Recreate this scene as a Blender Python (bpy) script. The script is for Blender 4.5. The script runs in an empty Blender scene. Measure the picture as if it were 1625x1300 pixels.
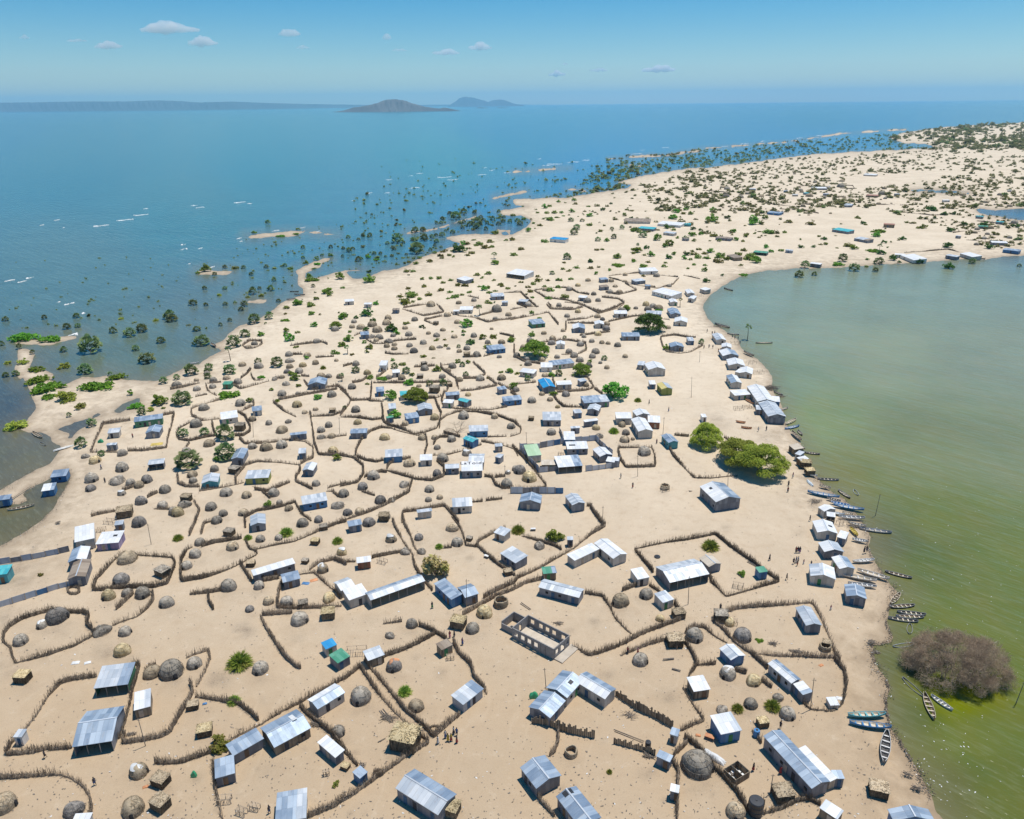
import bpy, math, random
import numpy as np
from mathutils import Vector, Matrix
rnd = random.Random(7)
rng = np.random.default_rng(7)
SC = bpy.context.scene
COL = SC.collection
# ------------------------------------------------------------------ camera
H = 115.0
PW, PH, F = 1625.0, 1300.0, 1204.0
CX, CY = PW / 2, PH / 2
HZ0 = 485.5
PITCH = math.atan(HZ0 / F)
ROLL = math.atan(16.0 / 1625.0)
cp, sp = math.cos(PITCH), math.sin(PITCH)
cr, sr = math.cos(ROLL), math.sin(ROLL)
FWD = np.array([0, cp, -sp]); UP0 = np.array([0, sp, cp]); RT0 = np.array([1.0, 0, 0])
RT = cr * RT0 - sr * UP0
UP = sr * RT0 + cr * UP0
cam = bpy.data.cameras.new('camera'); co = bpy.data.objects.new('camera', cam); COL.objects.link(co)
M = Matrix(((RT[0], UP[0], -FWD[0], 0), (RT[1], UP[1], -FWD[1], 0), (RT[2], UP[2], -FWD[2], H), (0, 0, 0, 1)))
co.matrix_world = M
cam.sensor_fit = 'HORIZONTAL'; cam.sensor_width = 36; cam.lens = 36 * F / PW
cam.clip_start = 1; cam.clip_end = 600000
SC.camera = co

def G(x, y, z=0.0):
    """where the sight line of the photograph's point (x, y) meets height z"""
    d = (x - CX) * RT - (y - CY) * UP + F * FWD
    t = (z - H) / d[2]
    return np.array([d[0] * t, d[1] * t, z])

def mpp(x, y):
    """metres per photo pixel, across, at ground point (x, y)"""
    p = G(x, y) - np.array([0, 0, H])
    return float(p @ FWD) / F

def proj(P):
    q = P - np.array([0, 0, H])
    a = q @ FWD
    return CX + F * (q @ RT) / a, CY - F * (q @ UP) / a

def away(p):
    v = np.array([p[0], p[1], 0.0]); return v / np.linalg.norm(v)

# ------------------------------------------------------------------ meshes
def mesh_arrays(name, V, Q=None, T=None, mats=(), mi=None, uv=None, smooth=False):
    V = np.asarray(V, np.float32).reshape(-1, 3)
    Q = np.zeros((0, 4), np.int32) if Q is None else np.asarray(Q, np.int32).reshape(-1, 4)
    T = np.zeros((0, 3), np.int32) if T is None else np.asarray(T, np.int32).reshape(-1, 3)
    me = bpy.data.meshes.new(name)
    me.vertices.add(len(V)); me.vertices.foreach_set('co', V.ravel())
    nl = Q.size + T.size
    me.loops.add(nl); me.loops.foreach_set('vertex_index', np.concatenate([Q.ravel(), T.ravel()]).astype(np.int32))
    me.polygons.add(len(Q) + len(T))
    ls = np.concatenate([np.arange(len(Q)) * 4, Q.size + np.arange(len(T)) * 3]).astype(np.int32)
    me.polygons.foreach_set('loop_start', ls)
    if mi is not None: me.polygons.foreach_set('material_index', np.asarray(mi, np.int32))
    if smooth: me.polygons.foreach_set('use_smooth', np.ones(len(ls), bool))
    for m in mats: me.materials.append(m)
    if uv is not None:
        u = me.uv_layers.new(name='UVMap'); u.data.foreach_set('uv', np.asarray(uv, np.float32).ravel())
    me.update(calc_edges=True)
    return me

class MB:
    def __init__(s): s.v = []; s.f = []; s.m = []; s.uv = []
    def quad(s, a, b, c, d, m=0, uv=None):
        n = len(s.v); s.v += [tuple(a), tuple(b), tuple(c), tuple(d)]; s.f.append((n, n + 1, n + 2, n + 3)); s.m.append(m)
        s.uv += list(uv) if uv else [(0, 0)] * 4
    def tri(s, a, b, c, m=0, uv=None):
        n = len(s.v); s.v += [tuple(a), tuple(b), tuple(c)]; s.f.append((n, n + 1, n + 2)); s.m.append(m)
        s.uv += list(uv) if uv else [(0, 0)] * 3
    def box(s, x0, x1, y0, y1, z0, z1, m=0, R=None, bottom=False):
        c = [(x0, y0, z0), (x1, y0, z0), (x1, y1, z0), (x0, y1, z0), (x0, y0, z1), (x1, y0, z1), (x1, y1, z1), (x0, y1, z1)]
        if R is not None: c = [tuple(R @ Vector(p)) for p in c]
        for i, j, k, l, w in ((0, 1, 5, 4, 0), (1, 2, 6, 5, 1), (2, 3, 7, 6, 0), (3, 0, 4, 7, 1), (4, 5, 6, 7, 2)) + (((3, 2, 1, 0, 2),) if bottom else ()):
            if w == 0: q = [(x0, z0), (x1, z0), (x1, z1), (x0, z1)]
            elif w == 1: q = [(y0, z0), (y1, z0), (y1, z1), (y0, z1)]
            else: q = [(x0, y0), (x1, y0), (x1, y1), (x0, y1)]
            s.quad(c[i], c[j], c[k], c[l], m, q)
    def bar(s, a, b, r, m=0, n=5, r2=None):
        a = Vector(a); b = Vector(b); d = (b - a).normalized(); r2 = r if r2 is None else r2
        u = d.orthogonal().normalized(); w = d.cross(u)
        ra = [a + (u * math.cos(t) + w * math.sin(t)) * r for t in [i * 2 * math.pi / n for i in range(n)]]
        rb = [b + (u * math.cos(t) + w * math.sin(t)) * r2 for t in [i * 2 * math.pi / n for i in range(n)]]
        for i in range(n):
            j = (i + 1) % n; s.quad(ra[i], ra[j], rb[j], rb[i], m)
        for i in range(1, n - 1): s.tri(rb[0], rb[i], rb[i + 1], m)
    def mesh(s, name, mats, smooth=False):
        me = bpy.data.meshes.new(name); me.from_pydata(s.v, [], s.f)
        for m in mats: me.materials.append(m)
        me.polygons.foreach_set('material_index', s.m)
        u = me.uv_layers.new(name='UVMap'); u.data.foreach_set('uv', [c for p in s.uv for c in p])
        if smooth: me.polygons.foreach_set('use_smooth', [True] * len(s.f))
        me.update(); return me

def link(name, me, parent=None, loc=(0, 0, 0), rz=0.0, sc=None):
    o = bpy.data.objects.new(name, me); COL.objects.link(o)
    o.location = loc; o.rotation_euler = (0, 0, rz)
    if sc is not None: o.scale = sc if hasattr(sc, '__len__') else (sc, sc, sc)
    if parent is not None: o.parent = parent
    return o

THINGS = []
def thing(o, cat, noun, px, adj='', group=None, label=None):
    o['category'] = cat
    if group: o['group'] = group
    THINGS.append(dict(o=o, cat=cat, noun=noun, x=px[0], y=px[1], adj=adj, label=label))
    return o

def struct(o, kind='structure', label=None):
    o['kind'] = kind
    if label: o['label'] = label
    return o

def sticks(P0, P1, r0, r1=None, n=3):
    P0 = np.asarray(P0, float); P1 = np.asarray(P1, float); N = len(P0)
    r0 = np.broadcast_to(np.asarray(r0, float), (N,)); r1 = r0 * .6 if r1 is None else np.broadcast_to(np.asarray(r1, float), (N,))
    d = P1 - P0; L = np.linalg.norm(d, axis=1, keepdims=True); d = d / np.maximum(L, 1e-6)
    ref = np.where(np.abs(d[:, 2:3]) < .9, np.array([[0, 0, 1.0]]), np.array([[1.0, 0, 0]]))
    u = np.cross(d, ref); u /= np.linalg.norm(u, axis=1, keepdims=True); w = np.cross(d, u)
    V = np.zeros((N, 2 * n, 3)); 
    for i in range(n):
        t = i * 2 * math.pi / n + .3
        e = u * math.cos(t) + w * math.sin(t)
        V[:, i] = P0 + e * r0[:, None]; V[:, n + i] = P1 + e * r1[:, None]
    b = (np.arange(N) * 2 * n)[:, None]
    Q = np.concatenate([b + np.array([[i, (i + 1) % n, n + (i + 1) % n, n + i]]) for i in range(n)], 0)
    return V.reshape(-1, 3), Q

def cat_vq(*vq):
    V = []; Q = []; n = 0
    for v, q in vq: V.append(v); Q.append(q + n); n += len(v)
    return np.concatenate(V), np.concatenate(Q)

def cards(P, size, flat=0.0, asp=1.6):
    """leaf-sized quads with random tilt at points P"""
    N = len(P)
    nrm = rng.normal(size=(N, 3)); nrm[:, 2] = np.abs(nrm[:, 2]) + flat * 3
    nrm /= np.linalg.norm(nrm, axis=1, keepdims=True)
    a = np.cross(nrm, rng.normal(size=(N, 3))); a /= np.linalg.norm(a, axis=1, keepdims=True)
    b = np.cross(nrm, a)
    s = np.broadcast_to(np.asarray(size, float), (N,)) * rng.uniform(.6, 1.3, N)
    a = a * (s * asp / 2)[:, None]; b = b * (s / 2)[:, None]
    V = np.stack([P - a - b * .3, P - b * .8, P + a, P + b * .8], 1).reshape(-1, 3)
    return V, np.arange(4 * N).reshape(-1, 4)

# ------------------------------------------------------------------ materials
def new_mat(name):
    m = bpy.data.materials.new(name); m.use_nodes = True
    nt = m.node_tree; b = nt.nodes['Principled BSDF']
    return m, nt, b

class N:
    """small node helper"""
    def __init__(s, nt): s.t = nt
    def n(s, typ, **kw):
        x = s.t.nodes.new(typ)
        for k, v in kw.items(): setattr(x, k, v)
        return x
    def lk(s, a, b): s.t.links.new(a, b)
    def set(s, sock, v):
        if isinstance(v, bpy.types.NodeSocket): s.lk(v, sock)
        elif v is not None:
            try: sock.default_value = v
            except Exception: sock.default_value = (*v, 1.0)
    def noise(s, vec, scale, detail=3, rough=.55):
        x = s.n('ShaderNodeTexNoise'); x.inputs['Scale'].default_value = scale; x.inputs['Detail'].default_value = detail
        x.inputs['Roughness'].default_value = rough
        if vec is not None: s.lk(vec, x.inputs['Vector'])
        return x.outputs['Fac']
    def ramp(s, f, a, b, lo=0.0, hi=1.0):
        x = s.n('ShaderNodeMapRange'); s.lk(f, x.inputs['Value'])
        for k, v in (('From Min', a), ('From Max', b), ('To Min', lo), ('To Max', hi)): x.inputs[k].default_value = v
        return x.outputs['Result']
    def mix(s, f, a, b, mode='MIX'):
        x = s.n('ShaderNodeMix', data_type='RGBA', blend_type=mode)
        s.set(x.inputs['Factor'], f); s.set(x.inputs['A'], a); s.set(x.inputs['B'], b)
        return x.outputs['Result']
    def math(s, op, a, b=None):
        x = s.n('ShaderNodeMath', operation=op); s.set(x.inputs[0], a)
        if b is not None: s.set(x.inputs[1], b)
        return x.outputs[0]
    def vscale(s, vec, v):
        x = s.n('ShaderNodeVectorMath', operation='MULTIPLY'); s.lk(vec, x.inputs[0]); x.inputs[1].default_value = v
        return x.outputs[0]
    def bump(s, h, strength, dist=.1):
        x = s.n('ShaderNodeBump'); x.inputs['Strength'].default_value = strength; x.inputs['Distance'].default_value = dist
        s.lk(h, x.inputs['Height']); return x.outputs['Normal']

def c4(c): return (c[0], c[1], c[2], 1.0)

def mat_plain(name, c, rough=.8, var=.25, scale=1.2, metal=0.0, c2=None):
    m, nt, b = new_mat(name); n = N(nt)
    tc = n.n('ShaderNodeTexCoord').outputs['Object']; oi = n.n('ShaderNodeObjectInfo').outputs['Random']
    f = n.noise(tc, scale, 4)
    lo = tuple(x * (1 - var) for x in c); hi = tuple(min(1, x * (1 + var)) for x in (c2 or c))
    col = n.mix(n.ramp(f, .3, .7), c4(lo), c4(hi))
    col = n.mix(1.0, col, n.n('ShaderNodeCombineColor').outputs[0], 'MULTIPLY') if False else col
    g = n.ramp(oi, 0, 1, .82, 1.12)
    cc = n.n('ShaderNodeCombineXYZ')
    for i in range(3): n.lk(g, cc.inputs[i])
    n.lk(n.mix(1.0, col, cc.outputs[0], 'MULTIPLY'), b.inputs['Base Color'])
    b.inputs['Roughness'].default_value = rough; b.inputs['Metallic'].default_value = metal
    return m

def mat_sheet(name, c, c2, rough=.45, metal=.0, rust=.0, panel=(.95, 2.4), spread=.5):
    """corrugated sheets: every sheet its own tone, seams, rust runs; UV in metres"""
    m, nt, b = new_mat(name); n = N(nt)
    uv = n.n('ShaderNodeUVMap').outputs[0]; oi = n.n('ShaderNodeObjectInfo').outputs['Random']
    sx = n.n('ShaderNodeSeparateXYZ'); n.lk(uv, sx.inputs[0])
    u = n.math('DIVIDE', sx.outputs[0], panel[0]); v = n.math('DIVIDE', sx.outputs[1], panel[1])
    cx = n.n('ShaderNodeCombineXYZ'); n.lk(n.math('FLOOR', u), cx.inputs[0]); n.lk(n.math('FLOOR', v), cx.inputs[1])
    n.lk(n.math('MULTIPLY', oi, 97.0), cx.inputs[2])
    wn = n.n('ShaderNodeTexWhiteNoise'); n.lk(cx.outputs[0], wn.inputs['Vector'])
    ofs = n.n('ShaderNodeVectorMath', operation='ADD'); n.lk(uv, ofs.inputs[0])
    cz = n.n('ShaderNodeCombineXYZ'); n.lk(n.math('MULTIPLY', oi, 53.0), cz.inputs[0]); n.lk(cz.outputs[0], ofs.inputs[1])
    f = n.math('ADD', n.math('MULTIPLY', wn.outputs['Value'], spread), n.math('MULTIPLY', n.noise(n.vscale(ofs.outputs[0], (.5, .25, 1)), 1.0, 4), 1 - spread))
    col = n.mix(n.ramp(f, .25, .75), c4(c), c4(c2))
    # seams between the sheets
    fu = n.math('FRACT', u); seam = n.math('LESS_THAN', fu, .07)
    fv = n.math('FRACT', v); seam2 = n.math('LESS_THAN', fv, .03)
    col = n.mix(n.math('MULTIPLY', n.math('MAXIMUM', seam, seam2), .22), col, (.05, .05, .06, 1))
    # dust and rust
    d = n.noise(n.vscale(ofs.outputs[0], (.8, .3, 1)), 1.3, 5, .65)
    col = n.mix(n.ramp(d, .55, .8, 0, .35), col, (.42, .33, .22, 1))
    if rust: 
        r = n.noise(n.vscale(ofs.outputs[0], (1.0, .35, 1)), .8, 5, .7)
        col = n.mix(n.ramp(r, .68 - rust * .15, .8, 0, .75), col, (.19, .075, .03, 1))
    n.lk(col, b.inputs['Base Color'])
    wv = n.math('SINE', n.math('MULTIPLY', sx.outputs[0], 2 * math.pi / .19))
    n.lk(n.bump(wv, .25, .02), b.inputs['Normal'])
    n.lk(n.ramp(d, .3, .8, rough - .1, rough + .25), b.inputs['Roughness']); b.inputs['Metallic'].default_value = metal
    return m

def mat_leaf(name, c, c2, c3=None, trans=.25, hue=.1):
    m, nt, b = new_mat(name); n = N(nt)
    ri = n.n('ShaderNodeNewGeometry').outputs['Random Per Island']; oi = n.n('ShaderNodeObjectInfo').outputs['Random']
    col = n.mix(n.ramp(ri, 0, 1), c4(c), c4(c2))
    tc = n.n('ShaderNodeTexCoord').outputs['Object']
    f = n.noise(tc, 2.2, 2)
    if c3: col = n.mix(n.ramp(f, .5, .72, 0, .85), col, c4(c3))
    hs = n.n('ShaderNodeHueSaturation'); n.lk(col, hs.inputs['Color'])
    n.lk(n.ramp(oi, 0, 1, .5 - hue * .35, .5 + hue * .25), hs.inputs['Hue']); n.lk(n.ramp(oi, 0, 1, .72, 1.25), hs.inputs['Value'])
    n.lk(hs.outputs[0], b.inputs['Base Color']); b.inputs['Roughness'].default_value = .6
    b.inputs['Specular IOR Level'].default_value = .25
    t = n.n('ShaderNodeBsdfTranslucent'); n.lk(hs.outputs[0], t.inputs['Color'])
    mx = n.n('ShaderNodeMixShader'); mx.inputs[0].default_value = trans
    n.lk(b.outputs[0], mx.inputs[1]); n.lk(t.outputs[0], mx.inputs[2]); n.lk(mx.outputs[0], nt.nodes['Material Output'].inputs['Surface'])
    return m

def mat_thatch(name, c, c2, c3, sc=(7, 7, 1.6), top=0.0):
    m, nt, b = new_mat(name); n = N(nt)
    tc = n.n('ShaderNodeTexCoord').outputs['Object']; oi = n.n('ShaderNodeObjectInfo').outputs['Random']
    ad = n.n('ShaderNodeVectorMath', operation='ADD'); n.lk(tc, ad.inputs[0])
    cz = n.n('ShaderNodeCombineXYZ'); n.lk(n.math('MULTIPLY', oi, 31.0), cz.inputs[0]); n.lk(cz.outputs[0], ad.inputs[1])
    f = n.noise(n.vscale(ad.outputs[0], sc), 2.0, 5, .7); g = n.noise(ad.outputs[0], 2.6, 3)
    col = n.mix(n.ramp(f, .38, .62), c4(c), c4(c2)); col = n.mix(n.ramp(g, .48, .72, 0, .8), col, c4(c3))
    sz = n.n('ShaderNodeSeparateXYZ'); n.lk(tc, sz.inputs[0])
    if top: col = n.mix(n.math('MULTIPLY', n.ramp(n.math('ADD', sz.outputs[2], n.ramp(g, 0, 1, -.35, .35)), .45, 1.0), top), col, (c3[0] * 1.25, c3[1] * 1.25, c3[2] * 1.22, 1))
    ri = n.n('ShaderNodeNewGeometry').outputs['Random Per Island']
    g2 = n.math('MULTIPLY', n.ramp(oi, 0, 1, .7, 1.25), n.ramp(ri, 0, 1, .75, 1.2))
    cc = n.n('ShaderNodeCombineXYZ')
    for i in range(3): n.lk(g2, cc.inputs[i])
    n.lk(n.mix(1.0, col, cc.outputs[0], 'MULTIPLY'), b.inputs['Base Color']); b.inputs['Roughness'].default_value = .95
    n.lk(n.bump(f, .8, .12), b.inputs['Normal'])
    b.inputs['Specular IOR Level'].default_value = .1
    return m

ROOF = {
 'b': mat_sheet('zinc_roof', (.19, .26, .35), (.45, .53, .61), .42, .25, .4),
 's': mat_sheet('silver_roof', (.38, .43, .48), (.70, .72, .73), .45, .15, .35),
 'w': mat_sheet('white_roof', (.64, .66, .67), (.83, .82, .80), .5, .0, .12),
 't': mat_sheet('turquoise_roof', (.04, .36, .42), (.10, .50, .52), .45),
 'u': mat_sheet('blue_roof', (.01, .22, .50), (.03, .34, .62), .45),
 'g': mat_sheet('green_roof', (.05, .25, .15), (.12, .36, .24), .45),
 'G': mat_sheet('pale_green_roof', (.38, .55, .33), (.48, .64, .42), .5),
 'y': mat_sheet('yellow_roof', (.62, .50, .16), (.72, .62, .28), .5),
 'r': mat_sheet('red_roof', (.30, .13, .09), (.42, .20, .14), .6, 0, .2),
 'n': mat_sheet('rusty_roof', (.20, .15, .11), (.36, .29, .22), .7, 0, .6),
 'c': mat_sheet('tan_roof', (.50, .42, .32), (.66, .58, .47), .6, 0, .2),
 'k': mat_thatch('thatch_roof', (.20, .15, .10), (.44, .35, .23), (.55, .45, .28), (3, 3, 3)),
}
WALL = {
 'd': mat_sheet('dark_iron_wall', (.10, .12, .16), (.24, .26, .30), .5, .1, .2),
 'z': mat_sheet('zinc_wall', (.24, .28, .34), (.40, .44, .48), .5, .1, .2),
 'l': mat_sheet('cream_wall', (.42, .38, .33), (.60, .56, .50), .7, 0, .1),
 'k': mat_sheet('timber_wall', (.13, .10, .07), (.33, .26, .18), .9, 0, .2, (.35, 4)),
 'b': mat_sheet('blue_wall', (.02, .12, .30), (.06, .22, .42), .5, 0, .1),
 't': mat_sheet('teal_wall', (.02, .22, .28), (.06, .32, .36), .5),
 'g': mat_sheet('green_wall', (.02, .13, .07), (.06, .24, .13), .5),
 'o': mat_sheet('olive_wall', (.20, .24, .05), (.32, .34, .10), .6),
 'r': mat_sheet('rust_wall', (.18, .07, .04), (.30, .15, .09), .8, 0, .5),
 'w': mat_sheet('white_wall', (.62, .60, .57), (.76, .74, .70), .6),
 'c': mat_sheet('tan_wall', (.40, .32, .23), (.55, .46, .35), .8),
 'p': mat_sheet('purple_wall', (.20, .16, .30), (.34, .28, .42), .6),
}
M_DOOR = [mat_plain('door_brown', (.16, .10, .06)), mat_plain('door_blue', (.05, .12, .22)), mat_plain('door_dark', (.04, .04, .05)), mat_plain('door_green', (.05, .22, .08)), mat_plain('door_pale', (.45, .38, .30))]
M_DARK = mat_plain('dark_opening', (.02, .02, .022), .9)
M_POST = mat_plain('grey_post', (.30, .27, .24), .9)
M_CAP = mat_plain('ridge_metal', (.62, .66, .70), .4, .1, 1, .2)
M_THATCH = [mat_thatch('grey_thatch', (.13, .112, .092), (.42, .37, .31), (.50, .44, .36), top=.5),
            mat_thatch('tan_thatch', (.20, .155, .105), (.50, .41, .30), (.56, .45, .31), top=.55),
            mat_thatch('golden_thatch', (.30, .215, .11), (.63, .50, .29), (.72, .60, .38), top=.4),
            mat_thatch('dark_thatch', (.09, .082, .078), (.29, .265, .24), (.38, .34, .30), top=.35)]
M_REED = mat_thatch('reed_wall', (.09, .07, .05), (.30, .235, .16), (.38, .30, .20), (6, 6, 1))
M_FENCE = mat_thatch('fence_brush', (.10, .078, .058), (.29, .23, .17), (.37, .295, .22), (4, 4, 1.2))
M_FSTICK = mat_thatch('fence_stick', (.15, .115, .085), (.42, .335, .25), (.50, .405, .305), (2, 2, 1))
M_METAL_F = mat_sheet('sheet_fence', (.20, .27, .40), (.50, .57, .66), .5, .1, .15, (2.2, 3))
M_PALE_F = mat_sheet('pale_sheet_fence', (.34, .38, .45), (.58, .61, .66), .5, .1, .15, (2.2, 3))
M_PLASTIC = [mat_plain('white_sheet', (.72, .72, .70), .5, .12), mat_plain('blue_sheet', (.10, .25, .48), .5), mat_plain('orange_sheet', (.62, .27, .12), .6), mat_plain('yellow_sheet', (.65, .48, .12), .6), mat_plain('green_sheet', (.05, .38, .18), .5)]
M_BLOCK = mat_plain('concrete_block', (.27, .255, .245), .95, .22, 2.5)
M_CONC = mat_plain('concrete_slab', (.52, .45, .36), .95, .12, .8)
M_BLACK = mat_plain('black_plastic', (.03, .032, .038), .5)
M_WOOD = mat_plain('grey_wood', (.24, .20, .16), .95, .4, 3)
M_WOODL = mat_plain('pale_wood', (.48, .38, .27), .9, .3, 3)
M_BARK = mat_plain('bark', (.16, .12, .085), .95, .35, 4)
L_PALM = mat_leaf('palm_leaf', (.09, .16, .05), (.27, .38, .15), (.36, .36, .15), .3, .12)
L_BUSH = mat_leaf('bush_leaf', (.13, .21, .03), (.33, .40, .075), (.38, .36, .10), .4, .2)
L_MAT = mat_leaf('creeper_leaf', (.10, .24, .015), (.22, .40, .035), None, .3, .12)
L_ACA = mat_leaf('acacia_leaf', (.12, .27, .028), (.30, .48, .065), None, .35, .15)
L_DARK = mat_leaf('dark_acacia_leaf', (.05, .14, .02), (.14, .27, .045), None, .3, .08)
L_YEL = mat_leaf('yellow_acacia_leaf', (.26, .31, .04), (.54, .60, .10), (.44, .52, .08), .4, .03)
L_BROWN = mat_leaf('olive_leaf', (.32, .25, .09), (.60, .48, .23), (.40, .40, .09), .2, .05)
L_GRASS = mat_leaf('spiky_leaf', (.15, .25, .025), (.42, .52, .09), (.50, .46, .13), .2, .1)
L_FAR = mat_leaf('far_leaf', (.11, .16, .05), (.29, .33, .10), (.36, .33, .13), .35, .15)
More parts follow.
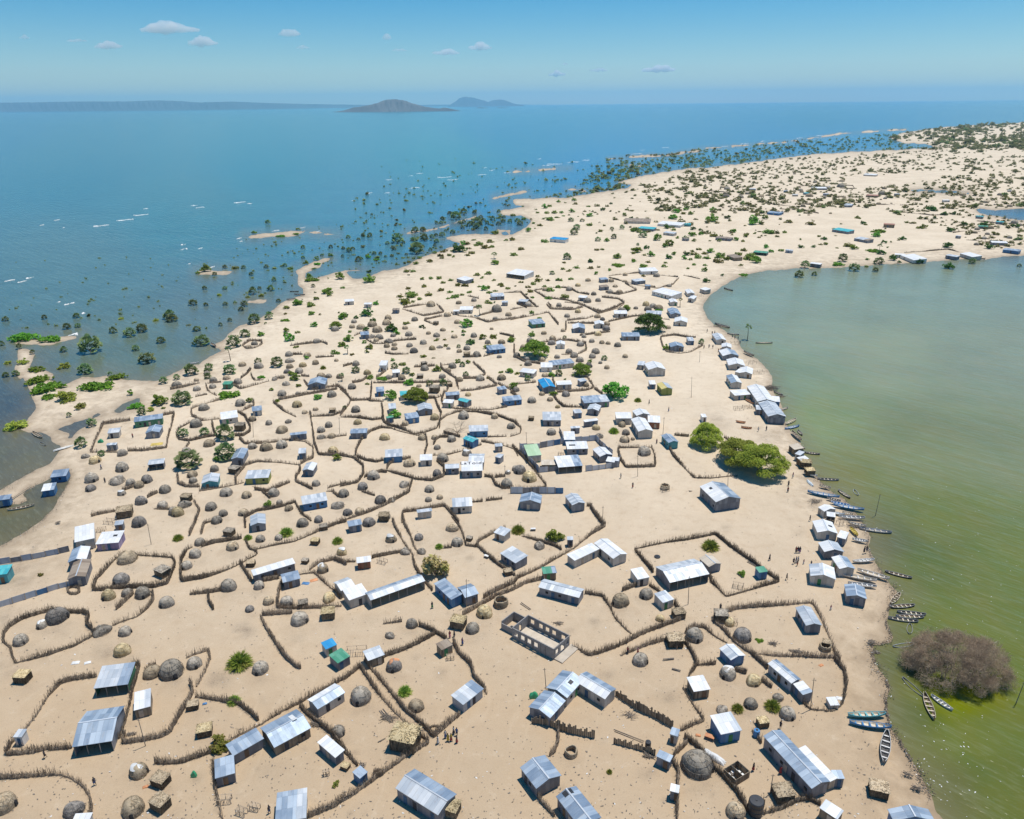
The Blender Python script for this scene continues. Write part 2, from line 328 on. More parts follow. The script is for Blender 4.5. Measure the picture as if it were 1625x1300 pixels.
# ------------------------------------------------------------------ what stands where (points read off the ground plan of the photograph)
HOUSES = '''
148 1093 203 1086 216 1054 m sb g o h2.4 | open-fronted silver shed with a green side wall, upper one in the square brush compound
114 1186 178 1176 197 1120 g b d o h2.6 | large open-fronted blue-grey shed on the lower fence of the square brush compound
20 1170 34 1170 44 1158 m s w | pale latrine cabin with green doors in the lower corner of the brush compound
212 1128 239 1121 250 1079 m ws k | narrow patchy silver and white shed with brown plank walls beside three domed huts
112 1308 140 1306 140 1291 m w l
504 1126 548 1099 530 1085 g bw l | gabled house half blue-grey, half white, between the long brush fence and a dome hut
435 1187 494 1155 467 1127 g b k +w0.75,0.62 | big blue-grey house with a white roof patch against the long brush fence
370 1200 419 1172 406 1157 m b d | single-slope blue-grey house beside the big house with a white roof patch
341 1236 373 1227 370 1200 m b d
503 1178 532 1203 548 1192 m w d | small white single-slope hut with dark hatch on its roof near stacked poles
436 1307 486 1298 468 1257 m bs z
735 1119 768 1093 746 1082 m sb z | blue and silver shed at the pointed corner of the double-fenced yard
627 1251 695 1294 728 1262 g sb d h2.6 | long hall with a striped silver roof alone on sand at the bottom edge
571 1236 584 1225 573 1215 m b b h1.9
873 1140 898 1112 859 1100 g b d h2.5 | blue-grey gabled house, lowest block of the L-shaped iron house, green tank behind
900 1108 926 1079 896 1060 g b l h2.6 +p0.6,0.3 | middle block of the L-shaped iron house with a blue roof panel
912 1081 960 1110 976 1092 g wb l h2.6 | white-fronted wing of the L-shaped iron house
825 1218 851 1252 890 1229 g b d h2.5 | blue-grey gabled house with a rust patch below the round reed pen
882 1264 922 1316 952 1294 g b d h2.7 +p0.1,0.35 +p0.1,0.6 | big blue-grey hall with dark roof panels cut by the bottom edge
1063 1165 1075 1169 1086 1161 m b l
1041 1200 1063 1210 1068 1200 m b d
1066 1256 1074 1258 1076 1247 m w d | tiny white-topped cabin against the thin fence below the dark shed
1101 1098 1128 1094 1117 1073 m w k | square white-roofed house with timber walls in the yard of domes
1144 1166 1178 1159 1158 1132 m ws b h2.6 | blue-walled house with a white roof beside the orange table
1211 1168 1288 1252 1317 1240 g b d h2.9 | very long grey hall beside the beach with a pale lean-to strip
1266 1188 1317 1241 1331 1238 m w c | pale lean-to strip along the far side of the very long grey hall
1324 1236 1341 1236 1332 1223 m b d
1218 1053 1256 1085 1270 1077 g wb z h2.5 | long white-fronted shed inside the curved beach compound
1258 1085 1274 1103 1289 1098 m wb d
1300 1282 1329 1301 1342 1290 m s k
1318 1120 1333 1119 1321 1107 m w l h1.2
1418 1303 1484 1303 1470 1284 e b b | bright blue-grey gabled roof by the lagoon at the bottom edge
118 861 150 854 144 814 m w l h3.2 | tall long white-roofed store on the lake bank
151 864 188 861 188 845 m w p +p0.7,0.6 | white-roofed house with purple front beside the tall white store
107 893 137 888 138 868 e bw d h2.8 | half blue, half white gabled roof joined to a brown shed
106 920 136 915 137 889 e n d h2.6 | brown tin gabled shed at the end of the sheet-metal fences
-16 914 11 911 14 898 m t t h2.8 | turquoise house in the wet yard at the left edge
402 914 469 894 466 886 m w d h2.4 | long narrow white-roofed row of rooms behind the dark square shed
449 925 477 918 475 906 m b d | dark square shed with a wooden door in front of the white row
397 835 422 831 423 815 e s d | silver gabled house with dark front near two palm clumps
517 1031 535 1023 526 1014 m u l | bright blue-roofed kiosk with tan walls
536 1053 556 1041 543 1029 m g d | green-roofed dark shed beside the bright blue kiosk
181 834 195 832 196 826 m s d
553 836 575 832 570 825 m b d
554 953 585 942 576 927 m w l h2.6 | white block at the end of the long blue hall
588 953 675 922 666 910 g sb l o h2.6 | long blue-grey hall with open veranda and rusty end beside the olive-brown tree
541 938 564 929 556 914 g ws l
566 894 589 891 587 883 m w r | small white-roofed kiosk with a rust-red wall
688 926 716 952 734 944 m b b h2.6 | blue-walled house with a green front below the olive-brown tree
738 949 760 942 749 925 g b d h2.6 | blue-grey gabled house beside a pole, next to the green-fronted one
701 1032 719 1023 712 1013 m n k
584 1049 611 1039 601 1026 m s k
912 890 952 871 943 861 m w l h2.4 | white left wing of the right-angled white house
942 862 973 887 997 880 g w l h2.5 | white right wing of the right-angled white house
854 932 919 949 928 935 g s d h2.4 | long grey house with a dark front of many doors
862 911 884 909 873 900 m gb k
900 857 910 857 912 852 m s d
1012 920 1031 916 1017 902 m w l | white cube house on open sand by two domes
1052 957 1070 951 1053 939 m s l
1063 925 1126 911 1103 886 g s d o h2.6 | big silver hall with an open front on the rectangular brown fence
793 878 818 894 840 885 m s d
783 845 800 851 814 843 m s l | pale cube house beside a leafy palm
1109 886 1125 900 1145 894 g c d
1205 909 1219 907 1213 899 m g b | tiny green-topped blue kiosk inside the rectangular brown fence
1262 964 1279 993 1304 991 g s d h2.4 | silver gabled house in the corner of the sharp-cornered brush yard
1141 1029 1160 1048 1183 1040 g sw b | silver and white gabled house with blue walls by a brush fence
1297 845 1330 847 1327 829 e w l h2.5 +p0.75,0.5 | white beach house with dark roof panel, beside a long grey canoe
1328 852 1342 856 1343 843 m w d
1308 876 1340 876 1330 861 e ws d h2.4 | wide white and silver beach house, second below the long canoe
1319 884 1332 903 1357 902 g wb l h2.5 | white and blue beach house nearest the pale canoes
1286 914 1327 920 1332 902 e sw l h2.5 | silver beach house with a white ridge and striped left slope
1343 946 1376 951 1372 932 e b d h2.5 | striped blue-grey beach house lowest of the beach row
212 670 258 664 257 658 m b g h2.6 | long shed with a painted green front in the lakeside rectangle
230 688 253 686 250 676 e b d | blue-grey gabled house below the green-fronted shed
170 688 189 686 190 680 m s l
168 707 184 706 184 703 m s d
234 738 260 735 266 728 m s d o
79 758 105 755 105 746 m b b | blue hut standing in the flooded lake margin
65 780 86 777 85 768 m wb b | white-topped blue hut standing in the flooded lake margin
-8 795 15 792 14 786 m b b
351 666 378 662 376 653 m w l | white house with pale walls beside the tall palms
400 653 416 651 415 645 m b l
366 729 386 728 398 712 e b d h2.5 | blue-grey gabled house at the foot of the tall palms
319 768 346 765 347 752 e s t | silver gabled house with a teal front
388 760 426 758 426 747 m s o | silver-roofed house with an olive front
479 747 497 747 508 735 e sw d | half grey, half white gabled house on a fence bend
480 801 520 794 517 783 m s b h2.4
460 691 487 688 486 685 m b d
473 720 485 719 485 712 m s d
555 688 582 687 581 681 m b d
645 665 666 662 664 655 m b b
664 652 687 650 681 641 e s d
708 628 730 626 727 622 m b d
702 639 718 640 716 635 m w l
726 635 741 639 753 636 g t d
800 637 829 634 827 628 m b b
792 619 805 617 802 613 m b d
744 685 775 684 773 676 m s b h2.4 | pale blue-grey hall on the edge of the oval yard
734 696 750 702 763 698 g t b h2.6 | turquoise-roofed house with blue walls
666 731 686 730 686 722 m w l
611 726 639 724 638 714 m s b
706 744 729 743 727 737 m s d
732 748 766 747 767 734 m w d h2.6 | white-roofed house with dark lettering on its roof
743 734 768 734 767 720 g s d h2.8 | silver gabled roof directly behind the lettered white roof
785 725 794 727 803 723 m s d
786 709 798 708 797 704 m s d
718 805 750 803 746 791 m sw l h2.4 | pale tin house among three little domes on open sand
662 814 686 811 683 807 m s l
617 649 629 648 627 635 m s l
614 664 625 662 624 660 m g d
861 667 891 667 892 656 m s d h2.5 | silver house alone on sand by two domes
912 656 924 655 924 650 m s d
931 650 950 652 946 643 e s d
927 640 968 637 963 628 m bs d h2.4 | blue shed with open end below the round bright-green tree
928 670 950 667 949 664 m w d
906 680 921 679 920 677 m s d
895 698 913 698 910 687 m w b
838 724 860 722 856 706 m G l h2.7 | pale green-roofed house in the sheet-metal compound
900 713 934 712 933 702 m w d +p0.2,0.5 +p0.35,0.5 | white-roofed house with roof panels in the sheet-metal compound
940 713 952 725 973 722 g w d h2.4 | white gabled house at the right side of the sheet-metal compound
961 732 975 734 974 727 m w d
972 731 982 732 981 727 m s b
886 742 925 739 921 724 m wb d o h2.4 | white and blue open-fronted house on the front of the sheet-metal compound
859 738 882 738 881 731 m c k h1.8
824 797 858 799 860 786 e b d h2.6 | blue-grey gabled house below the dark sheet fence
896 787 908 802 928 797 g s d h2.6 | silver house with white wings at the end of the dark sheet fence
1001 665 1013 685 1037 684 g w l h3 | front nave of the white cross-shaped church
1003 652 1010 660 1034 660 g w l h3 | rear nave of the white cross-shaped church
978 664 1003 664 1007 656 m w l h2.6 | left arm of the white cross-shaped church
1028 670 1048 671 1046 662 m w r h2.6 | right arm of the white cross-shaped church
1049 691 1061 703 1076 700 g b t h2.6 | blue-grey gabled house at the mouth of the acacia enclosure
1110 772 1136 797 1175 790 g wb d h3.4 +p0.3,0.25 | large dark-walled hall with a white roof alone on open sand
1166 628 1192 626 1187 619 m w l
1185 613 1202 637.5 1230 636.5 g w l h3 | white-roofed upper half of the long fish store on the lagoon beach
1203 639 1219 661 1247 660 g s d h3 | grey-roofed lower half of the long fish store on the lagoon beach
1225 637 1238 638 1230 628 m w b
1200 650 1214 651 1212 645 m s d
1298 805 1308 812 1325 807 g w l
1312 819 1326 821 1328 815 m w d o
1114 662 1122 662 1122 656 f w w
1251 706 1261 714 1274 711 m c k
1261 720 1270 723 1278 719 m s z
1264 726 1271 731 1285 730 m w k
352 610 366 610 365 606 m g g | little green-walled shed with a pale roof
488 611 516 610 508 601 e b d
572 532 586 531 585 527 m b d
601 580 613 580 612 570 m w w h3 | tall narrow white tank house
623 592 635 591 634 587 m w l
597 622 610 621 609 615 m b b
635 628 648 627 652 621 m t l
777 556 803 553 802 547 m b b | long blue shed in an orange-sanded yard
729 492 750 492 749 487 m w l
719 494 728 494 728 491 m w l
622 492 633 492 633 489 m n d
577 483 589 483 588 481 m w l
547 479 562 478 561 472 m w l
845 515 866 513 864 507 m b g | blue-grey roofed house with dark green walls
909 522 929 522 922 515 e wb d
944 515 959 515 957 510 e w l
975 498 996 498 995 494 m w l
1025 498 1050 499 1049 495 m s d
1064 499 1081 499 1078 490 e b d
1070 511 1091 512 1087 505 e w l
987 534 1016 534 1016 529 m b d | long low blue-grey shed left below the broad dark acacia
883 547 897 547 895 542 e w w
1064 551 1086 551 1083 545 e b d
1092 541 1102 541 1102 536 m s d
876 580 912 576 910 570 m b l
858 583 877 583 874 577 m w w
824 590 847 593 843 587 m w l
853 603 862 616 881 613 g u d h2.6 | bright blue-roofed gabled house
884 611 908 610 906 605 m w l
921 606 932 604 931 600 m s d
1022 577 1029 587 1056 585 g w l h3.2 | biggest white-roofed meeting hall on the sand near the lagoon
1011 579 1022 580 1022 575 m s d
1042 609 1050 618 1068 617 g ys o h2.8 | yellow and grey-roofed hall with olive front
1031 610 1041 610 1041 605 m w d
1137 540 1153 540 1147 529 e sw l | silver beach house, first of the beach row beyond the lone lagoon palm
1145 551 1161 552 1156 546 e w l
1147 565 1173 565 1167 556 e wb d
1156 580 1183 581 1175 571 e w l
1173 592 1194 594 1185 584 e w l
1166 590 1175 592 1172 586 m w l
1152 596 1160 608 1178 608 g bw l h2.6 | blue-grey beach house with a white front edge, left of the beach row
872 379 897 381 896 372 m u w h2.8 | blue-roofed school hall with white walls on the far sand
803 434 832 438 836 431 m w w o h2.8 | white veranda hall on the pale sand beyond the village
724 442 738 446 743 441 m w d
780 471 801 470 800 466 m s d
822 478 836 479 836 475 m s d
796 480 806 480 805 476 m s d
917 472 930 473 930 468 m w l
1018 431 1045 430 1044 426 m w w
1008 447 1025 445 1024 442 m s d
1034 462 1066 470 1077 465 m w w h2.6 | long white building behind the far bend of the beach
1091 466 1103 466 1102 459 e w l
1091 474 1101 475 1101 470 e w l
1110 458 1119 461 1132 450 m w l
1064 480 1076 480 1075 475 e w l
1024 454 1033 454 1033 451 m b d
954 444 966 443 965 440 m b d
954 456 967 455 966 452 m n d
1043 355 1080 358 1079 352 m w w | long white far building with dark windows
1083 356 1097 356 1096 352 m t t
1012 362 1037 364 1032 359 m t d
1052 369 1069 371 1067 366 m s l
990 351 1032 352 1031 348 m n l
1135 377 1160 379 1157 373 f n d
1195 400 1217 402 1213 396 m g d o
1153 405 1166 410 1168 403 m n k
1082 378 1092 379 1092 374 m n d
1217 337 1236 339 1234 335 m b b
1320 364 1346 368 1343 360 m t d | turquoise-topped house on the far plain
1355 378 1377 382 1378 376 m sn d
1402 356 1420 357 1422 347 m r k h3 | red-brown roofed house on the far plain
1429 405 1450 413 1454 405 m w w
1420 404 1437 405 1435 400 m w w
1500 405 1518 408 1517 402 m s d
1523 402 1543 408 1545 402 m w l
1591 396 1617 399 1616 393 m b b
1574 385 1600 386 1596 381 m w d
1285 418 1302 420 1300 415 m w d
1246 397 1258 398 1257 394 m s z
1290 299 1313 299 1312 295 m w d
1370 277 1390 278 1388 275 m w l
1374 310 1393 311 1392 308 m r k
1341 326 1353 326 1352 322 m s d
1244 303 1251 303 1251 301 m b b
1258 309 1267 309 1267 307 m w l
1307 308 1316 308 1316 305 m b d
1274 306 1281 307 1281 304 m t d
1548 343 1560 344 1560 340 m t d
1580 352 1593 353 1593 349 m t d
1552 359 1568 360 1568 356 m g d
1312 296 1318 296 1318 294 m b d
1340 324 1352 325 1352 323 m s d
1497 318 1508 318 1508 316 m w l
1516 374 1524 375 1524 372 m s d
1600 302 1606 302 1606 300 m w l
1236 337 1244 337 1244 335 m b d
1190 300 1200 300 1200 298 m s d
1148 310 1158 310 1158 308 m n d
1420 308 1428 308 1428 306 m b d
'''
DOMEDATA = '''
244 1077 27 t;275 1078 37 g;310 1062 24 g;223 1236 29 tp;215 1297 37 t;13 1289 36 t;121 1298 31 d;415 1071 25 g;538 1171 22 g;626 1068 25 dx;574 1120 33 g;661 1131 24 t;1015 1058 24 g
1104 1236 48 g;1154 1080 26 gp;1195 1089 22 y;1145 1133 18 r;1190 1126 21 g;1248 1143 25 g;1234 1113 16 r;1166 1302 30 t;204 895 28 t;194 929 25 d;174 953 23 y;203 947 17 g;228 950 23 g;266 965 23 g
222 837 22 d;93 990 33 d;68 998 17 gp;35 1024 22 g;164 1009 26 r;196 1042 25 y;200 1010 20 g;345 832 17 g;318 866 16 g;370 874 20 t;311 886 19 g;297 904 17 g;414 861 15 g;443 858 13 g;481 837 18 g;506 830 15 d
543 882 16 yp;513 910 19 tp;364 939 24 g;412 936 17 g;427 961 17 t;397 972 14 d;456 963 21 g;523 956 19 y;477 993 27 g;586 836 19 d;621 862 18 tp;665 858 14 d;718 844 19 t;726 868 19 g;611 826 18 g
643 881 16 r;669 880 15 r;654 998 19 g;619 1014 14 r;769 982 25 y;795 966 22 o;750 1007 23 g;856 872 17 r;984 965 28 t;1025 952 22 g;1016 1057 24 g;1101 1020 28 g;1177 1020 28 d;906 1204 20 o;1047 987 14 y;1157 994 16 y
1308 1035 18 o;152 736 18 y;136 727 12 r;195 724 15 g;195 749 21 g;147 766 21 g;145 780 16 d;187 769 22 r;208 771 15 g;234 767 18 d;222 775 15 t;194 787 13 gp;263 783 18 g;225 802 19 d;259 807 16 g;277 818 17 g
324 652 16 g;382 645 16 g;312 679 19 g;448 629 14 g;472 647 15 y;473 627 8 g;527 631 14 g;401 669 13 t;427 675 11 g;458 672 10 r;448 688 18 t;484 657 9 t;501 652 9 t;522 679 13 g;510 687 13 g;510 697 12 r;527 696 12 t
333 709 17 t;297 721 15 g;401 713 14 g;423 716 18 t;448 712 18 g;529 720 16 y;306 758 16 t;341 749 14 g;307 767 13 g;360 788 19 g;392 791 16 t;435 789 18 g;502 772 13 g;336 811 19 g;294 806 18 r;283 820 19 y;355 820 14 g
387 819 16 t;444 801 10 g;459 811 13 t;537 808 18 r;546 790 17 g;565 655 15 g;568 674 12 y;611 699 15 y;643 676 12 t;670 699 13 t;690 698 11 t;690 667 14 y;736 666 17 g;785 665 12 t;811 681 13 g;717 702 15 g;694 714 11 g
703 734 19 g;741 724 15 gp;650 741 18 t;694 757 16 d;593 762 19 g;576 778 16 d;642 774 17 r;604 800 18 d;622 797 12 r;682 782 15 g;680 797 11 g;698 793 11 t;552 819 15 d;571 817 16 t;804 775 19 g;806 753 9 gp;818 748 12 g
743 629 10 y;844 640 14 g;898 630 13 d;873 637 10 t;885 648 8 y;875 691 15 g;946 683 12 y;951 696 14 r;987 678 12 t;993 691 13 g;991 703 16 t;1004 699 7 t;1022 724 21 g;825 753 19 d;840 766 24 y;1055 778 14 o
385 582 12 t;411 585 14 g;404 548 10 g;395 554 10 t;459 566 12 g;460 576 13 r;460 585 11 t;481 583 12 y;501 579 11 t;475 593 13 g;488 567 12 t;503 545 11 g;534 574 7 t;510 601 14 t;522 600 10 g;540 601 12 t;456 593 10 d;448 601 9 t
436 604 9 r;454 612 12 r;378 610 13 g;360 603 11 t;339 607 12 g;338 617 11 g;329 596 10 g;281 615 14 g;312 605 8 t;313 621 12 g;532 526 12 g;684 487 14 t;616 508 11 t;614 516 14 t;591 519 15 t;573 523 14 t;559 521 9 t;562 513 9 g
599 528 16 t;649 534 12 g;624 535 9 g;602 539 12 g;590 537 12 r;626 549 9 t;617 545 14 r;626 556 10 t;614 552 10 t;650 551 10 g;657 561 13 d;672 547 11 g;686 556 11 y;698 553 9 r;693 535 11 r;680 531 8 t;703 526 9 t;721 537 10 t
752 536 11 g;774 546 9 g;796 546 11 t;741 556 11 g;729 560 9 t;788 496 17 g;807 502 10 t;786 509 9 g;710 503 12 t;726 514 11 t;643 523 10 t;718 585 13 g;762 605 14 g;729 606 12 t;796 604 14 t;702 601 11 g;565 581 12 g;583 595 11 y
559 618 13 g;887 487 8 g;917 497 10 y;900 504 9 g;838 486 11 g;863 531 9 t;841 544 11 g;877 540 11 t;875 548 12 d;921 550 12 g;939 544 9 g;955 546 9 t;980 551 11 g;965 547 8 t;945 562 13 g;940 569 11 g;934 584 12 d;903 561 11 g
911 568 13 g;920 575 12 g;884 569 9 g;865 557 11 t;820 568 11 g;836 573 10 g;838 581 12 g;860 574 11 t;831 554 11 t;819 622 11 g;860 628 9 t;949 533 10 y;956 509 8 d;963 517 10 t;962 525 12 d;948 505 10 t;1025 486 12 y;1036 489 11 g
1028 494 12 g;1060 522 9 t;992 568 9 t;963 586 9 t;930 614 10 t;968 466 9 g;903 462 10 g;865 462 9 t;942 469 9 g;949 479 9 g;932 481 12 g;887 486 8 g;933 447 9 t;917 455 9 y;970 448 9 t;1042 440 10 g;992 438 8 t;752 479 9 g;728 483 9 t;838 487 10 g
'''
SQDATA = '''
39 1084 23 y;258 1250 26 t;258 1288 28 t;327 1170 24 y;1240 1274 32 t;1391 1266 30 t;365 851 16 g;514 842 13 g;501 865 14 y;482 965 16 g;522 984 22 y;728 999 24 y;1076 983 20 t;1070 1028 26 t;806 914 14 t
610 828 17 t;645 1194 46 y;716 1298 30 y;1209 1155 18 y;1143 988 22 g;745 859 10 g;260 916 22 g;200 822 24 t;382 684 16 g;373 752 16 g;297 797 16 t;843 668 9 t;1277 743 18 y;1284 755 15 y;690 624 16 g;667 601 10 g;673 581 9 g;485 895 11 g;1311 1028 14 t
308 1127 18 t;399 900 14 t;549 1223 14 y;714 614 9 t;741 567 11 t;692 516 8 g;528 655 10 t;590 1010 0 t
'''
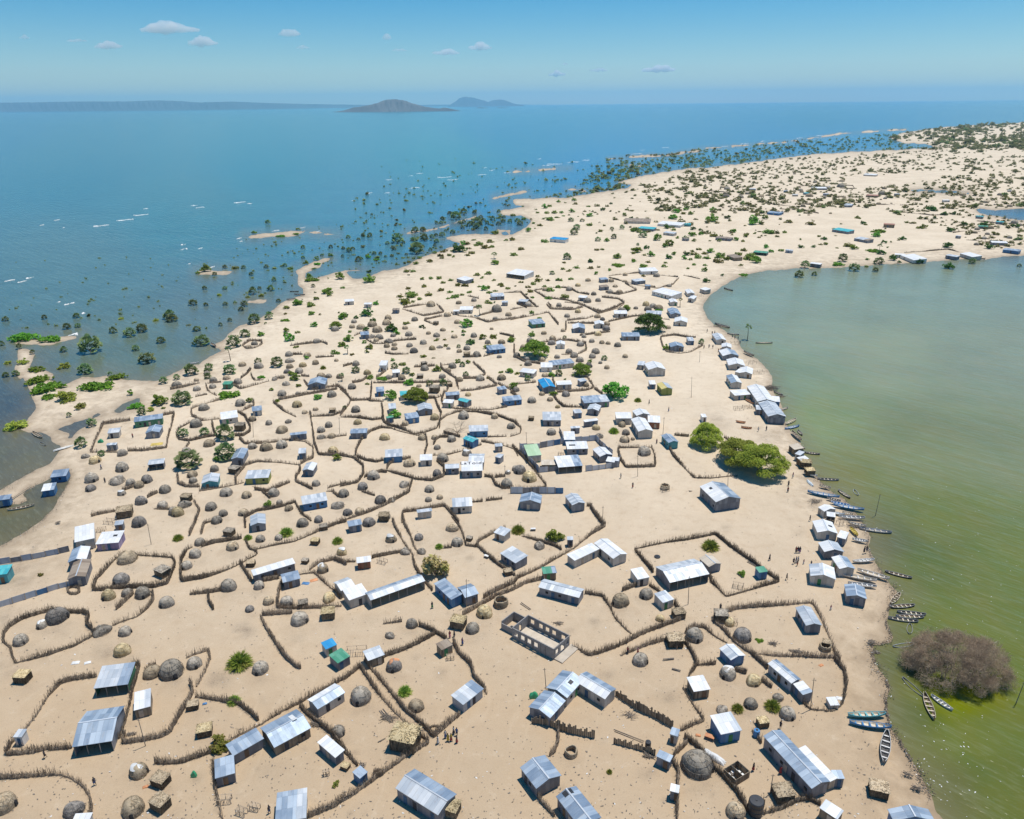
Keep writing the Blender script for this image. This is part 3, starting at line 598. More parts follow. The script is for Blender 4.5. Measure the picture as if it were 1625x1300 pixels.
FENCES = '''
154 1074 112 1080 96 1085 76 1106 56 1138 36 1162 20 1178 8 1199 46 1196 76 1189 84 1190 114 1188 / 212 1056 222 1055 212 1092 202 1134 190 1173 180 1174 | square brush compound around the two open-fronted sheds
0 1236 26 1235 64 1231 94 1230 112 1235 130 1246 142 1262 146 1280 144 1302 | curving brush fence in the lower left corner of the photo
230 1076 234 1059 248 1054 / 296 1044 303 1041 331 1032 334 1044 326 1066 312 1090 / 302 1084 307 1098 298 1116 284 1138 270 1162 258 1170 226 1176 195 1181 198 1164 | narrow stick yard around the three big dome huts
310 1106 338 1110 358 1114 382 1120 398 1132 410 1144
246 1212 270 1212 290 1210 336 1194 374 1170 410 1152 444 1132 472 1118 506 1098 550 1076 571 1059 | long diagonal brush fence from the green-roofed shed down past the white-patched house
572 1058 600 1100 624 1128 652 1156 682 1178 660 1192 640 1204 616 1222 588 1242 560 1262 526 1282 485 1299 | long V-shaped brush fence with a shaggy shelter in its point
578 1048 606 1082 626 1106 644 1128 680 1160 688 1171 706 1154 730 1134 / 772 1102 768 1090 752 1074 748 1056 728 1038 720 1019 | brush fence round the yard with the pointed corner shed
339 1210 340 1240 348 1280 353 1300
476 1122 498 1142 528 1166 550 1196 568 1216
886 1154 886 1176 880 1194 872 1200
851 1256 856 1270 880 1296
1066 1206 1076 1224 1075 1256 1074 1300 / 1068 1200 1090 1180
1080 1160 1094 1153 1118 1144 1102 1122 1092 1106 1084 1092
1086 1018 1098 1036 1106 1056 1092 1074 / 1106 1056 1136 1054
1166 1064 1184 1070 / 1208 1080 1224 1092
1194 1040 1218 1062 / 1324 1046 1340 1066 1342 1090 1336 1120 1320 1129 1288 1127 1272 1114 | rounded beachside brush enclosure around the long white shed
1086 1170 1110 1188 1130 1216 1150 1236 1168 1256 1180 1276 1190 1294 1200 1290 1212 1276 / 1208 1292 1236 1286 1264 1272 1282 1270 1302 1278 | brush fence sweeping from the huge dome hut to the very long hall
1194 1160 1208 1180
148 937 153 920 166 907 177 894 186 885 196 879 218 881 240 883 273 885 279 894 273 910 266 927 247 932 209 933 183 934 164 937 148 937 | closed brush ring with two dome huts inside and three against its front
5 1019 7 1005 15 995 37 982 61 975 79 970 107 972 133 973 142 977 137 992 146 1000 153 1006 120 1025 83 1038 50 1047 24 1053 19 1041 18 1029 5 1019 | big oval brush ring at the left holding a dark dome with green door
185 968 203 951 212 942 / 242 942 244 953 234 966 218 979 196 986 179 993
287 916 288 890 298 872 305 868 / 390 859 397 872 407 875 407 881 379 896 359 905 346 910 322 918 289 923 287 916 / 320 868 340 862 359 859 384 855 | stick-fenced yard with domes along its left side, left of the white row
320 848 324 831 336 828
388 820 390 838
407 872 443 864 466 860 484 853 508 842 534 832 550 828
301 850 312 824
491 905 506 894 530 888 550 897
475 912 499 909 519 929 534 940 541 951 / 542 962 508 965 473 966 440 965 442 945 447 925 | brush yard round the dark square shed with a wooden door
381 894 392 912 399 923
418 923 443 918
416 977 464 973 / 414 979 423 999 436 1019 451 1041 469 1058 478 1061 | brush fence bending down toward the bright blue kiosk
301 944 331 941 351 938 / 331 942 331 953 339 968
610 1043 640 1032 665 1021 690 1007 / 665 993 686 1001 710 1016
608 990 638 986
623 826 630 842 641 862 654 879 658 899 666 914 686 938 | dark brush fence running down past the olive-brown tree
639 820 643 835 651 850 658 870 666 879
540 892 564 892 / 590 886 614 881 636 877
717 820 730 837 736 853 739 866 756 868 / 704 870 717 869
756 868 760 859 780 848 802 837 / 756 866 773 881 787 894 806 907 817 914 | forked brush fence in front of the pale cube house
767 949 787 938 817 925 821 918 854 903 889 883 911 870 939 848 961 835 954 829 945 818 937 805 | very long brush fence climbing from the golden hut to the right-angled white house
734 977 761 962 787 947 810 938 836 925 860 920
928 942 956 946 967 962 976 981 995 1001 1002 1006
908 1025 921 1032 934 1041 954 1036 980 1027 1002 1016 1015 1008 1044 997 1074 986 1087 980 | brush fence running on from the unfinished block building
987 938 1006 931 1016 928 / 1030 929 1048 940 / 1070 957 1078 970
985 1041 1006 1032 1031 1023 1055 1016 1075 1030 / 1087 1005 1098 995 1117 995 1134 1010 1154 1021
828 851 856 859 884 868 891 873
1037 909 1006 872 1050 862 1090 857 1135 848 1159 868 1191 890 1213 907 1237 923 1191 936 1152 947 1128 923 1126 914 | neat rectangular brown fence around the big silver hall
1150 973 1169 966 1209 963 1246 960 1289 957 1301 977 1316 1012 1325 1036 1332 1048 / 1150 973 1129 984 1145 997 1163 1017 1183 1032 1200 1043 / 1204 1038 1228 1041 1265 1042 1301 1044 1325 1044 | sharp-cornered brush yard around the silver gabled house near the beach
144 718 155 692 164 673 171 672 207 667 / 258 660 277 656 272 677 266 698 265 711 227 716 203 716 / 188 718 144 718 | rectangular brush compound on the lake shore with the green-fronted shed
145 820 164 815 183 812
234 790 250 782 / 194 780 215 772
245 808 276 809
304 658 304 649 322 642 351 634 / 403 637 403 644 380 654 / 304 660 320 668 349 665
303 670 286 679 279 689 284 698 301 700 327 694 342 692 / 377 654 389 661 397 677 397 685 387 692 373 692 / 337 670 339 684 345 694 | looping double brush yard among the tall palms
291 718 301 703 / 380 696 389 705 416 704 442 701 460 698 484 701 497 710 497 727 485 732 477 737
282 754 283 768 296 773 317 773 / 316 780 353 774 380 768 387 766 | brush yard round the silver house with a teal front
389 739 408 733 439 734 475 738 477 747 470 758 470 765 496 777 / 375 768 374 758 389 740
404 777 425 780 460 766 / 416 780 429 791
308 796 317 810 310 830
389 822 408 811 429 808 453 803 468 797 478 815 494 827
518 780 528 780 537 789
434 639 451 653 470 662 / 442 635 485 627 518 622
492 654 496 680 499 704 506 722 528 723 550 723 / 494 661 528 660 546 653
515 696 550 691
550 766 520 775
540 660 554 642 557 634 547 623 / 557 636 585 635 588 637 609 637
540 662 566 663 592 667 607 665 609 670 616 675 636 680 657 689 676 686 693 680 698 668 700 656 695 646 690 632 647 635 / 606 642 609 670
564 723 566 713 574 698 588 685 605 679 621 680 636 685 661 691 676 692 678 706 674 722 / 566 725 580 731 597 734 609 731 | rounded brush yard with a golden dome in it, left of the oval yard
705 623 701 635 704 646 726 649 755 650 781 650 805 646
697 680 698 668 709 660 726 654 755 654 790 660 816 670 827 680 826 688 810 693 / 804 693 774 694 / 704 687 730 694 | oval brush yard with a bare pale tree inside
688 706 692 698 699 694 712 694 / 687 723 711 722 730 717 764 706 / 764 701 781 704 802 708 816 713 822 724 | brush fence looping in front of the turquoise-roofed house
614 744 618 737 630 731 652 728 / 614 747 636 754 661 761 686 763 705 756 704 741 693 732 | crescent brush fence holding a dome hut and a white shed, left of the lettered roof
540 723 561 727 576 739 577 753 568 766 540 772 / 578 758 604 749 614 750 / 574 780 595 787 / 654 763 649 782 628 793 609 803 581 815 559 822 540 827
638 830 639 813 661 811 678 808 705 803 719 818 728 830
749 797 766 796 / 771 795 797 792
769 756 781 758 786 770 798 776 816 776 867 773 865 768 853 753 836 732 820 716 813 708 / 785 758 802 756 | pointed brush yard around the golden dome
981 716 982 711 1034 710 1039 723 1040 741 993 742 984 729 981 716 | small square brush ring around one grey dome
879 630 886 639 894 646 929 647
931 803 937 803 944 815 954 830
1062 711 1068 723 1090 747 1102 759 1128 759 1156 756 1170 756 / 1070 691 1093 693 / 1149 694 1163 703 | low fence enclosing the twin flat-topped acacias
327 611 330 621 344 628 / 329 609 351 607 / 366 609 382 618 427 605
398 594 403 604 418 603 / 382 601 393 593 399 585
385 549 391 554 404 553 416 547 416 542 397 541 385 549 | tiny brush ring round one dome by the lake palms
433 602 451 599 / 460 549 494 545 511 543 520 547
465 563 480 563 / 501 568 530 566
482 604 489 614 496 619 536 613 550 623 / 478 597 491 598 / 447 634 477 628 535 618
270 618 294 614 317 608 / 310 630 329 626
639 491 652 495 673 502 705 496 693 483 / 640 489 678 483 | square brush pen with dark walls, far left of the village edge
673 509 692 517 / 674 508 702 502 / 716 497 730 502 752 504 774 512 795 508 820 506 / 762 501 781 496 / 747 490 764 487
581 539 593 546 607 546 631 541 661 539 / 611 561 626 563 649 562 / 562 533 573 529
597 601 616 586 / 657 583 690 581
592 608 643 608 716 607 709 621 699 630 688 632 / 590 607 588 637
699 578 700 585 723 601 728 618 / 699 580 721 578 / 750 575 771 594 759 601 735 601 / 731 621 752 620 790 612 773 599
790 609 809 618 819 626 / 540 618 550 626 557 635
583 599 574 606 559 608 / 545 582 559 578
793 530 816 535 / 767 566 786 561 / 745 567 764 566 / 816 547 816 561
810 492 836 487 855 487 / 867 483 874 491 910 492 925 488 / 810 508 841 502 870 496 884 513 886 516
896 480 922 483 951 498 982 489 991 482 982 475 955 472 / 900 509 931 506 951 499
898 511 898 524 / 920 533 968 527 / 901 513 944 514 / 965 511 1008 502 1024 502 1063 508
815 556 817 566 831 574 858 578 / 844 546 867 543 900 540 929 545 931 556 919 562 891 563 | long oval brush ring packed with domes behind the blue gabled house
1048 537 1051 549 1058 559 1079 561 1096 559 1115 549 / 1049 535 1070 532 1094 536 1104 536 | round brush ring on the sand below the broad dark acacia
813 611 851 607 / 877 601 882 620 892 622 / 884 623 929 620 943 616 932 599 906 597 / 943 617 956 626
810 623 827 633
848 462 866 473 901 477 922 484 954 496 978 488 991 480 / 848 461 885 456 904 458 917 465 935 468
869 480 878 491 909 490
966 441 993 448 1020 450 1040 456 / 966 438 992 435 1020 433
961 464 982 468 1011 461 992 450
1077 442 1068 452 1044 458 993 450 / 1025 437 1040 436 1076 440 | far oval corral with a white row of rooms on its edge
1084 437 1111 443
742 470 760 474 / 800 465 826 464 836 474 852 488 / 820 482 836 489
1214 323 1240 326 1279 329
1237 332 1270 334 1299 339
1268 296 1290 294 / 1329 294 1353 295 1356 300 1333 299
1390 325 1420 325
1433 337 1478 342 1502 341 / 1428 326 1451 325
1435 401 1470 399 1504 396 1522 400
1548 409 1563 412 / 1550 351 1570 353 1594 356
1533 381 1573 384 / 1512 370 1530 367 1556 368 / 1601 383 1623 381
1150 292 1178 290 / 1120 303 1150 305
'''
OTHERF = [('sheet', '0 896 18 893 52 887 94 879 111 875', 'upper of the two blue sheet-metal fences by the brown gabled shed', 1.7), ('sheet', '0 964 41 951 94 934 107 931 138 925 141 912 139 875', 'lower of the two blue sheet-metal fences by the brown gabled shed', 1.7),
 ('plank', '977 1104 1010 1126 1040 1140 1068 1156', 'pale plank fence running from the white wing of the L-shaped house', 2.2), ('plank', '844 1148 870 1152 906 1164 944 1172', 'plank fence below the lowest block of the L-shaped house', 2.2), ('plank', '974 1180 1020 1192 1040 1200', 'half-fallen plank fence between a dark shed and broken boards', 1.6),
 ('sheet', '826 713 857 711 900 703 946 699 956 710 972 723', 'dark back fence of the sheet-metal compound', 2.2), ('sheet', '825 713 838 732 855 750', 'left fence of the sheet-metal compound beside the golden dome', 2.3), ('pale', '855 750 884 747', 'pale front fence of the sheet-metal compound, left piece', 2.0), ('pale', '929 748 982 741 984 730', 'pale front fence of the sheet-metal compound, right piece', 2.0),
 ('sheet', '810 783 830 783 894 783', 'dark sheet fence behind the blue-grey gabled house', 2.2), ('sheet', '888 685 894 699', 'short dark sheet fence behind the sheet-metal compound', 1.8)]
PLANTS = '''
382 1062 50 G|largest spiky palm clump, beside a lone grey dome;372 1118 26 G;352 1190 40 B;533 1248 14 B;643 1104 28 G;967 1228 12 G;1170 1130 24 G;1225 1128 32 G;692 918 54 N|mottled olive-brown round tree behind the green-fronted blue house;697 871 16 G
283 858 20 G;455 851 27 G;394 857 17 G;536 863 21 G;822 847 27 G;882 861 31 R;1127 874 34 G;1176 914 14 R;1205 1019 13 L;65 914 10 B
128 648 22 B;254 643 27 R;217 647 26 L;207 626 12 R;260 649 8 B;26 682 36 Y;130 710 23 P;161 724 13 P;146 676 18 P;110 661 9 P;226 658 16 P;240 652 14 Y
358 699 34 P 44;360 730 40 P 48;301 745 47 P;291 643 36 P;291 693 20 P;325 692 18 P;363 631 36 L;396 639 13 R;440 638 10 G;504 634 15 R;345 733 14 R;425 804 15 R;534 730 16 R;547 650 9 P
660 638 36 A|bright green spreading acacia by the pale turquoise roof;621 634 22 R;627 663 21 R;973 634 47 R|round bright-green tree in front of a blue shed;974 688 20 G;1012 638 14 G;879 628 14 R
146 561 33 P;136 594 22 P;234 577 26 P;216 557 12 P;256 545 14 P;207 535 20 P;226 528 18 P;180 529 13 P;270 507 20 P;248 510 11 Y;260 608 16 P;102 559 12 P;71 507 9 P;9 510 10 P;122 505 11 P;124 520 10 P;107 523 12 P;193 507 10 Y;52 561 10 P;31 553 11 P;37 577 18 Y;10 599 11 P;26 597 12 P;175 595 9 P;3 549 10 P;13 578 12 Y
40 540 46 L;81 541 36 L;57 589 26 L;62 607 38 L;76 621 50 L;102 585 22 Y;155 619 48 L;186 601 28 L;77 633 26 L;106 637 36 Y
320 549 26 P;313 526 13 P;273 511 18 P;350 518 7 P;365 511 8 P;404 513 23 P;428 506 16 P;389 535 20 P;372 551 28 P;440 583 22 P;410 577 13 P;365 594 24 P;366 573 10 T 22;304 595 25 P;332 588 16 P;329 592 12 P;281 602 12 P;388 487 12 P;383 494 10 P;307 485 14 P;327 486 8 P;358 485 9 P
461 541 18 R;453 510 15 L;494 500 11 R;453 499 7 B;455 490 10 B;472 484 16 R;470 552 9 B;533 521 18 A;544 507 18 R;543 550 14 R;532 562 15 B;513 586 12 G;486 570 9 R;415 600 14 L;470 604 18 R;461 596 12 R;474 614 9 R;431 620 8 R;330 601 13 P
583 502 22 D;565 506 9 D;547 504 14 D;621 527 22 D;629 531 12 R;741 519 22 R;670 520 10 D;581 525 12 D;592 511 12 D;645 515 12 B;555 528 7 R;554 542 18 R;543 549 12 B;579 545 9 R;586 554 14 R;582 560 9 R;552 562 9 T 12;559 564 8 B;766 539 14 R;784 537 14 B;811 543 13 R;748 547 16 D;736 528 8 R;735 533 7 D;718 527 6 B;693 541 9 B;705 540 7 B;708 550 9 B;673 567 12 B;688 569 6 B;623 573 8 R
626 585 13 P;645 593 16 P;639 580 12 B;607 603 18 L;650 611 18 R;682 613 13 P;704 612 16 P;727 576 11 R;734 582 11 P;742 577 9 R;739 597 11 P;795 592 8 B;809 592 14 R;565 592 16 P;761 501 11 T 15;728 552 8 P;597 484 11 R;674 522 6 B;543 605 8 T 11;613 623 6 R;816 617 17 R
1029 527 45 U 27|broad dark-green acacia beside a pale beach lane;849 567 42 A 24;922 595 29 A 17;887 597 14 P;875 598 14 R;937 576 9 R;959 572 12 P;896 538 8 P;844 534 12 R;856 508 9 R;844 498 9 R;995 493 17 R;1046 493 12 L;1057 555 13 R;838 604 12 P;812 541 12 R;1079 487 7 T 13;1113 546 11 P;1186 540 11 T 24|lone tall palm standing in the lagoon
1120 708 52 V 30 .85|smaller yellow-green acacia, left of the two in the low fence;1172 738 72 V 34 .85|left crown of the huge yellow-green acacia pair;1203 755 78 V 42 .8|right crown of the huge yellow-green acacia pair
'''
FAR1 = '''645 432 13;661 419 11;681 416 12;649 417 9;666 410 9;729 400 26 D;699 407 11;713 406 9;705 400 12;689 402 9;760 390 16;778 385 12;742 388 12;839 368 11 R;786 371 16;827 397 11;815 406 13;786 420 15 R;784 411 10 T 8;775 436 12;757 438 11;765 442 8;684 443 9;696 443 12;716 446 10;704 450 10;748 449 9;738 455 13;760 456 8;775 458 11;777 466 11;786 463 8;794 453 11;806 459 10;846 452 10;838 457 9;827 449 8;648 459 11;673 456 12;699 462 13;714 465 10;722 473 14;734 469 9;745 465 9;634 472 12;653 467 9;679 470 14;666 476 10;656 480 8;775 482 14;854 440 9;876 436 10 P;869 446 8;864 456 8;887 446 12;906 444 9;903 431 9;893 428 8;914 426 12;895 418 8;937 416 10 D;900 412 16 P;911 373 15 P;915 365 14 P;906 352 12 P;924 352 9 P;864 385 12;832 349 12;793 347 11;814 343 9;809 355 9 P
763 347 8 P;767 353 9 P;782 351 9 P;762 359 9 P;773 357 8 P;771 366 8 P;736 355 8 P;745 360 10 P;734 364 8 P;714 342 9 P;736 342 14 P;702 350 8 P;693 357 7 P;700 356 7 P;659 370 13 P;671 393 6 P;683 399 7 P;700 394 6 P;645 406 6 P;692 376 8 P
402 468 14 P;393 473 9 Y;415 471 11 Y;430 462 12 P;412 460 7 P;423 427 9 P;452 424 8 P;461 428 12 B;399 438 8 P;325 431 18 R;314 435 9 R;357 427 8 P;375 427 14 B;387 427 8 P;341 438 8 P;325 460 8 P;348 470 9 Y;357 460 8 P;435 447 8 P;494 446 22 L;490 442 12 R;504 420 13 L;503 413 10 R;485 420 10 R;498 427 8 L;524 408 10 R;511 407 6 P;497 456 8 P;520 466 20 R;544 458 8;539 443 17 R;586 433 11 D;586 448 22 R;442 480 8 P;454 488 8;471 484 16 R;502 476 10 R;491 482 8;481 395 8 P;525 395 8 P;545 397 7 P;554 401 10 P;560 397 8 P;553 379 8 P;569 382 7 P;576 376 7 P;587 377 9 P;615 389 8 P;623 395 7 P;584 411 10 R;594 405 8 P;574 413 6 P;598 413 12 L;604 405 7 P;612 409 6 P;622 408 7 P;481 411 7 P;403 372 10 R;425 356 9 P;590 342 5 P;473 365 8 B;446 376 16 L;470 372 11 L;544 409 6 P
953 368 10;937 417 10 D;974 379 12 P;971 365 8 P;949 383 11 P;1003 366 9;987 364 10 P;1020 377 16 P;1026 395 11 D;1012 390 6 P;1043 382 16 R;1011 401 18 R;1045 366 7;1059 363 13 D;1068 366 9;1068 348 16 R;1073 338 14 R;1096 341 10 R;1099 365 10 D;1111 366 7 D;1129 352 22 R;1154 347 13 D;1194 357 22 R;1213 348 12 R;1087 381 12 D;1099 375 13 R;1131 376 15;1164 369 11 R;1168 382 10 R;1141 384 8 R;1126 383 6;1127 401 13 R;1109 397 9;1098 400 8;1070 405 9 R;1032 407 14 R;1102 405 12;1107 410 14;1119 404 12;1141 409 20;1153 413 12 R;1139 417 18;1101 421 8;1119 422 8;1095 413 8;1056 418 7;1054 424 10;1028 417 10;1020 426 14 R;981 423 22 L;967 430 7 R;946 436 9 R;937 427 10;950 425 8;1092 427 7;1119 431 11 R;1120 448 13 D;1146 438 7 D;1200 417 18 R;1176 422 8;1180 438 16 L;1021 439 9;995 334 8;1025 336 5;1131 336 11 R;1088 334 9 R;956 397 8
1308 381 11 D;1299 376 8;1285 357 17;1251 354 14;1245 370 10;1369 356 10 D;1361 347 12;1394 369 25 L;1432 381 12 D;1402 386 10 D;1395 399 8 T 10;1385 400 22 L;1356 396 14 R;1270 381 6;1302 389 7;1507 368 16 D;1502 393 17 D;1569 395 15 D;1530 358 13 D;1560 360 16 D;1418 413 15 D;1458 419 15 D;1427 418 8 D;1277 425 16 P;1292 438 9 P;1268 441 14 P;1355 431 17 P;1330 421 20 L;1337 415 17 P;1394 420 16 P;1389 432 9 P;1505 427 19 D;1542 419 11 P;1617 424 7 P;1375 424 8;1612 361 13 D;1451 355 9;1463 363 16;1439 354 8;1446 355 7;1484 348 8 D;1498 342 12 D;1513 341 9 D;1477 335 17 D'''
BOATS = '''1345 1138 1405 1136 aqua cream;1347 1149 1414 1157 blue cream;1407 1163 1402 1213 white dark;1432 1076 1466 1107 grey dark sunk;1466 1102 1482 1144 cream brown;1477 1105 1511 1129 white grey
1330 822 1372 824 white grey;1363 840 1415 847 grey grey;1349 839 1361 852 yellow yellow;1353 893 1387 890 white white;1360 906 1411 921 white cream;1404 908 1447 919 dark brown;1332 913 1391 924 white cream;1345 927 1391 933 white grey
1413 960 1428 943 cream brown;1411 965 1451 962 dark brown;1423 972 1469 977 grey dark;1421 979 1466 981 grey brown;1409 982 1457 988 grey dark;1443 1007 1444 991 grey dark sunk;1417 1027 1450 1022 pale dark sunk
52 687 67 696 cream brown;64 703 73 708 dark dark sunk;84 715 117 706 white white over;12 811 55 803 cream brown
1246 675 1263 666 cream cream;1245 682 1268 677 blue white;1256 686 1271 700 cream brown;1266 684 1273 692 dark dark;1276 719 1301 722 dark brown;1297 761 1331 763 grey dark;1281 761 1291 771 pale pale over;1330 779 1349 792 dark cream;1281 782 1332 791 blue white;1355 778 1362 787 pale dark sunk
1168 670 1183 672 orange orange;1176 679 1193 681 orange brown;1322 803 1371 811 blue white;1318 798 1348 804 pale blue;1182 634 1196 642 orange brown
1134 514 1158 521 dark dark;1154 530 1173 532 dark cream;1228 622 1242 628 dark brown;1300 772 1318 776 cream brown;1308 812 1340 819 pale white;1345 831 1374 837 cream grey;1276 752 1297 757 white grey;1263 706 1277 714 cream brown;1180 559 1196 566 brown brown;1352 857 1376 861 white grey;1236 652 1250 648 grey cream;1312 792 1334 797 grey dark;1338 815 1352 818 cream brown;1199 545 1226 545 cream cream;335 546 343 551 dark brown;299 578 316 576 white grey;1149 458 1163 462 dark dark;460 463 474 463 dark dark;467 468 484 469 dark dark;455 476 469 475 dark brown'''
PEOPLE = '''707 1171 white blue 1 stand;720 1165 white dark 1 walk;725 1167 blue dark 0 stand;711 1176 yellow yellow 1 stand;716 1176 yellow red 1 walk;725 1179 dark red 1 stand;695 1180 white white 1 walk;72 1203 dark dark 0 walk;151 1246 dark blue 0 walk
1195 1223 dark red 1 stand;1238 1228 red red 1 walk;1238 1156 dark dark 0 stand;686 965 dark green 1 walk;714 1012 red pink 1 stand;721 1010 dark dark 1 stand;734 1023 purple blue 1 walk;1221 889 dark dark 1 walk;1263 877 red dark 1 stand;1266 877 dark blue 0 stand;1269 877 dark purple 1 stand
1259 895 dark dark 0 walk;1263 893 blue white 1 stand;1266 893 white dark 0 stand;1265 898 dark red 0 stand;1275 895 pink white 1 stand .75;1287 897 dark blue 0 stand .75;1248 920 dark dark 0 walk;1143 968 dark dark 1 stand;1318 968 pink white 1 walk .75;1285 827 dark dark 0 walk
1371 877 dark dark 1 stand;1375 876 dark blue 0 walk;211 695 red dark 1 stand;161 745 blue dark 1 walk;167 766 dark dark 1 walk;1030 641 dark dark 1 stand;1061 653 dark blue 1 stand;1042 704 pink dark 1 stand;1004 774 dark red 1 walk;985 759 white dark 0 walk
1216 683 dark dark 1 stand;1251 771 dark dark 1 stand;1250 781 red dark 1 walk;1258 758 pink white 1 stand;1203 685 white blue 0 walk;1117 553 dark dark 1 stand;1125 552 blue dark 1 stand;1131 553 dark dark 0 stand;1140 559 red dark 1 stand;1122 527 dark dark 1 stand
1130 531 dark blue 0 walk;1134 530 white dark 1 stand;1162 536 dark dark 1 stand;1166 538 red dark 1 stand;1171 540 dark white 0 stand;1174 546 blue dark 1 stand;1012 1038 pink red 1 stand;996 1037 red dark 1 walk;428 1291 dark blue 0 reach;1230 1057 dark dark 0 stand'''
POLES = [(231,1184,219,1140),(1286,1126,1292,1076),(740,963,740,919),(867,1098,864,1060),(240,864,234,831),(1092,959,1094,914),(956,838,957,803),(1052,689,1054,662),(1012,756,1012,722),(1155,771,1156,745),(1097,631,1098,598),(1110,575,1111,557),(1389,819,1397,784),(1612,1117,1626,1081),(1222,1260,1227,1229),(836,704,835,686),(802,775,801,738),(539,689,538,662),(402,694,401,668)]
# ------------------------------------------------------------------ shorelines, traced on the ground
def P(s):
    a = [float(t) for t in s.replace(',', ' ').split()]
    return np.array(a).reshape(-1, 2)
LAKE = P('''-900,900 -60,900 0,864 18,855 41,840 63,826 84,806 92,790 103,773 110,758 112,748 103,742 93,746 69,763 45,774 36,782 44,792 30,798 -40,797
-40,789 0,775 26,761 52,746 78,734 93,716 96,706 81,699 81,692 65,684 43,684 31,680 43,665 57,646 53,634 50,627 44,612 33,592 45,582 66,582 84,592
80,603 103,609 131,597 155,597 172,594 198,601 227,603 251,603 269,594 280,589 292,582 316,576 334,564 349,557 353,554 334,547 354,539 366,525 380,516 391,513
418,501 435,489 436,488 448,478 481,466 481,456 473,452 473,436 468,430 479,423 497,415 515,409 531,410 513,415 507,423 485,432 483,440 503,440 527,432
574,426 582,428 546,430 562,442 582,440 609,428 630,426 646,421 669,407 693,399 718,391 734,387 722,382 699,377 715,374 758,370 797,372 813,371 825,365
837,358 844,350 827,342 797,340 789,334 838,327 818,325 812,316 860,314 900,313 954,304 995,298 1001,293 977,289 1021,278 1051,273 1094,267 1137,264 1191,257 1250,249
1311,243 1373,240 1430,237 1496,234 1470,229 1430,226 1410,219 1440,209 1489,203 1560,198 1625,194 1800,185 2600,176 2600,90 -900,90''')
LAGOON = P('''1560,1500 1501,1300 1485,1284 1480,1262 1465,1232 1449,1206 1429,1174 1414,1152 1409,1124 1408,1104 1413,1090 1408,1076 1398,1064 1391,1050 1386,1034 1387,1021
1400,1020 1414,1017 1418,1009 1412,997 1408,984 1411,968 1414,956 1427,941 1411,923 1400,907 1387,885 1378,864 1382,851 1376,835 1367,826 1358,812 1350,800 1340,790 1328,784
1316,775 1302,762 1294,749 1285,735 1273,716 1270,699 1252,680 1246,666 1244,655 1240,642 1234,630 1225,614 1225,595 1213,578 1199,566 1185,559 1175,549 1172,537
1158,530 1147,521 1132,513 1123,504 1117,490 1117,480 1127,468 1143,456 1162,444 1186,434 1216,429 1240,427 1264,425 1311,425 1370,421 1411,418 1453,417 1496,413 1536,409 1565,411
1591,407 1625,404 1900,397 2600,392 2600,1500''')
PONDS = [P('90,679 121,668 138,664 155,654 165,655 145,662 141,672 121,682 114,694 107,694 112,687 96,682'),
         P('179,651 195,639 220,630 222,636 203,646 188,654'),
         P('1548,330 1580,333 1625,330 1750,338 1750,356 1640,352 1590,344 1555,338'),
         P('1446,301 1490,301 1540,304 1540,307 1490,305 1446,303')]
ISLES = [P('386,373 410,371 428,369 462,366 479,365 483,368 470,373 452,375 420,376 397,378'),
         P('312,430 330,428 372,430 360,435 315,435'), P('389,476 424,474 421,480 392,480'),
         P('18,541 40,536 60,537 85,536 105,532 128,532 118,537 98,541 75,547 50,546 30,545'),
         P('28,550 45,553 55,560 50,572 46,582 40,595 30,600 22,585 28,570')]
BARS = [(P('483,367 534,372'), 1.2), (P('646,369 680,365 705,359 730,350 755,344'), 1.5), (P('790,366 809,367'), 2.5), (P('814,273 860,269 905,266'), 1.2),
        (P('784,314 836,303'), 2.0), (P('900,299 932,303'), 1.2), (P('965,252 1050,247 1115,236 1250,225 1335,212 1406,207 1440,205'), 1.0),
        (P('990,262 1017,263'), 1.2), (P('520,410 480,432'), 1.2), (P('1000,248 1060,246 1110,240'), 1.4)]

def poly_sd(poly, X, Y):
    """signed photo distance, positive outside"""
    n = len(poly); d2 = np.full(X.shape, 1e18); ins = np.zeros(X.shape, bool)
    for i in range(n):
        ax, ay = poly[i]; bx, by = poly[(i + 1) % n]
        dx, dy = bx - ax, by - ay
        t = np.clip(((X - ax) * dx + (Y - ay) * dy) / (dx * dx + dy * dy + 1e-9), 0, 1)
        d2 = np.minimum(d2, (X - ax - t * dx) ** 2 + (Y - ay - t * dy) ** 2)
        if ay != by:
            c = ((ay > Y) != (by > Y)) & (X < (bx - ax) * (Y - ay) / (by - ay) + ax); ins ^= c
    return np.where(ins, -1, 1) * np.sqrt(d2)

def line_d(pl, X, Y):
    d2 = np.full(X.shape, 1e18)
    for i in range(len(pl) - 1):
        ax, ay = pl[i]; bx, by = pl[i + 1]; dx, dy = bx - ax, by - ay
        t = np.clip(((X - ax) * dx + (Y - ay) * dy) / (dx * dx + dy * dy), 0, 1)
        d2 = np.minimum(d2, (X - ax - t * dx) ** 2 + (Y - ay - t * dy) ** 2)
    return np.sqrt(d2)

def land_sd(X, Y):
    X = np.asarray(X, float); Y = np.asarray(Y, float)
    s = np.minimum(poly_sd(LAKE, X, Y), poly_sd(LAGOON, X, Y))
    for p in PONDS: s = np.minimum(s, poly_sd(p, X, Y))
    for p in ISLES: s = np.maximum(s, -poly_sd(p, X, Y))
    for p, w in BARS: s = np.maximum(s, w - line_d(p, X, Y))
    return s
WZ = -0.5
def wet(x, y): return float(land_sd(np.array([x]), np.array([y]))[0]) < -.5
def g0(x, y): return WZ - .05 if wet(x, y) else 0.0

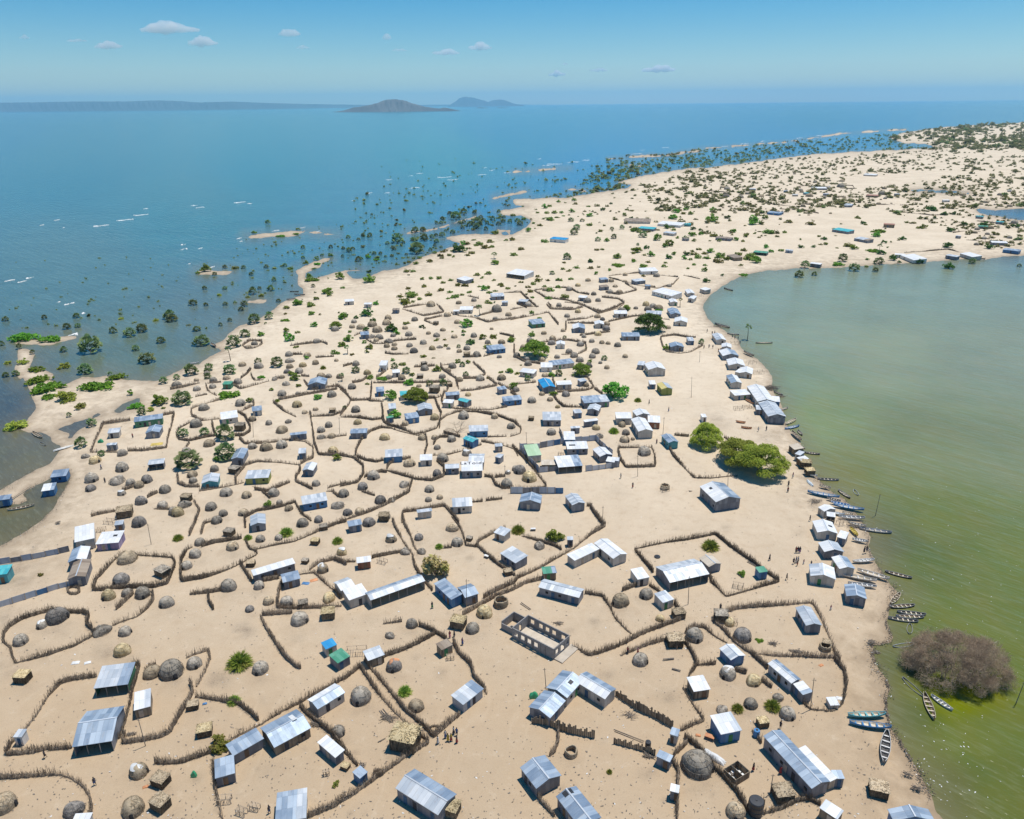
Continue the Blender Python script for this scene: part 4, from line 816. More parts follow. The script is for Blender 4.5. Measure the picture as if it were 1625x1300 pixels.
# one sheet of ground and one sheet of water, fanned out from below the viewpoint to the horizon
ru = np.arange(-1500, 1501, 4.5)
rv = np.concatenate([[2.4], np.arange(4, 60, 2.0), np.arange(60, 900, 3.2), np.arange(900, 1450, 8.0)])
UU, VV = np.meshgrid(ru, rv)
v0 = -HZ0 + VV
dirs = UU[..., None] * RT0 - v0[..., None] * UP0 + F * FWD
tt = -H / dirs[..., 2]
GX = dirs[..., 0] * tt; GY = dirs[..., 1] * tt
PX = CX + UU * cr + v0 * sr; PY = CY - UU * sr + v0 * cr
SD = land_sd(PX, PY)
def wob(x, y, s): return np.sin(x / s + 1.3 * np.sin(y / s * 1.7)) * np.sin(y / s * .83 + 1.1 * np.sin(x / s * 1.37))
MP = F and (tt * 1.0)                      # metres per photo pixel (ray parameter)
SD = SD + .7 * wob(PX, PY, 3.1) + .8 * wob(PX + 40, PY, 7.3)
SM = SD * MP * np.where(SD > 0, 1.0, 1.0)
GZ = np.clip(WZ + .05 * SM, -2.2, 0.0) + .0
GZ = np.where(VV > 30, GZ + np.where(SM > 14, .05 * wob(GX, GY, 5.0) - .05, 0), GZ)
nr, nc = GX.shape
idx = np.arange(nr * nc).reshape(nr, nc)
QG = np.stack([idx[1:, :-1], idx[1:, 1:], idx[:-1, 1:], idx[:-1, :-1]], -1).reshape(-1, 4)

STAIN_SHADE = [(347,1078,26,.8),(416,1113,10,.6),(700,1068,14,.5),(745,886,10,.7),(385,1000,28,.55),(390,1002,9,.5),(170,1036,34,.45),(1030,1226,22,.7),(1062,1105,26,.5),
 (965,1072,22,.4),(944,987,14,.6),(1320,1150,12,.4),(1215,695,30,.35),(1130,668,40,.4),(1220,712,12,.4),(60,868,20,.5),(25,910,60,.55),(5,975,50,.3),(95,895,30,.25),(430,1220,40,.15),
 (314,1234,18,.45),(900,1000,16,.3),(60,1038,30,.3),(10,985,30,.5),(10,1060,40,.3),(1180,758,10,.3),(880,790,40,.15),(980,780,24,.2),(770,790,26,.2),(690,870,30,.15),(930,940,20,.2),  # spot below the acacia pair is its shade, painted on the sand
 (540,870,20,.2),(640,900,30,.15),(1030,870,40,.15),(300,770,30,.2),(450,900,30,.2),(350,1200,22,.3),(205,1150,20,.25),(1120,1010,20,.25),(1340,1080,30,.2),(1330,1150,14,.35),(1315,915,20,.3),(1270,845,18,.25),
 (470,1010,24,.25),(590,985,20,.15),(760,905,26,.15),(1110,1220,18,.3),(560,890,24,.25),(620,905,20,.2)]
st = np.zeros(GX.shape)
for x, y, r, a in STAIN_SHADE:
    k = (PX - x) ** 2 + ((PY - y) * 1.5) ** 2
    st = np.maximum(st, a * np.exp(-k / (r * r * .45)))
for ln_ in (DOMEDATA.strip() + '\n' + SQDATA.strip()).split('\n'):
    for e_ in ln_.split(';'):
        x, y, w, _k = e_.split(); x, y, w = float(x), float(y), float(w)
        if w < 9: continue
        r = w * 1.1 + 3; i0 = (np.abs(PX - x) < 3 * r) & (np.abs(PY - y) < 3 * r)
        st[i0] = np.maximum(st[i0], .30 * np.exp(-((PX[i0] - x) ** 2 + ((PY[i0] - y - 2) * 1.8) ** 2) / (r * r * .6)))
r_ = np.random.default_rng(12)
for _ in range(90):
    x, y, r, a = r_.uniform(0, 1380), 1300 - 760 * r_.uniform(0, 1) ** 1.3, r_.uniform(3, 11), r_.uniform(.2, .55); i0 = (np.abs(PX - x) < 3 * r) & (np.abs(PY - y) < 3 * r)
    st[i0] = np.maximum(st[i0], a * np.exp(-((PX[i0] - x) ** 2 + ((PY[i0] - y) * 1.6) ** 2) / (r * r * .5)))
st *= np.clip(.65 + .6 * wob(GX, GY, 2.1) * wob(GX + 9, GY, 4.7) + .3 * wob(GX, GY, 1.0), 0, 1.3)
def add_attr(me, name, arr):
    a = me.attributes.new(name, 'FLOAT', 'POINT'); a.data.foreach_set('value', np.asarray(arr, np.float32).ravel())
def add_col(me, name, arr):
    a = me.attributes.new(name, 'FLOAT_COLOR', 'POINT')
    arr = np.concatenate([arr.reshape(-1, 3), np.ones((arr.size // 3, 1))], 1); a.data.foreach_set('color', arr.astype(np.float32).ravel())

# sand browner and darker towards the near edge, paler beyond
near = np.clip((PY - 560) / 560, 0, 1)
def mat_sand():
    m, nt, b = new_mat('sand'); n = N(nt)
    at = lambda nm: n.n('ShaderNodeAttribute', attribute_name=nm).outputs['Fac']
    geo = n.n('ShaderNodeNewGeometry').outputs['Position']
    a = n.noise(geo, .035, 4, .6); c = n.noise(geo, .35, 5, .65); d = n.noise(geo, 3.0, 3, .6)
    col = n.mix(at('near_tan'), (.73, .615, .465, 1), (.50, .375, .245, 1))
    col = n.mix(n.ramp(a, .35, .7, 0, .38), col, (.44, .345, .235, 1))
    col = n.mix(n.ramp(c, .5, .75, 0, .40), col, (.42, .30, .19, 1))
    col = n.mix(n.ramp(c, .25, .42, .25, 0), col, (.76, .65, .50, 1))
    col = n.mix(n.ramp(d, .5, .75, 0, .32), col, (.34, .25, .165, 1))
    # narrow trodden paths and tyre lines
    p = n.noise(n.vscale(geo, (1, .35, 1)), .06, 2, .4); pa = n.math('ABSOLUTE', n.math('SUBTRACT', p, .5))
    col = n.mix(n.ramp(pa, 0, .010, .07, 0), col, (.74, .62, .46, 1))
    # ash, dung, old fireplaces and the acacia shade painted in
    s = n.math('MULTIPLY', at('stain_shade'), n.ramp(d, .3, .7, .55, 1.25))
    col = n.mix(s, col, (.145, .115, .09, 1))
    # damp margin
    w = n.math('MAXIMUM', n.ramp(at('shore'), 0.0, 4.0, 1.0, 0.0), n.math('MULTIPLY', n.ramp(at('shore'), 0.0, 16.0, .75, 0.0), n.ramp(n.noise(geo, .16, 4, .65), .42, .6, 0, 1))); w = n.math('MULTIPLY', w, n.ramp(c, .3, .7, .6, 1.0))
    col = n.mix(n.math('MULTIPLY', w, .75), col, (.20, .14, .085, 1))
    n.lk(col, b.inputs['Base Color'])
    n.lk(n.ramp(w, .4, 1, .95, .5), b.inputs['Roughness']); b.inputs['Specular IOR Level'].default_value = .15
    h = n.math('ADD', n.math('MULTIPLY', c, .35), n.math('MULTIPLY', d, .12))
    n.lk(n.bump(h, .5, .5), b.inputs['Normal'])
    return m
V = np.stack([GX, GY, GZ], -1).reshape(-1, 3)
me = mesh_arrays('ground', V, QG, mats=[mat_sand()], smooth=True)
add_attr(me, 'shore', SM); add_attr(me, 'stain_shade', np.clip(st, 0, 1)); add_attr(me, 'near_tan', near)
struct(link('ground', me))

# water colour, sky reflection painted in as blue on calm shallows: murky green lagoon, blue-grey open lake
WC = [(100,420,.095,.165,.15),(200,560,.115,.16,.12),(30,720,.12,.115,.07),(20,830,.095,.095,.045),(300,330,.05,.17,.18),(400,250,.02,.165,.20),(100,260,.018,.13,.165),(700,250,.03,.21,.235),
 (800,190,.005,.16,.26),(1300,190,.008,.13,.22),(0,200,.008,.12,.19),(600,330,.06,.19,.24),(520,420,.06,.18,.23),(780,360,.03,.18,.32),(950,290,.02,.18,.34),(1300,228,.02,.17,.34),(450,470,.09,.165,.175),
 (350,500,.115,.16,.145),(1150,470,.205,.27,.20),(1250,450,.235,.28,.185),(1500,440,.23,.275,.185),(1300,520,.24,.275,.17),(1400,560,.25,.27,.15),(1600,560,.235,.255,.15),(1250,600,.19,.235,.125),(1300,660,.205,.24,.09),
 (1450,700,.185,.20,.08),(1600,720,.18,.195,.085),(1350,760,.17,.175,.048),(1500,820,.15,.17,.033),(1600,880,.145,.17,.033),(1450,900,.12,.145,.03),(1400,860,.115,.125,.05),(1550,960,.14,.16,.03),(1440,1050,.08,.105,.015),(1510,1108,.15,.17,.0),
 (1450,1130,.08,.105,.018),(1550,1160,.13,.15,.024),(1600,1250,.115,.13,.022),(1500,1250,.095,.11,.024),(100,675,.04,.06,.085),(1600,340,.05,.15,.26),(90,770,.06,.07,.06)]
num = np.zeros(GX.shape + (3,)); den = np.zeros(GX.shape)
for x, y, r, g_, b_ in WC:
    w = 1 / ((PX - x) ** 2 + ((PY - y) * 1.7) ** 2 + 500) ** 1.6
    num += w[..., None] * np.array([r, g_, b_]); den += w
wc = num / den[..., None]
def mat_water():
    m, nt, b = new_mat('water'); n = N(nt)
    geo = n.n('ShaderNodeNewGeometry').outputs['Position']
    at = n.n('ShaderNodeAttribute', attribute_name='body').outputs['Color']
    dep = n.n('ShaderNodeAttribute', attribute_name='shore').outputs['Fac']
    a = n.noise(geo, .02, 4, .6); c = n.noise(n.vscale(geo, (1, .5, 1)), .12, 4, .6)
    hs = n.n('ShaderNodeHueSaturation'); n.lk(at, hs.inputs['Color']); n.lk(n.ramp(a, .3, .7, .90, 1.10), hs.inputs['Value']); n.lk(n.ramp(c, .3, .7, .485, .515), hs.inputs['Hue'])
    f = n.ramp(dep, -9.0, 0.0, 0.0, .62); f = n.math('MULTIPLY', f, n.ramp(c, .3, .65, .55, 1.0))
    col = n.mix(f, hs.outputs[0], (.20, .165, .085, 1))
    # rotate so that wave crests run as in the lagoon
    vr = n.n('ShaderNodeVectorRotate', rotation_type='Z_AXIS'); n.lk(geo, vr.inputs['Vector']); vr.inputs['Angle'].default_value = math.radians(45)
    mp = n.vscale(vr.outputs[0], (.2, 1, 1))
    w1 = n.noise(mp, 1.0, 3, .6); w2 = n.noise(mp, .22, 3, .5)
    col = n.mix(n.ramp(w1, .5, .75, 0, .16), col, (.36, .38, .27, 1))  # crest glint and wave foam painted as pale streaks
    n.lk(col, b.inputs['Base Color']); b.inputs['Roughness'].default_value = .16; b.inputs['IOR'].default_value = 1.33
    h = n.math('ADD', n.math('MULTIPLY', w1, .5), n.math('MULTIPLY', w2, 1.2))
    n.lk(n.bump(h, .7, .6), b.inputs['Normal'])
    return m
V = np.stack([GX, GY, np.full(GX.shape, WZ)], -1)
keep = (SD[1:, 1:] < 6) | (SD[:-1, :-1] < 6) | (SD[1:, :-1] < 6) | (SD[:-1, 1:] < 6)
Qw = QG[keep.ravel()]
used = np.unique(Qw); remap = np.full(nr * nc, -1); remap[used] = np.arange(len(used))
me = mesh_arrays('lake_water', V.reshape(-1, 3)[used], remap[Qw], mats=[mat_water()], smooth=True)
add_attr(me, 'shore', SM.ravel()[used]); add_col(me, 'body', wc.reshape(-1, 3)[used])
struct(link('lake_water', me))
# ------------------------------------------------------------------ houses
RNAME = dict(b='blue-grey iron', s='silver-grey', w='white', t='turquoise', u='bright blue', g='green', G='pale green', y='yellow', r='red-brown', n='rusty brown', c='tan', k='thatch')
WNAME = dict(d='dark grey', z='zinc', l='cream', k='timber', b='blue', t='teal', g='green', o='olive', r='rust-red', w='white', p='purple', c='tan')

def frame3(A, B, C, h):
    a, b, c = G(*A, h), G(*B, h), G(*C, h)
    e = b - a; L = math.hypot(e[0], e[1]); ex = e / L
    ey = np.array([-ex[1], ex[0], 0]); W = float((c - b) @ ey)
    if W < 0: ey = -ey; W = -W
    return a, b, ex, ey, L, W

def roof_slab(mb, p00, p10, p11, p01, mi, th=.06):
    """sheet roof: p00-p10 eave, p01-p11 ridge side; UV in metres along and up the slope"""
    p = [np.array(q, float) for q in (p00, p10, p11, p01)]
    L = np.linalg.norm(p[1] - p[0]); S = np.linalg.norm(p[3] - p[0])
    uv = [(0, 0), (L, 0), (L, S), (0, S)]
    nz = np.array([0, 0, th])
    mb.quad(p[0], p[1], p[2], p[3], mi, uv)
    q = [x - nz for x in p]
    mb.quad(q[3], q[2], q[1], q[0], mi, uv)
    for i in range(4):
        j = (i + 1) % 4; mb.quad(q[i], q[j], p[j], p[i], mi)

def house(A, B, C, typ, rc, wc_, opt='', label=None):
    h = 2.25
    for t in opt.split():
        if t[0] == 'h': h = float(t[1:])
    z0 = 0.0
    mx, my = (A[0] + C[0]) / 2, (A[1] + C[1]) / 2
    if wet(mx, my): z0 = WZ
    a, b, ex, ey, L, W = frame3(A, B, C, h + z0)
    far = my < 500
    if typ in 'gmf' : W = min(W, max((.5 if my < 425 else .8) * L, 2.2)) if far else min(W, max(1.6 * L, 2.5))
    else: W = min(W, (1.3 if my < 425 else 2.2) * L)
    W = max(W, 1.6); L = max(L, 1.6)
    ctr = (a + b) / 2 + ey * W / 2
    # local axes: x along A-B, y away from A-B
    sgn = 1 if ex[0] * ey[1] - ex[1] * ey[0] > 0 else -1
    rz = math.atan2(ex[1], ex[0]); 
    flip = sgn < 0
    if flip: rz += math.pi
    small = L < 3.4 and W < 3.4
    root = bpy.data.objects.new('tin_shed' if small else 'tin_house', None); COL.objects.link(root)
    root.location = (ctr[0], ctr[1], z0); root.rotation_euler = (0, 0, rz); root.empty_display_size = .5
    # with the flip the near side becomes +y locally; build with near = -y * s
    s = -1 if flip else 1
    X, Y = L / 2, W / 2
    oh = .22 if L > 3.5 else .12
    wx, wy = X - oh, Y - oh
    mats = [ROOF[k] for k in rc]; ma, mb_ = 0, len(rc) - 1
    rise = (.30 * Y if typ == 'g' else .30 * X if typ == 'e' else (.10 * W if typ == 'm' else .04 * W))
    rise = min(rise, 1.7)
    R = MB(); Wl = MB()
    def q(x, y, z): return (x, y * s, z)
    def ww(p0, p1, z0_, z1_):      # vertical wall with UV in metres
        d = math.hypot(p1[0] - p0[0], p1[1] - p0[1])
        Wl.quad(q(*p0, z0_), q(*p1, z0_), q(*p1, z1_), q(*p0, z1_), 0, [(0, 0), (d, 0), (d, z1_ - z0_), (0, z1_ - z0_)])
    open_front = 'o' in opt.split()
    zb = -.1
    if typ == 'g':
        roof_slab(R, q(-X, -Y, h), q(X, -Y, h), q(X, 0, h + rise), q(-X, 0, h + rise), ma)
        roof_slab(R, q(X, Y, h), q(-X, Y, h), q(-X, 0, h + rise), q(X, 0, h + rise), mb_)
    elif typ == 'e':
        roof_slab(R, q(-X, Y, h), q(-X, -Y, h), q(0, -Y, h + rise), q(0, Y, h + rise), ma)
        roof_slab(R, q(X, -Y, h), q(X, Y, h), q(0, Y, h + rise), q(0, -Y, h + rise), mb_)
    else:
        if len(rc) > 1:
            c = (.35 if 'x' not in opt.split() else .0) * X
            k = h + rise
            roof_slab(R, q(-X, -Y, h), q(c, -Y, h), q(c, Y, k), q(-X, Y, k), ma)
            roof_slab(R, q(c, -Y, h), q(X, -Y, h), q(X, Y, k), q(c, Y, k), mb_)
        else: roof_slab(R, q(-X, -Y, h), q(X, -Y, h), q(X, Y, h + rise), q(-X, Y, h + rise), ma)
    hn = h - .08; hf = hn + (rise if typ in 'mf' else 0)
    if not open_front: ww((-wx, -wy), (wx, -wy), zb, hn)
    ww((wx, wy), (-wx, wy), zb, hf)
    for sx in (-1, 1):
        p0, p1 = ((sx * wx, -wy), (sx * wx, wy))
        if typ in 'mf':
            d = 2 * wy
            Wl.quad(q(*p0, zb), q(*p1, zb), q(*p1, hf), q(*p0, hn), 0, [(0, 0), (d, 0), (d, hf), (0, hn)])
        else: ww(p0, p1, zb, hn)
        if typ == 'g': Wl.tri(q(sx * wx, -wy, hn), q(sx * wx, wy, hn), q(sx * wx, 0, hn + rise * .9), 0, [(0, hn), (2 * wy, hn), (wy, hn + rise)])
    if typ == 'e':
        for sy in (-1, 1):
            if sy == -1 and open_front: continue
            Wl.tri(q(-wx, sy * wy, hn), q(wx, sy * wy, hn), q(0, sy * wy, hn + rise * .9), 0, [(0, hn), (2 * wx, hn), (wx, hn + rise)])
    link('wall', Wl.mesh('wall', [WALL[wc_]]), root)
    roof_o = link('roof', R.mesh('roof', mats), root)
    big = mpp(mx, my) < .42
    if typ in 'ge' and L > 4 and big and 'k' not in rc:
        r = MB(); t = h + rise + .03
        if typ == 'g': r.box(-X - .02, X + .02, -.13, .13, t - .05, t + .03)
        else: r.box(-.13, .13, -Y - .02, Y + .02, t - .05, t + .03)
        link('ridge_cap', r.mesh('ridge_cap', [M_CAP]), roof_o)
    if open_front:
        n_ = max(3, int(L / 2.2) + 1)
        for i in range(n_):
            x = -wx + 2 * wx * i / (n_ - 1); m = MB(); m.box(x - .06, x + .06, s * -wy - .06, s * -wy + .06, zb, hn)
            link('post', m.mesh('post', [M_POST]), root)
    else:
        rr = random.Random(int(mx * 7 + my))
        dw = min(.85, wx * .8); dh = min(1.8, h - .3); dx = rr.uniform(-.45, .45) * wx
        ym = -wy - .03
        def slab(name, xc, w_, za, zb_, mt, par=None, pr=.03):
            m = MB(); y0, y1 = sorted((s * ym - s * pr, s * (ym + .05))); m.box(xc - w_ / 2, xc + w_ / 2, y0, y1, za, zb_)
            return link(name, m.mesh(name, [mt]), par or root)
        if mpp(mx, my) < .75:
            dm = rr.choice(M_DOOR) if wc_ != 'd' else rr.choice(M_DOOR[:3] + [M_DOOR[4]])
            slab('door', dx, dw, .02, dh, dm)
            if big and L > 4.5 and typ in 'gm':
                k = max(1, int(L / 3.2))
                for i in range(k):
                    xw = -wx + (i + .5) * 2 * wx / k + .3
                    if abs(xw - dx) < .95: continue
                    if rr.random() < .35: slab('door', xw, .8, .02, dh, rr.choice(M_DOOR))
                    else: slab('window', xw, .7, 1.0, 1.65, M_DARK)
    for t in opt.split():
        if t[0] == '+':      # marks on the roof: panels, patches
            kind = t[1]; u, v = [float(k) for k in t[2:].split(',')]
            yy = -Y + v * W; fr = 1 - abs(yy) / Y if typ == 'g' else (1 - abs((u - .5) * 2) if typ == 'e' else v)
            z = h + rise * fr + .07; m = MB(); xx = -X + u * L
            sl = (rise / Y * (1 if yy < 0 else -1)) if typ == 'g' else (0 if typ == 'e' else rise / W)
            dx_, dy_ = (.55, .4) if kind == 'p' else (.45, 1.2)
            zs = lambda y_: z + sl * (y_ - yy)
            zx = (rise / X * (1 if xx < 0 else -1)) if typ == 'e' else 0
            pts = [(xx - dx_, yy - dy_), (xx + dx_, yy - dy_), (xx + dx_, yy + dy_), (xx - dx_, yy + dy_)]
            top = [q(px_, py_, zs(py_) + zx * (px_ - xx)) for px_, py_ in pts]; bot = [(p[0], p[1], p[2] - .05) for p in top]
            m.quad(*top); [m.quad(bot[i], bot[(i + 1) % 4], top[(i + 1) % 4], top[i]) for i in range(4)]
            link('solar_panel' if kind == 'p' else 'roof_patch', m.mesh('panel', [M_BLACK if kind == 'p' else M_PLASTIC[0]]), roof_o)
    size = 'small ' if small else 'long ' if max(L, W) > 12 else ''
    shp = 'gabled' if typ in 'ge' else 'open-fronted' if open_front else 'single-slope'
    col = RNAME[rc[0]] if len(rc) == 1 else RNAME[rc[0]].split()[0] + ' and ' + RNAME[rc[1]].split()[0]
    if not label: adj = f'{size}{shp} {"shed" if small else "house"} with {col} roof'
    else: adj = ''
    thing(root, 'shed' if small else 'house', 'shed' if small else 'house', (mx, my + 4), adj, 'iron sheds in the village' if small else 'iron-roofed houses of the village', label)
    return root

# ------------------------------------------------------------------ dome huts
def dome_mesh(seed, kind):
    r = np.random.default_rng(seed); nu, nv = 26, 12
    V = []; ph = r.uniform(0, 6, 8)
    hh = r.uniform(1.0, 1.2); ec = r.uniform(.9, 1.1)
    for j in range(nv + 1):
        t = j / nv
        z = math.sin(t * math.pi / 2) * hh; rad = max(.0, math.cos(t * math.pi / 2)) ** .72
        if kind == 'o': z = t * .95; rad = 1 - .08 * t
        for i in range(nu):
            a = i / nu * 2 * math.pi
            w = 1 + .06 * math.sin(2 * a + ph[6]) * (1 - .5 * t) + .045 * math.sin(3 * a + ph[0]) + .035 * math.sin(5 * a + ph[1] + 4 * t) + .025 * math.sin(9 * a + ph[2] + 9 * t) + r.normal(0, .012)
            zz = z * (1 + .09 * math.sin(2 * a + ph[3]) * t + .06 * math.sin(a + ph[7]) * t + r.normal(0, .008))
            if kind == 'r': w *= 1 + .14 * math.sin(2 * a + ph[4] + 3 * t); zz *= .72 + .12 * math.sin(3 * a + ph[5])
            if kind == 'o' and j == nv: zz += r.uniform(-.12, .12)
            V.append((rad * w * math.cos(a), rad * w * math.sin(a) * ec, zz))
    Q = [(j * nu + i, j * nu + (i + 1) % nu, (j + 1) * nu + (i + 1) % nu, (j + 1) * nu + i) for j in range(nv) for i in range(nu)]
    V = np.array(V); Q = np.array(Q)
    if kind == 'o':
        inn = V * np.array([.86, .86, 1]); inn[:, 2] = np.maximum(inn[:, 2] - .01, 0.02)
        V2 = np.concatenate([V, inn]); Q2 = np.concatenate([Q, Q[:, ::-1] + len(V), np.array([(nv * nu + i, nv * nu + (i + 1) % nu, len(V) + nv * nu + (i + 1) % nu, len(V) + nv * nu + i) for i in range(nu)])])
        V, Q = V2, Q2
    # straw ends and binding sticks laid over the thatch
    n = 260
    a = r.uniform(0, 2 * math.pi, n); t = r.uniform(0.02, .93, n)
    if kind == 'o': t = r.uniform(.1, 1, n)
    def surf(a, t, k=1.0):
        z = np.sin(np.clip(t, 0, 1) * math.pi / 2) * hh; rad = np.maximum(0, np.cos(np.clip(t, 0, 1) * math.pi / 2)) ** .72
        if kind == 'o': z = t * .95; rad = 1 - .08 * t
        if kind == 'r': z = z * .72
        return np.stack([np.cos(a) * rad * k, np.sin(a) * rad * k * ec, z * (1 + (k - 1))], 1)
    p1 = surf(a, t, 1.01); p0 = surf(a + r.normal(0, .07, n), np.maximum(t - r.uniform(.12, .25, n), 0), 1.05)
    p0[:, 2] = np.maximum(p0[:, 2], 0.01)
    sv, sq = sticks(p1, p0, r.uniform(.008, .02, n))
    # hoops
    hv = []
    for tt_ in (.25, .5, .72):
        aa = np.linspace(0, 2 * math.pi, 25); pp = surf(aa, np.full(25, tt_) + r.normal(0, .012, 25), 1.035); hv.append(sticks(pp[:-1], pp[1:], .018, .018))
    V, Q = cat_vq((V, Q), (sv, sq), *hv)
    return mesh_arrays('dome_hut', V, Q)

DOMES = {}
def dome_variants():
    for k, mi in (('g', 0), ('t', 1), ('y', 2), ('d', 3)):
        DOMES[k] = []
        for s in range(5):
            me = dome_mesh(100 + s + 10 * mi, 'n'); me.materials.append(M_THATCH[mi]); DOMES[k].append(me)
    for k in 'ro':
        DOMES[k] = []
        for s in range(3):
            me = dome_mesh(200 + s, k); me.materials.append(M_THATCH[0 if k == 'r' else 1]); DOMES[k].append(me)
dome_variants()
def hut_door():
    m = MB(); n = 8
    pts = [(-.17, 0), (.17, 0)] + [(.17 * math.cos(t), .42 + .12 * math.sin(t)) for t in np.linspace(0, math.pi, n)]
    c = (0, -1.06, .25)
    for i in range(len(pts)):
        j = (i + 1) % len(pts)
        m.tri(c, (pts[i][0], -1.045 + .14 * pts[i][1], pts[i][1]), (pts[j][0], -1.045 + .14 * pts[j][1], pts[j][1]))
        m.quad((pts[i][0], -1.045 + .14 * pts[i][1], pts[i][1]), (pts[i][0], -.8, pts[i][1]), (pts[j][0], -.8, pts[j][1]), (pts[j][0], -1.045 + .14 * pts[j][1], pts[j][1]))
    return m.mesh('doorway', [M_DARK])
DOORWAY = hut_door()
def cap_mesh(mat):
    V = []; nu, nv = 14, 4; r = np.random.default_rng(3)
    for j in range(nv + 1):
        t = .62 + .38 * j / nv; z = math.sin(t * math.pi / 2) * 1.16 + .06; rad = max(0, math.cos(t * math.pi / 2)) ** .72 * 1.1
        for i in range(nu):
            a = i / nu * 6.2832; k = 1 + .12 * math.sin(3 * a) * (1 - j / nv)
            V.append((rad * k * math.cos(a) - .08, rad * k * math.sin(a) * .8 - .12, z))
    Q = [(j * nu + i, j * nu + (i + 1) % nu, (j + 1) * nu + (i + 1) % nu, (j + 1) * nu + i) for j in range(nv) for i in range(nu)]
    return mesh_arrays('plastic_cover', V, Q, mats=[mat], smooth=True)
CAPW = cap_mesh(M_PLASTIC[0]); CAPB = cap_mesh(M_PLASTIC[2])
TONE = dict(g='grey', t='tan', y='golden', d='dark grey', r='sagging', o='open-topped')
def dome(x, y, w, k='g', label=None):
    cover = None
    if len(k) > 1: cover = k[1]; k = k[0]
    R = w * mpp(x, y) / 2
    p = G(x, y, 0); p = p + away(p) * R * .92
    z = g0(x, y)
    v = DOMES[k]; me = v[rnd.randrange(len(v))]
    nm = {'o': 'reed_pen', 'r': 'old_dome_hut'}.get(k, 'dome_hut')
    az = math.atan2(p[1], p[0])
    o = link(nm, me, None, (p[0], p[1], z), rnd.uniform(0, 6.28), (R, R * rnd.uniform(.93, 1.07), R * rnd.uniform(.92, 1.05)))
    if k not in 'ro' and w > 12:
        d = link('doorway', DOORWAY, o, (0, 0, 0), rnd.uniform(-1.2, 1.2) + az - math.pi / 2 - o.rotation_euler.z + rnd.choice([0, 0, .6, 1.2]))
    if cover: link('plastic_cover', CAPW if cover == 'p' else CAPB, o)
    sz = 'large ' if R > 2.3 else 'small ' if R < 1.45 else ''
    cat = {'o': 'pen'}.get(k, 'hut'); noun = {'o': 'round reed pen', 'r': 'collapsing hut'}.get(k, 'dome hut')
    thing(o, cat, noun, (x, y - w * .35), f'{sz}{TONE[k]} thatched {noun}' + (' with a plastic cover' if cover else ''), 'thatched huts of the village' if cat == 'hut' else 'reed pens', label)
    return o

# square reed huts: walls of sticks and a shaggy flat roof
def sq_parts(seed):
    r = np.random.default_rng(seed); m = MB()
    m.box(-1, 1, -.85, .85, 0, 1.15)
    n = 150; side = r.integers(0, 4, n); t = r.uniform(-1, 1, n)
    px = np.where(side == 0, t, np.where(side == 1, t, np.where(side == 2, -1.02, 1.02))); py = np.where(side == 0, -.87, np.where(side == 1, .87, t * .85))
    P0 = np.stack([px, py, np.zeros(n)], 1); P1 = P0 + np.stack([r.normal(0, .04, n), r.normal(0, .04, n), r.uniform(1.0, 1.35, n)], 1)
    bv = np.array(m.v); bq = np.array(m.f); sv, sq = sticks(P0, P1, .035, .02)
    V, Q = cat_vq((bv, bq), (sv, sq)); wall = mesh_arrays('reed_wall', V, Q, mats=[M_REED])
    g = 9; xs = np.linspace(-1.12, 1.12, g); V = []
    for i in range(g):
        for j in range(g):
            e = max(abs(xs[i]), abs(xs[j])) / 1.12
            V.append((xs[i] * r.uniform(.96, 1.04), xs[j] * .88 * r.uniform(.96, 1.04), 1.18 + .22 * (1 - e ** 2) + r.normal(0, .03)))
    Q = [(i * g + j, (i + 1) * g + j, (i + 1) * g + j + 1, i * g + j + 1) for i in range(g - 1) for j in range(g - 1)]
    n = 240; P0 = np.stack([r.uniform(-1, 1, n), r.uniform(-.85, .85, n), np.zeros(n)], 1)
    P0[:, 2] = 1.2 + .2 * (1 - np.maximum(np.abs(P0[:, 0]), np.abs(P0[:, 1]) / .85) ** 2)
    P1 = P0 + np.stack([P0[:, 0] * .25 + r.normal(0, .1, n), P0[:, 1] * .25 + r.normal(0, .1, n), r.uniform(-.03, .1, n)], 1)
    V, Q = cat_vq((np.array(V), np.array(Q)), sticks(P0, P1, .035, .012))
    return wall, V, Q
SQ = []
for s in range(4):
    w_, v_, q_ = sq_parts(300 + s)
    SQ.append((w_, {k: mesh_arrays('shaggy_roof', v_, q_, mats=[M_THATCH[i]]) for k, i in (('t', 1), ('y', 2), ('g', 0))}))
def sqhut(x, y, w, k='t', label=None, rz=None, hs=1.0):
    R = w * mpp(x, y) / 2.3
    p = G(x, y); p = p + away(p) * R * .85
    wl, rf = rnd.choice(SQ)
    o = bpy.data.objects.new('reed_hut', None); COL.objects.link(o); o.location = (p[0], p[1], g0(x, y))
    o.rotation_euler = (0, 0, rnd.uniform(-.5, .5) if rz is None else rz); o.scale = (R, R, R * hs * rnd.uniform(1.0, 1.2)); o.empty_display_size = .5
    link('reed_wall', wl, o); link('shaggy_roof', rf[k], o)
    thing(o, 'hut', 'square hut', (x, y - w * .35), f'square reed hut with shaggy {TONE[k]} thatch', 'square reed huts', label)

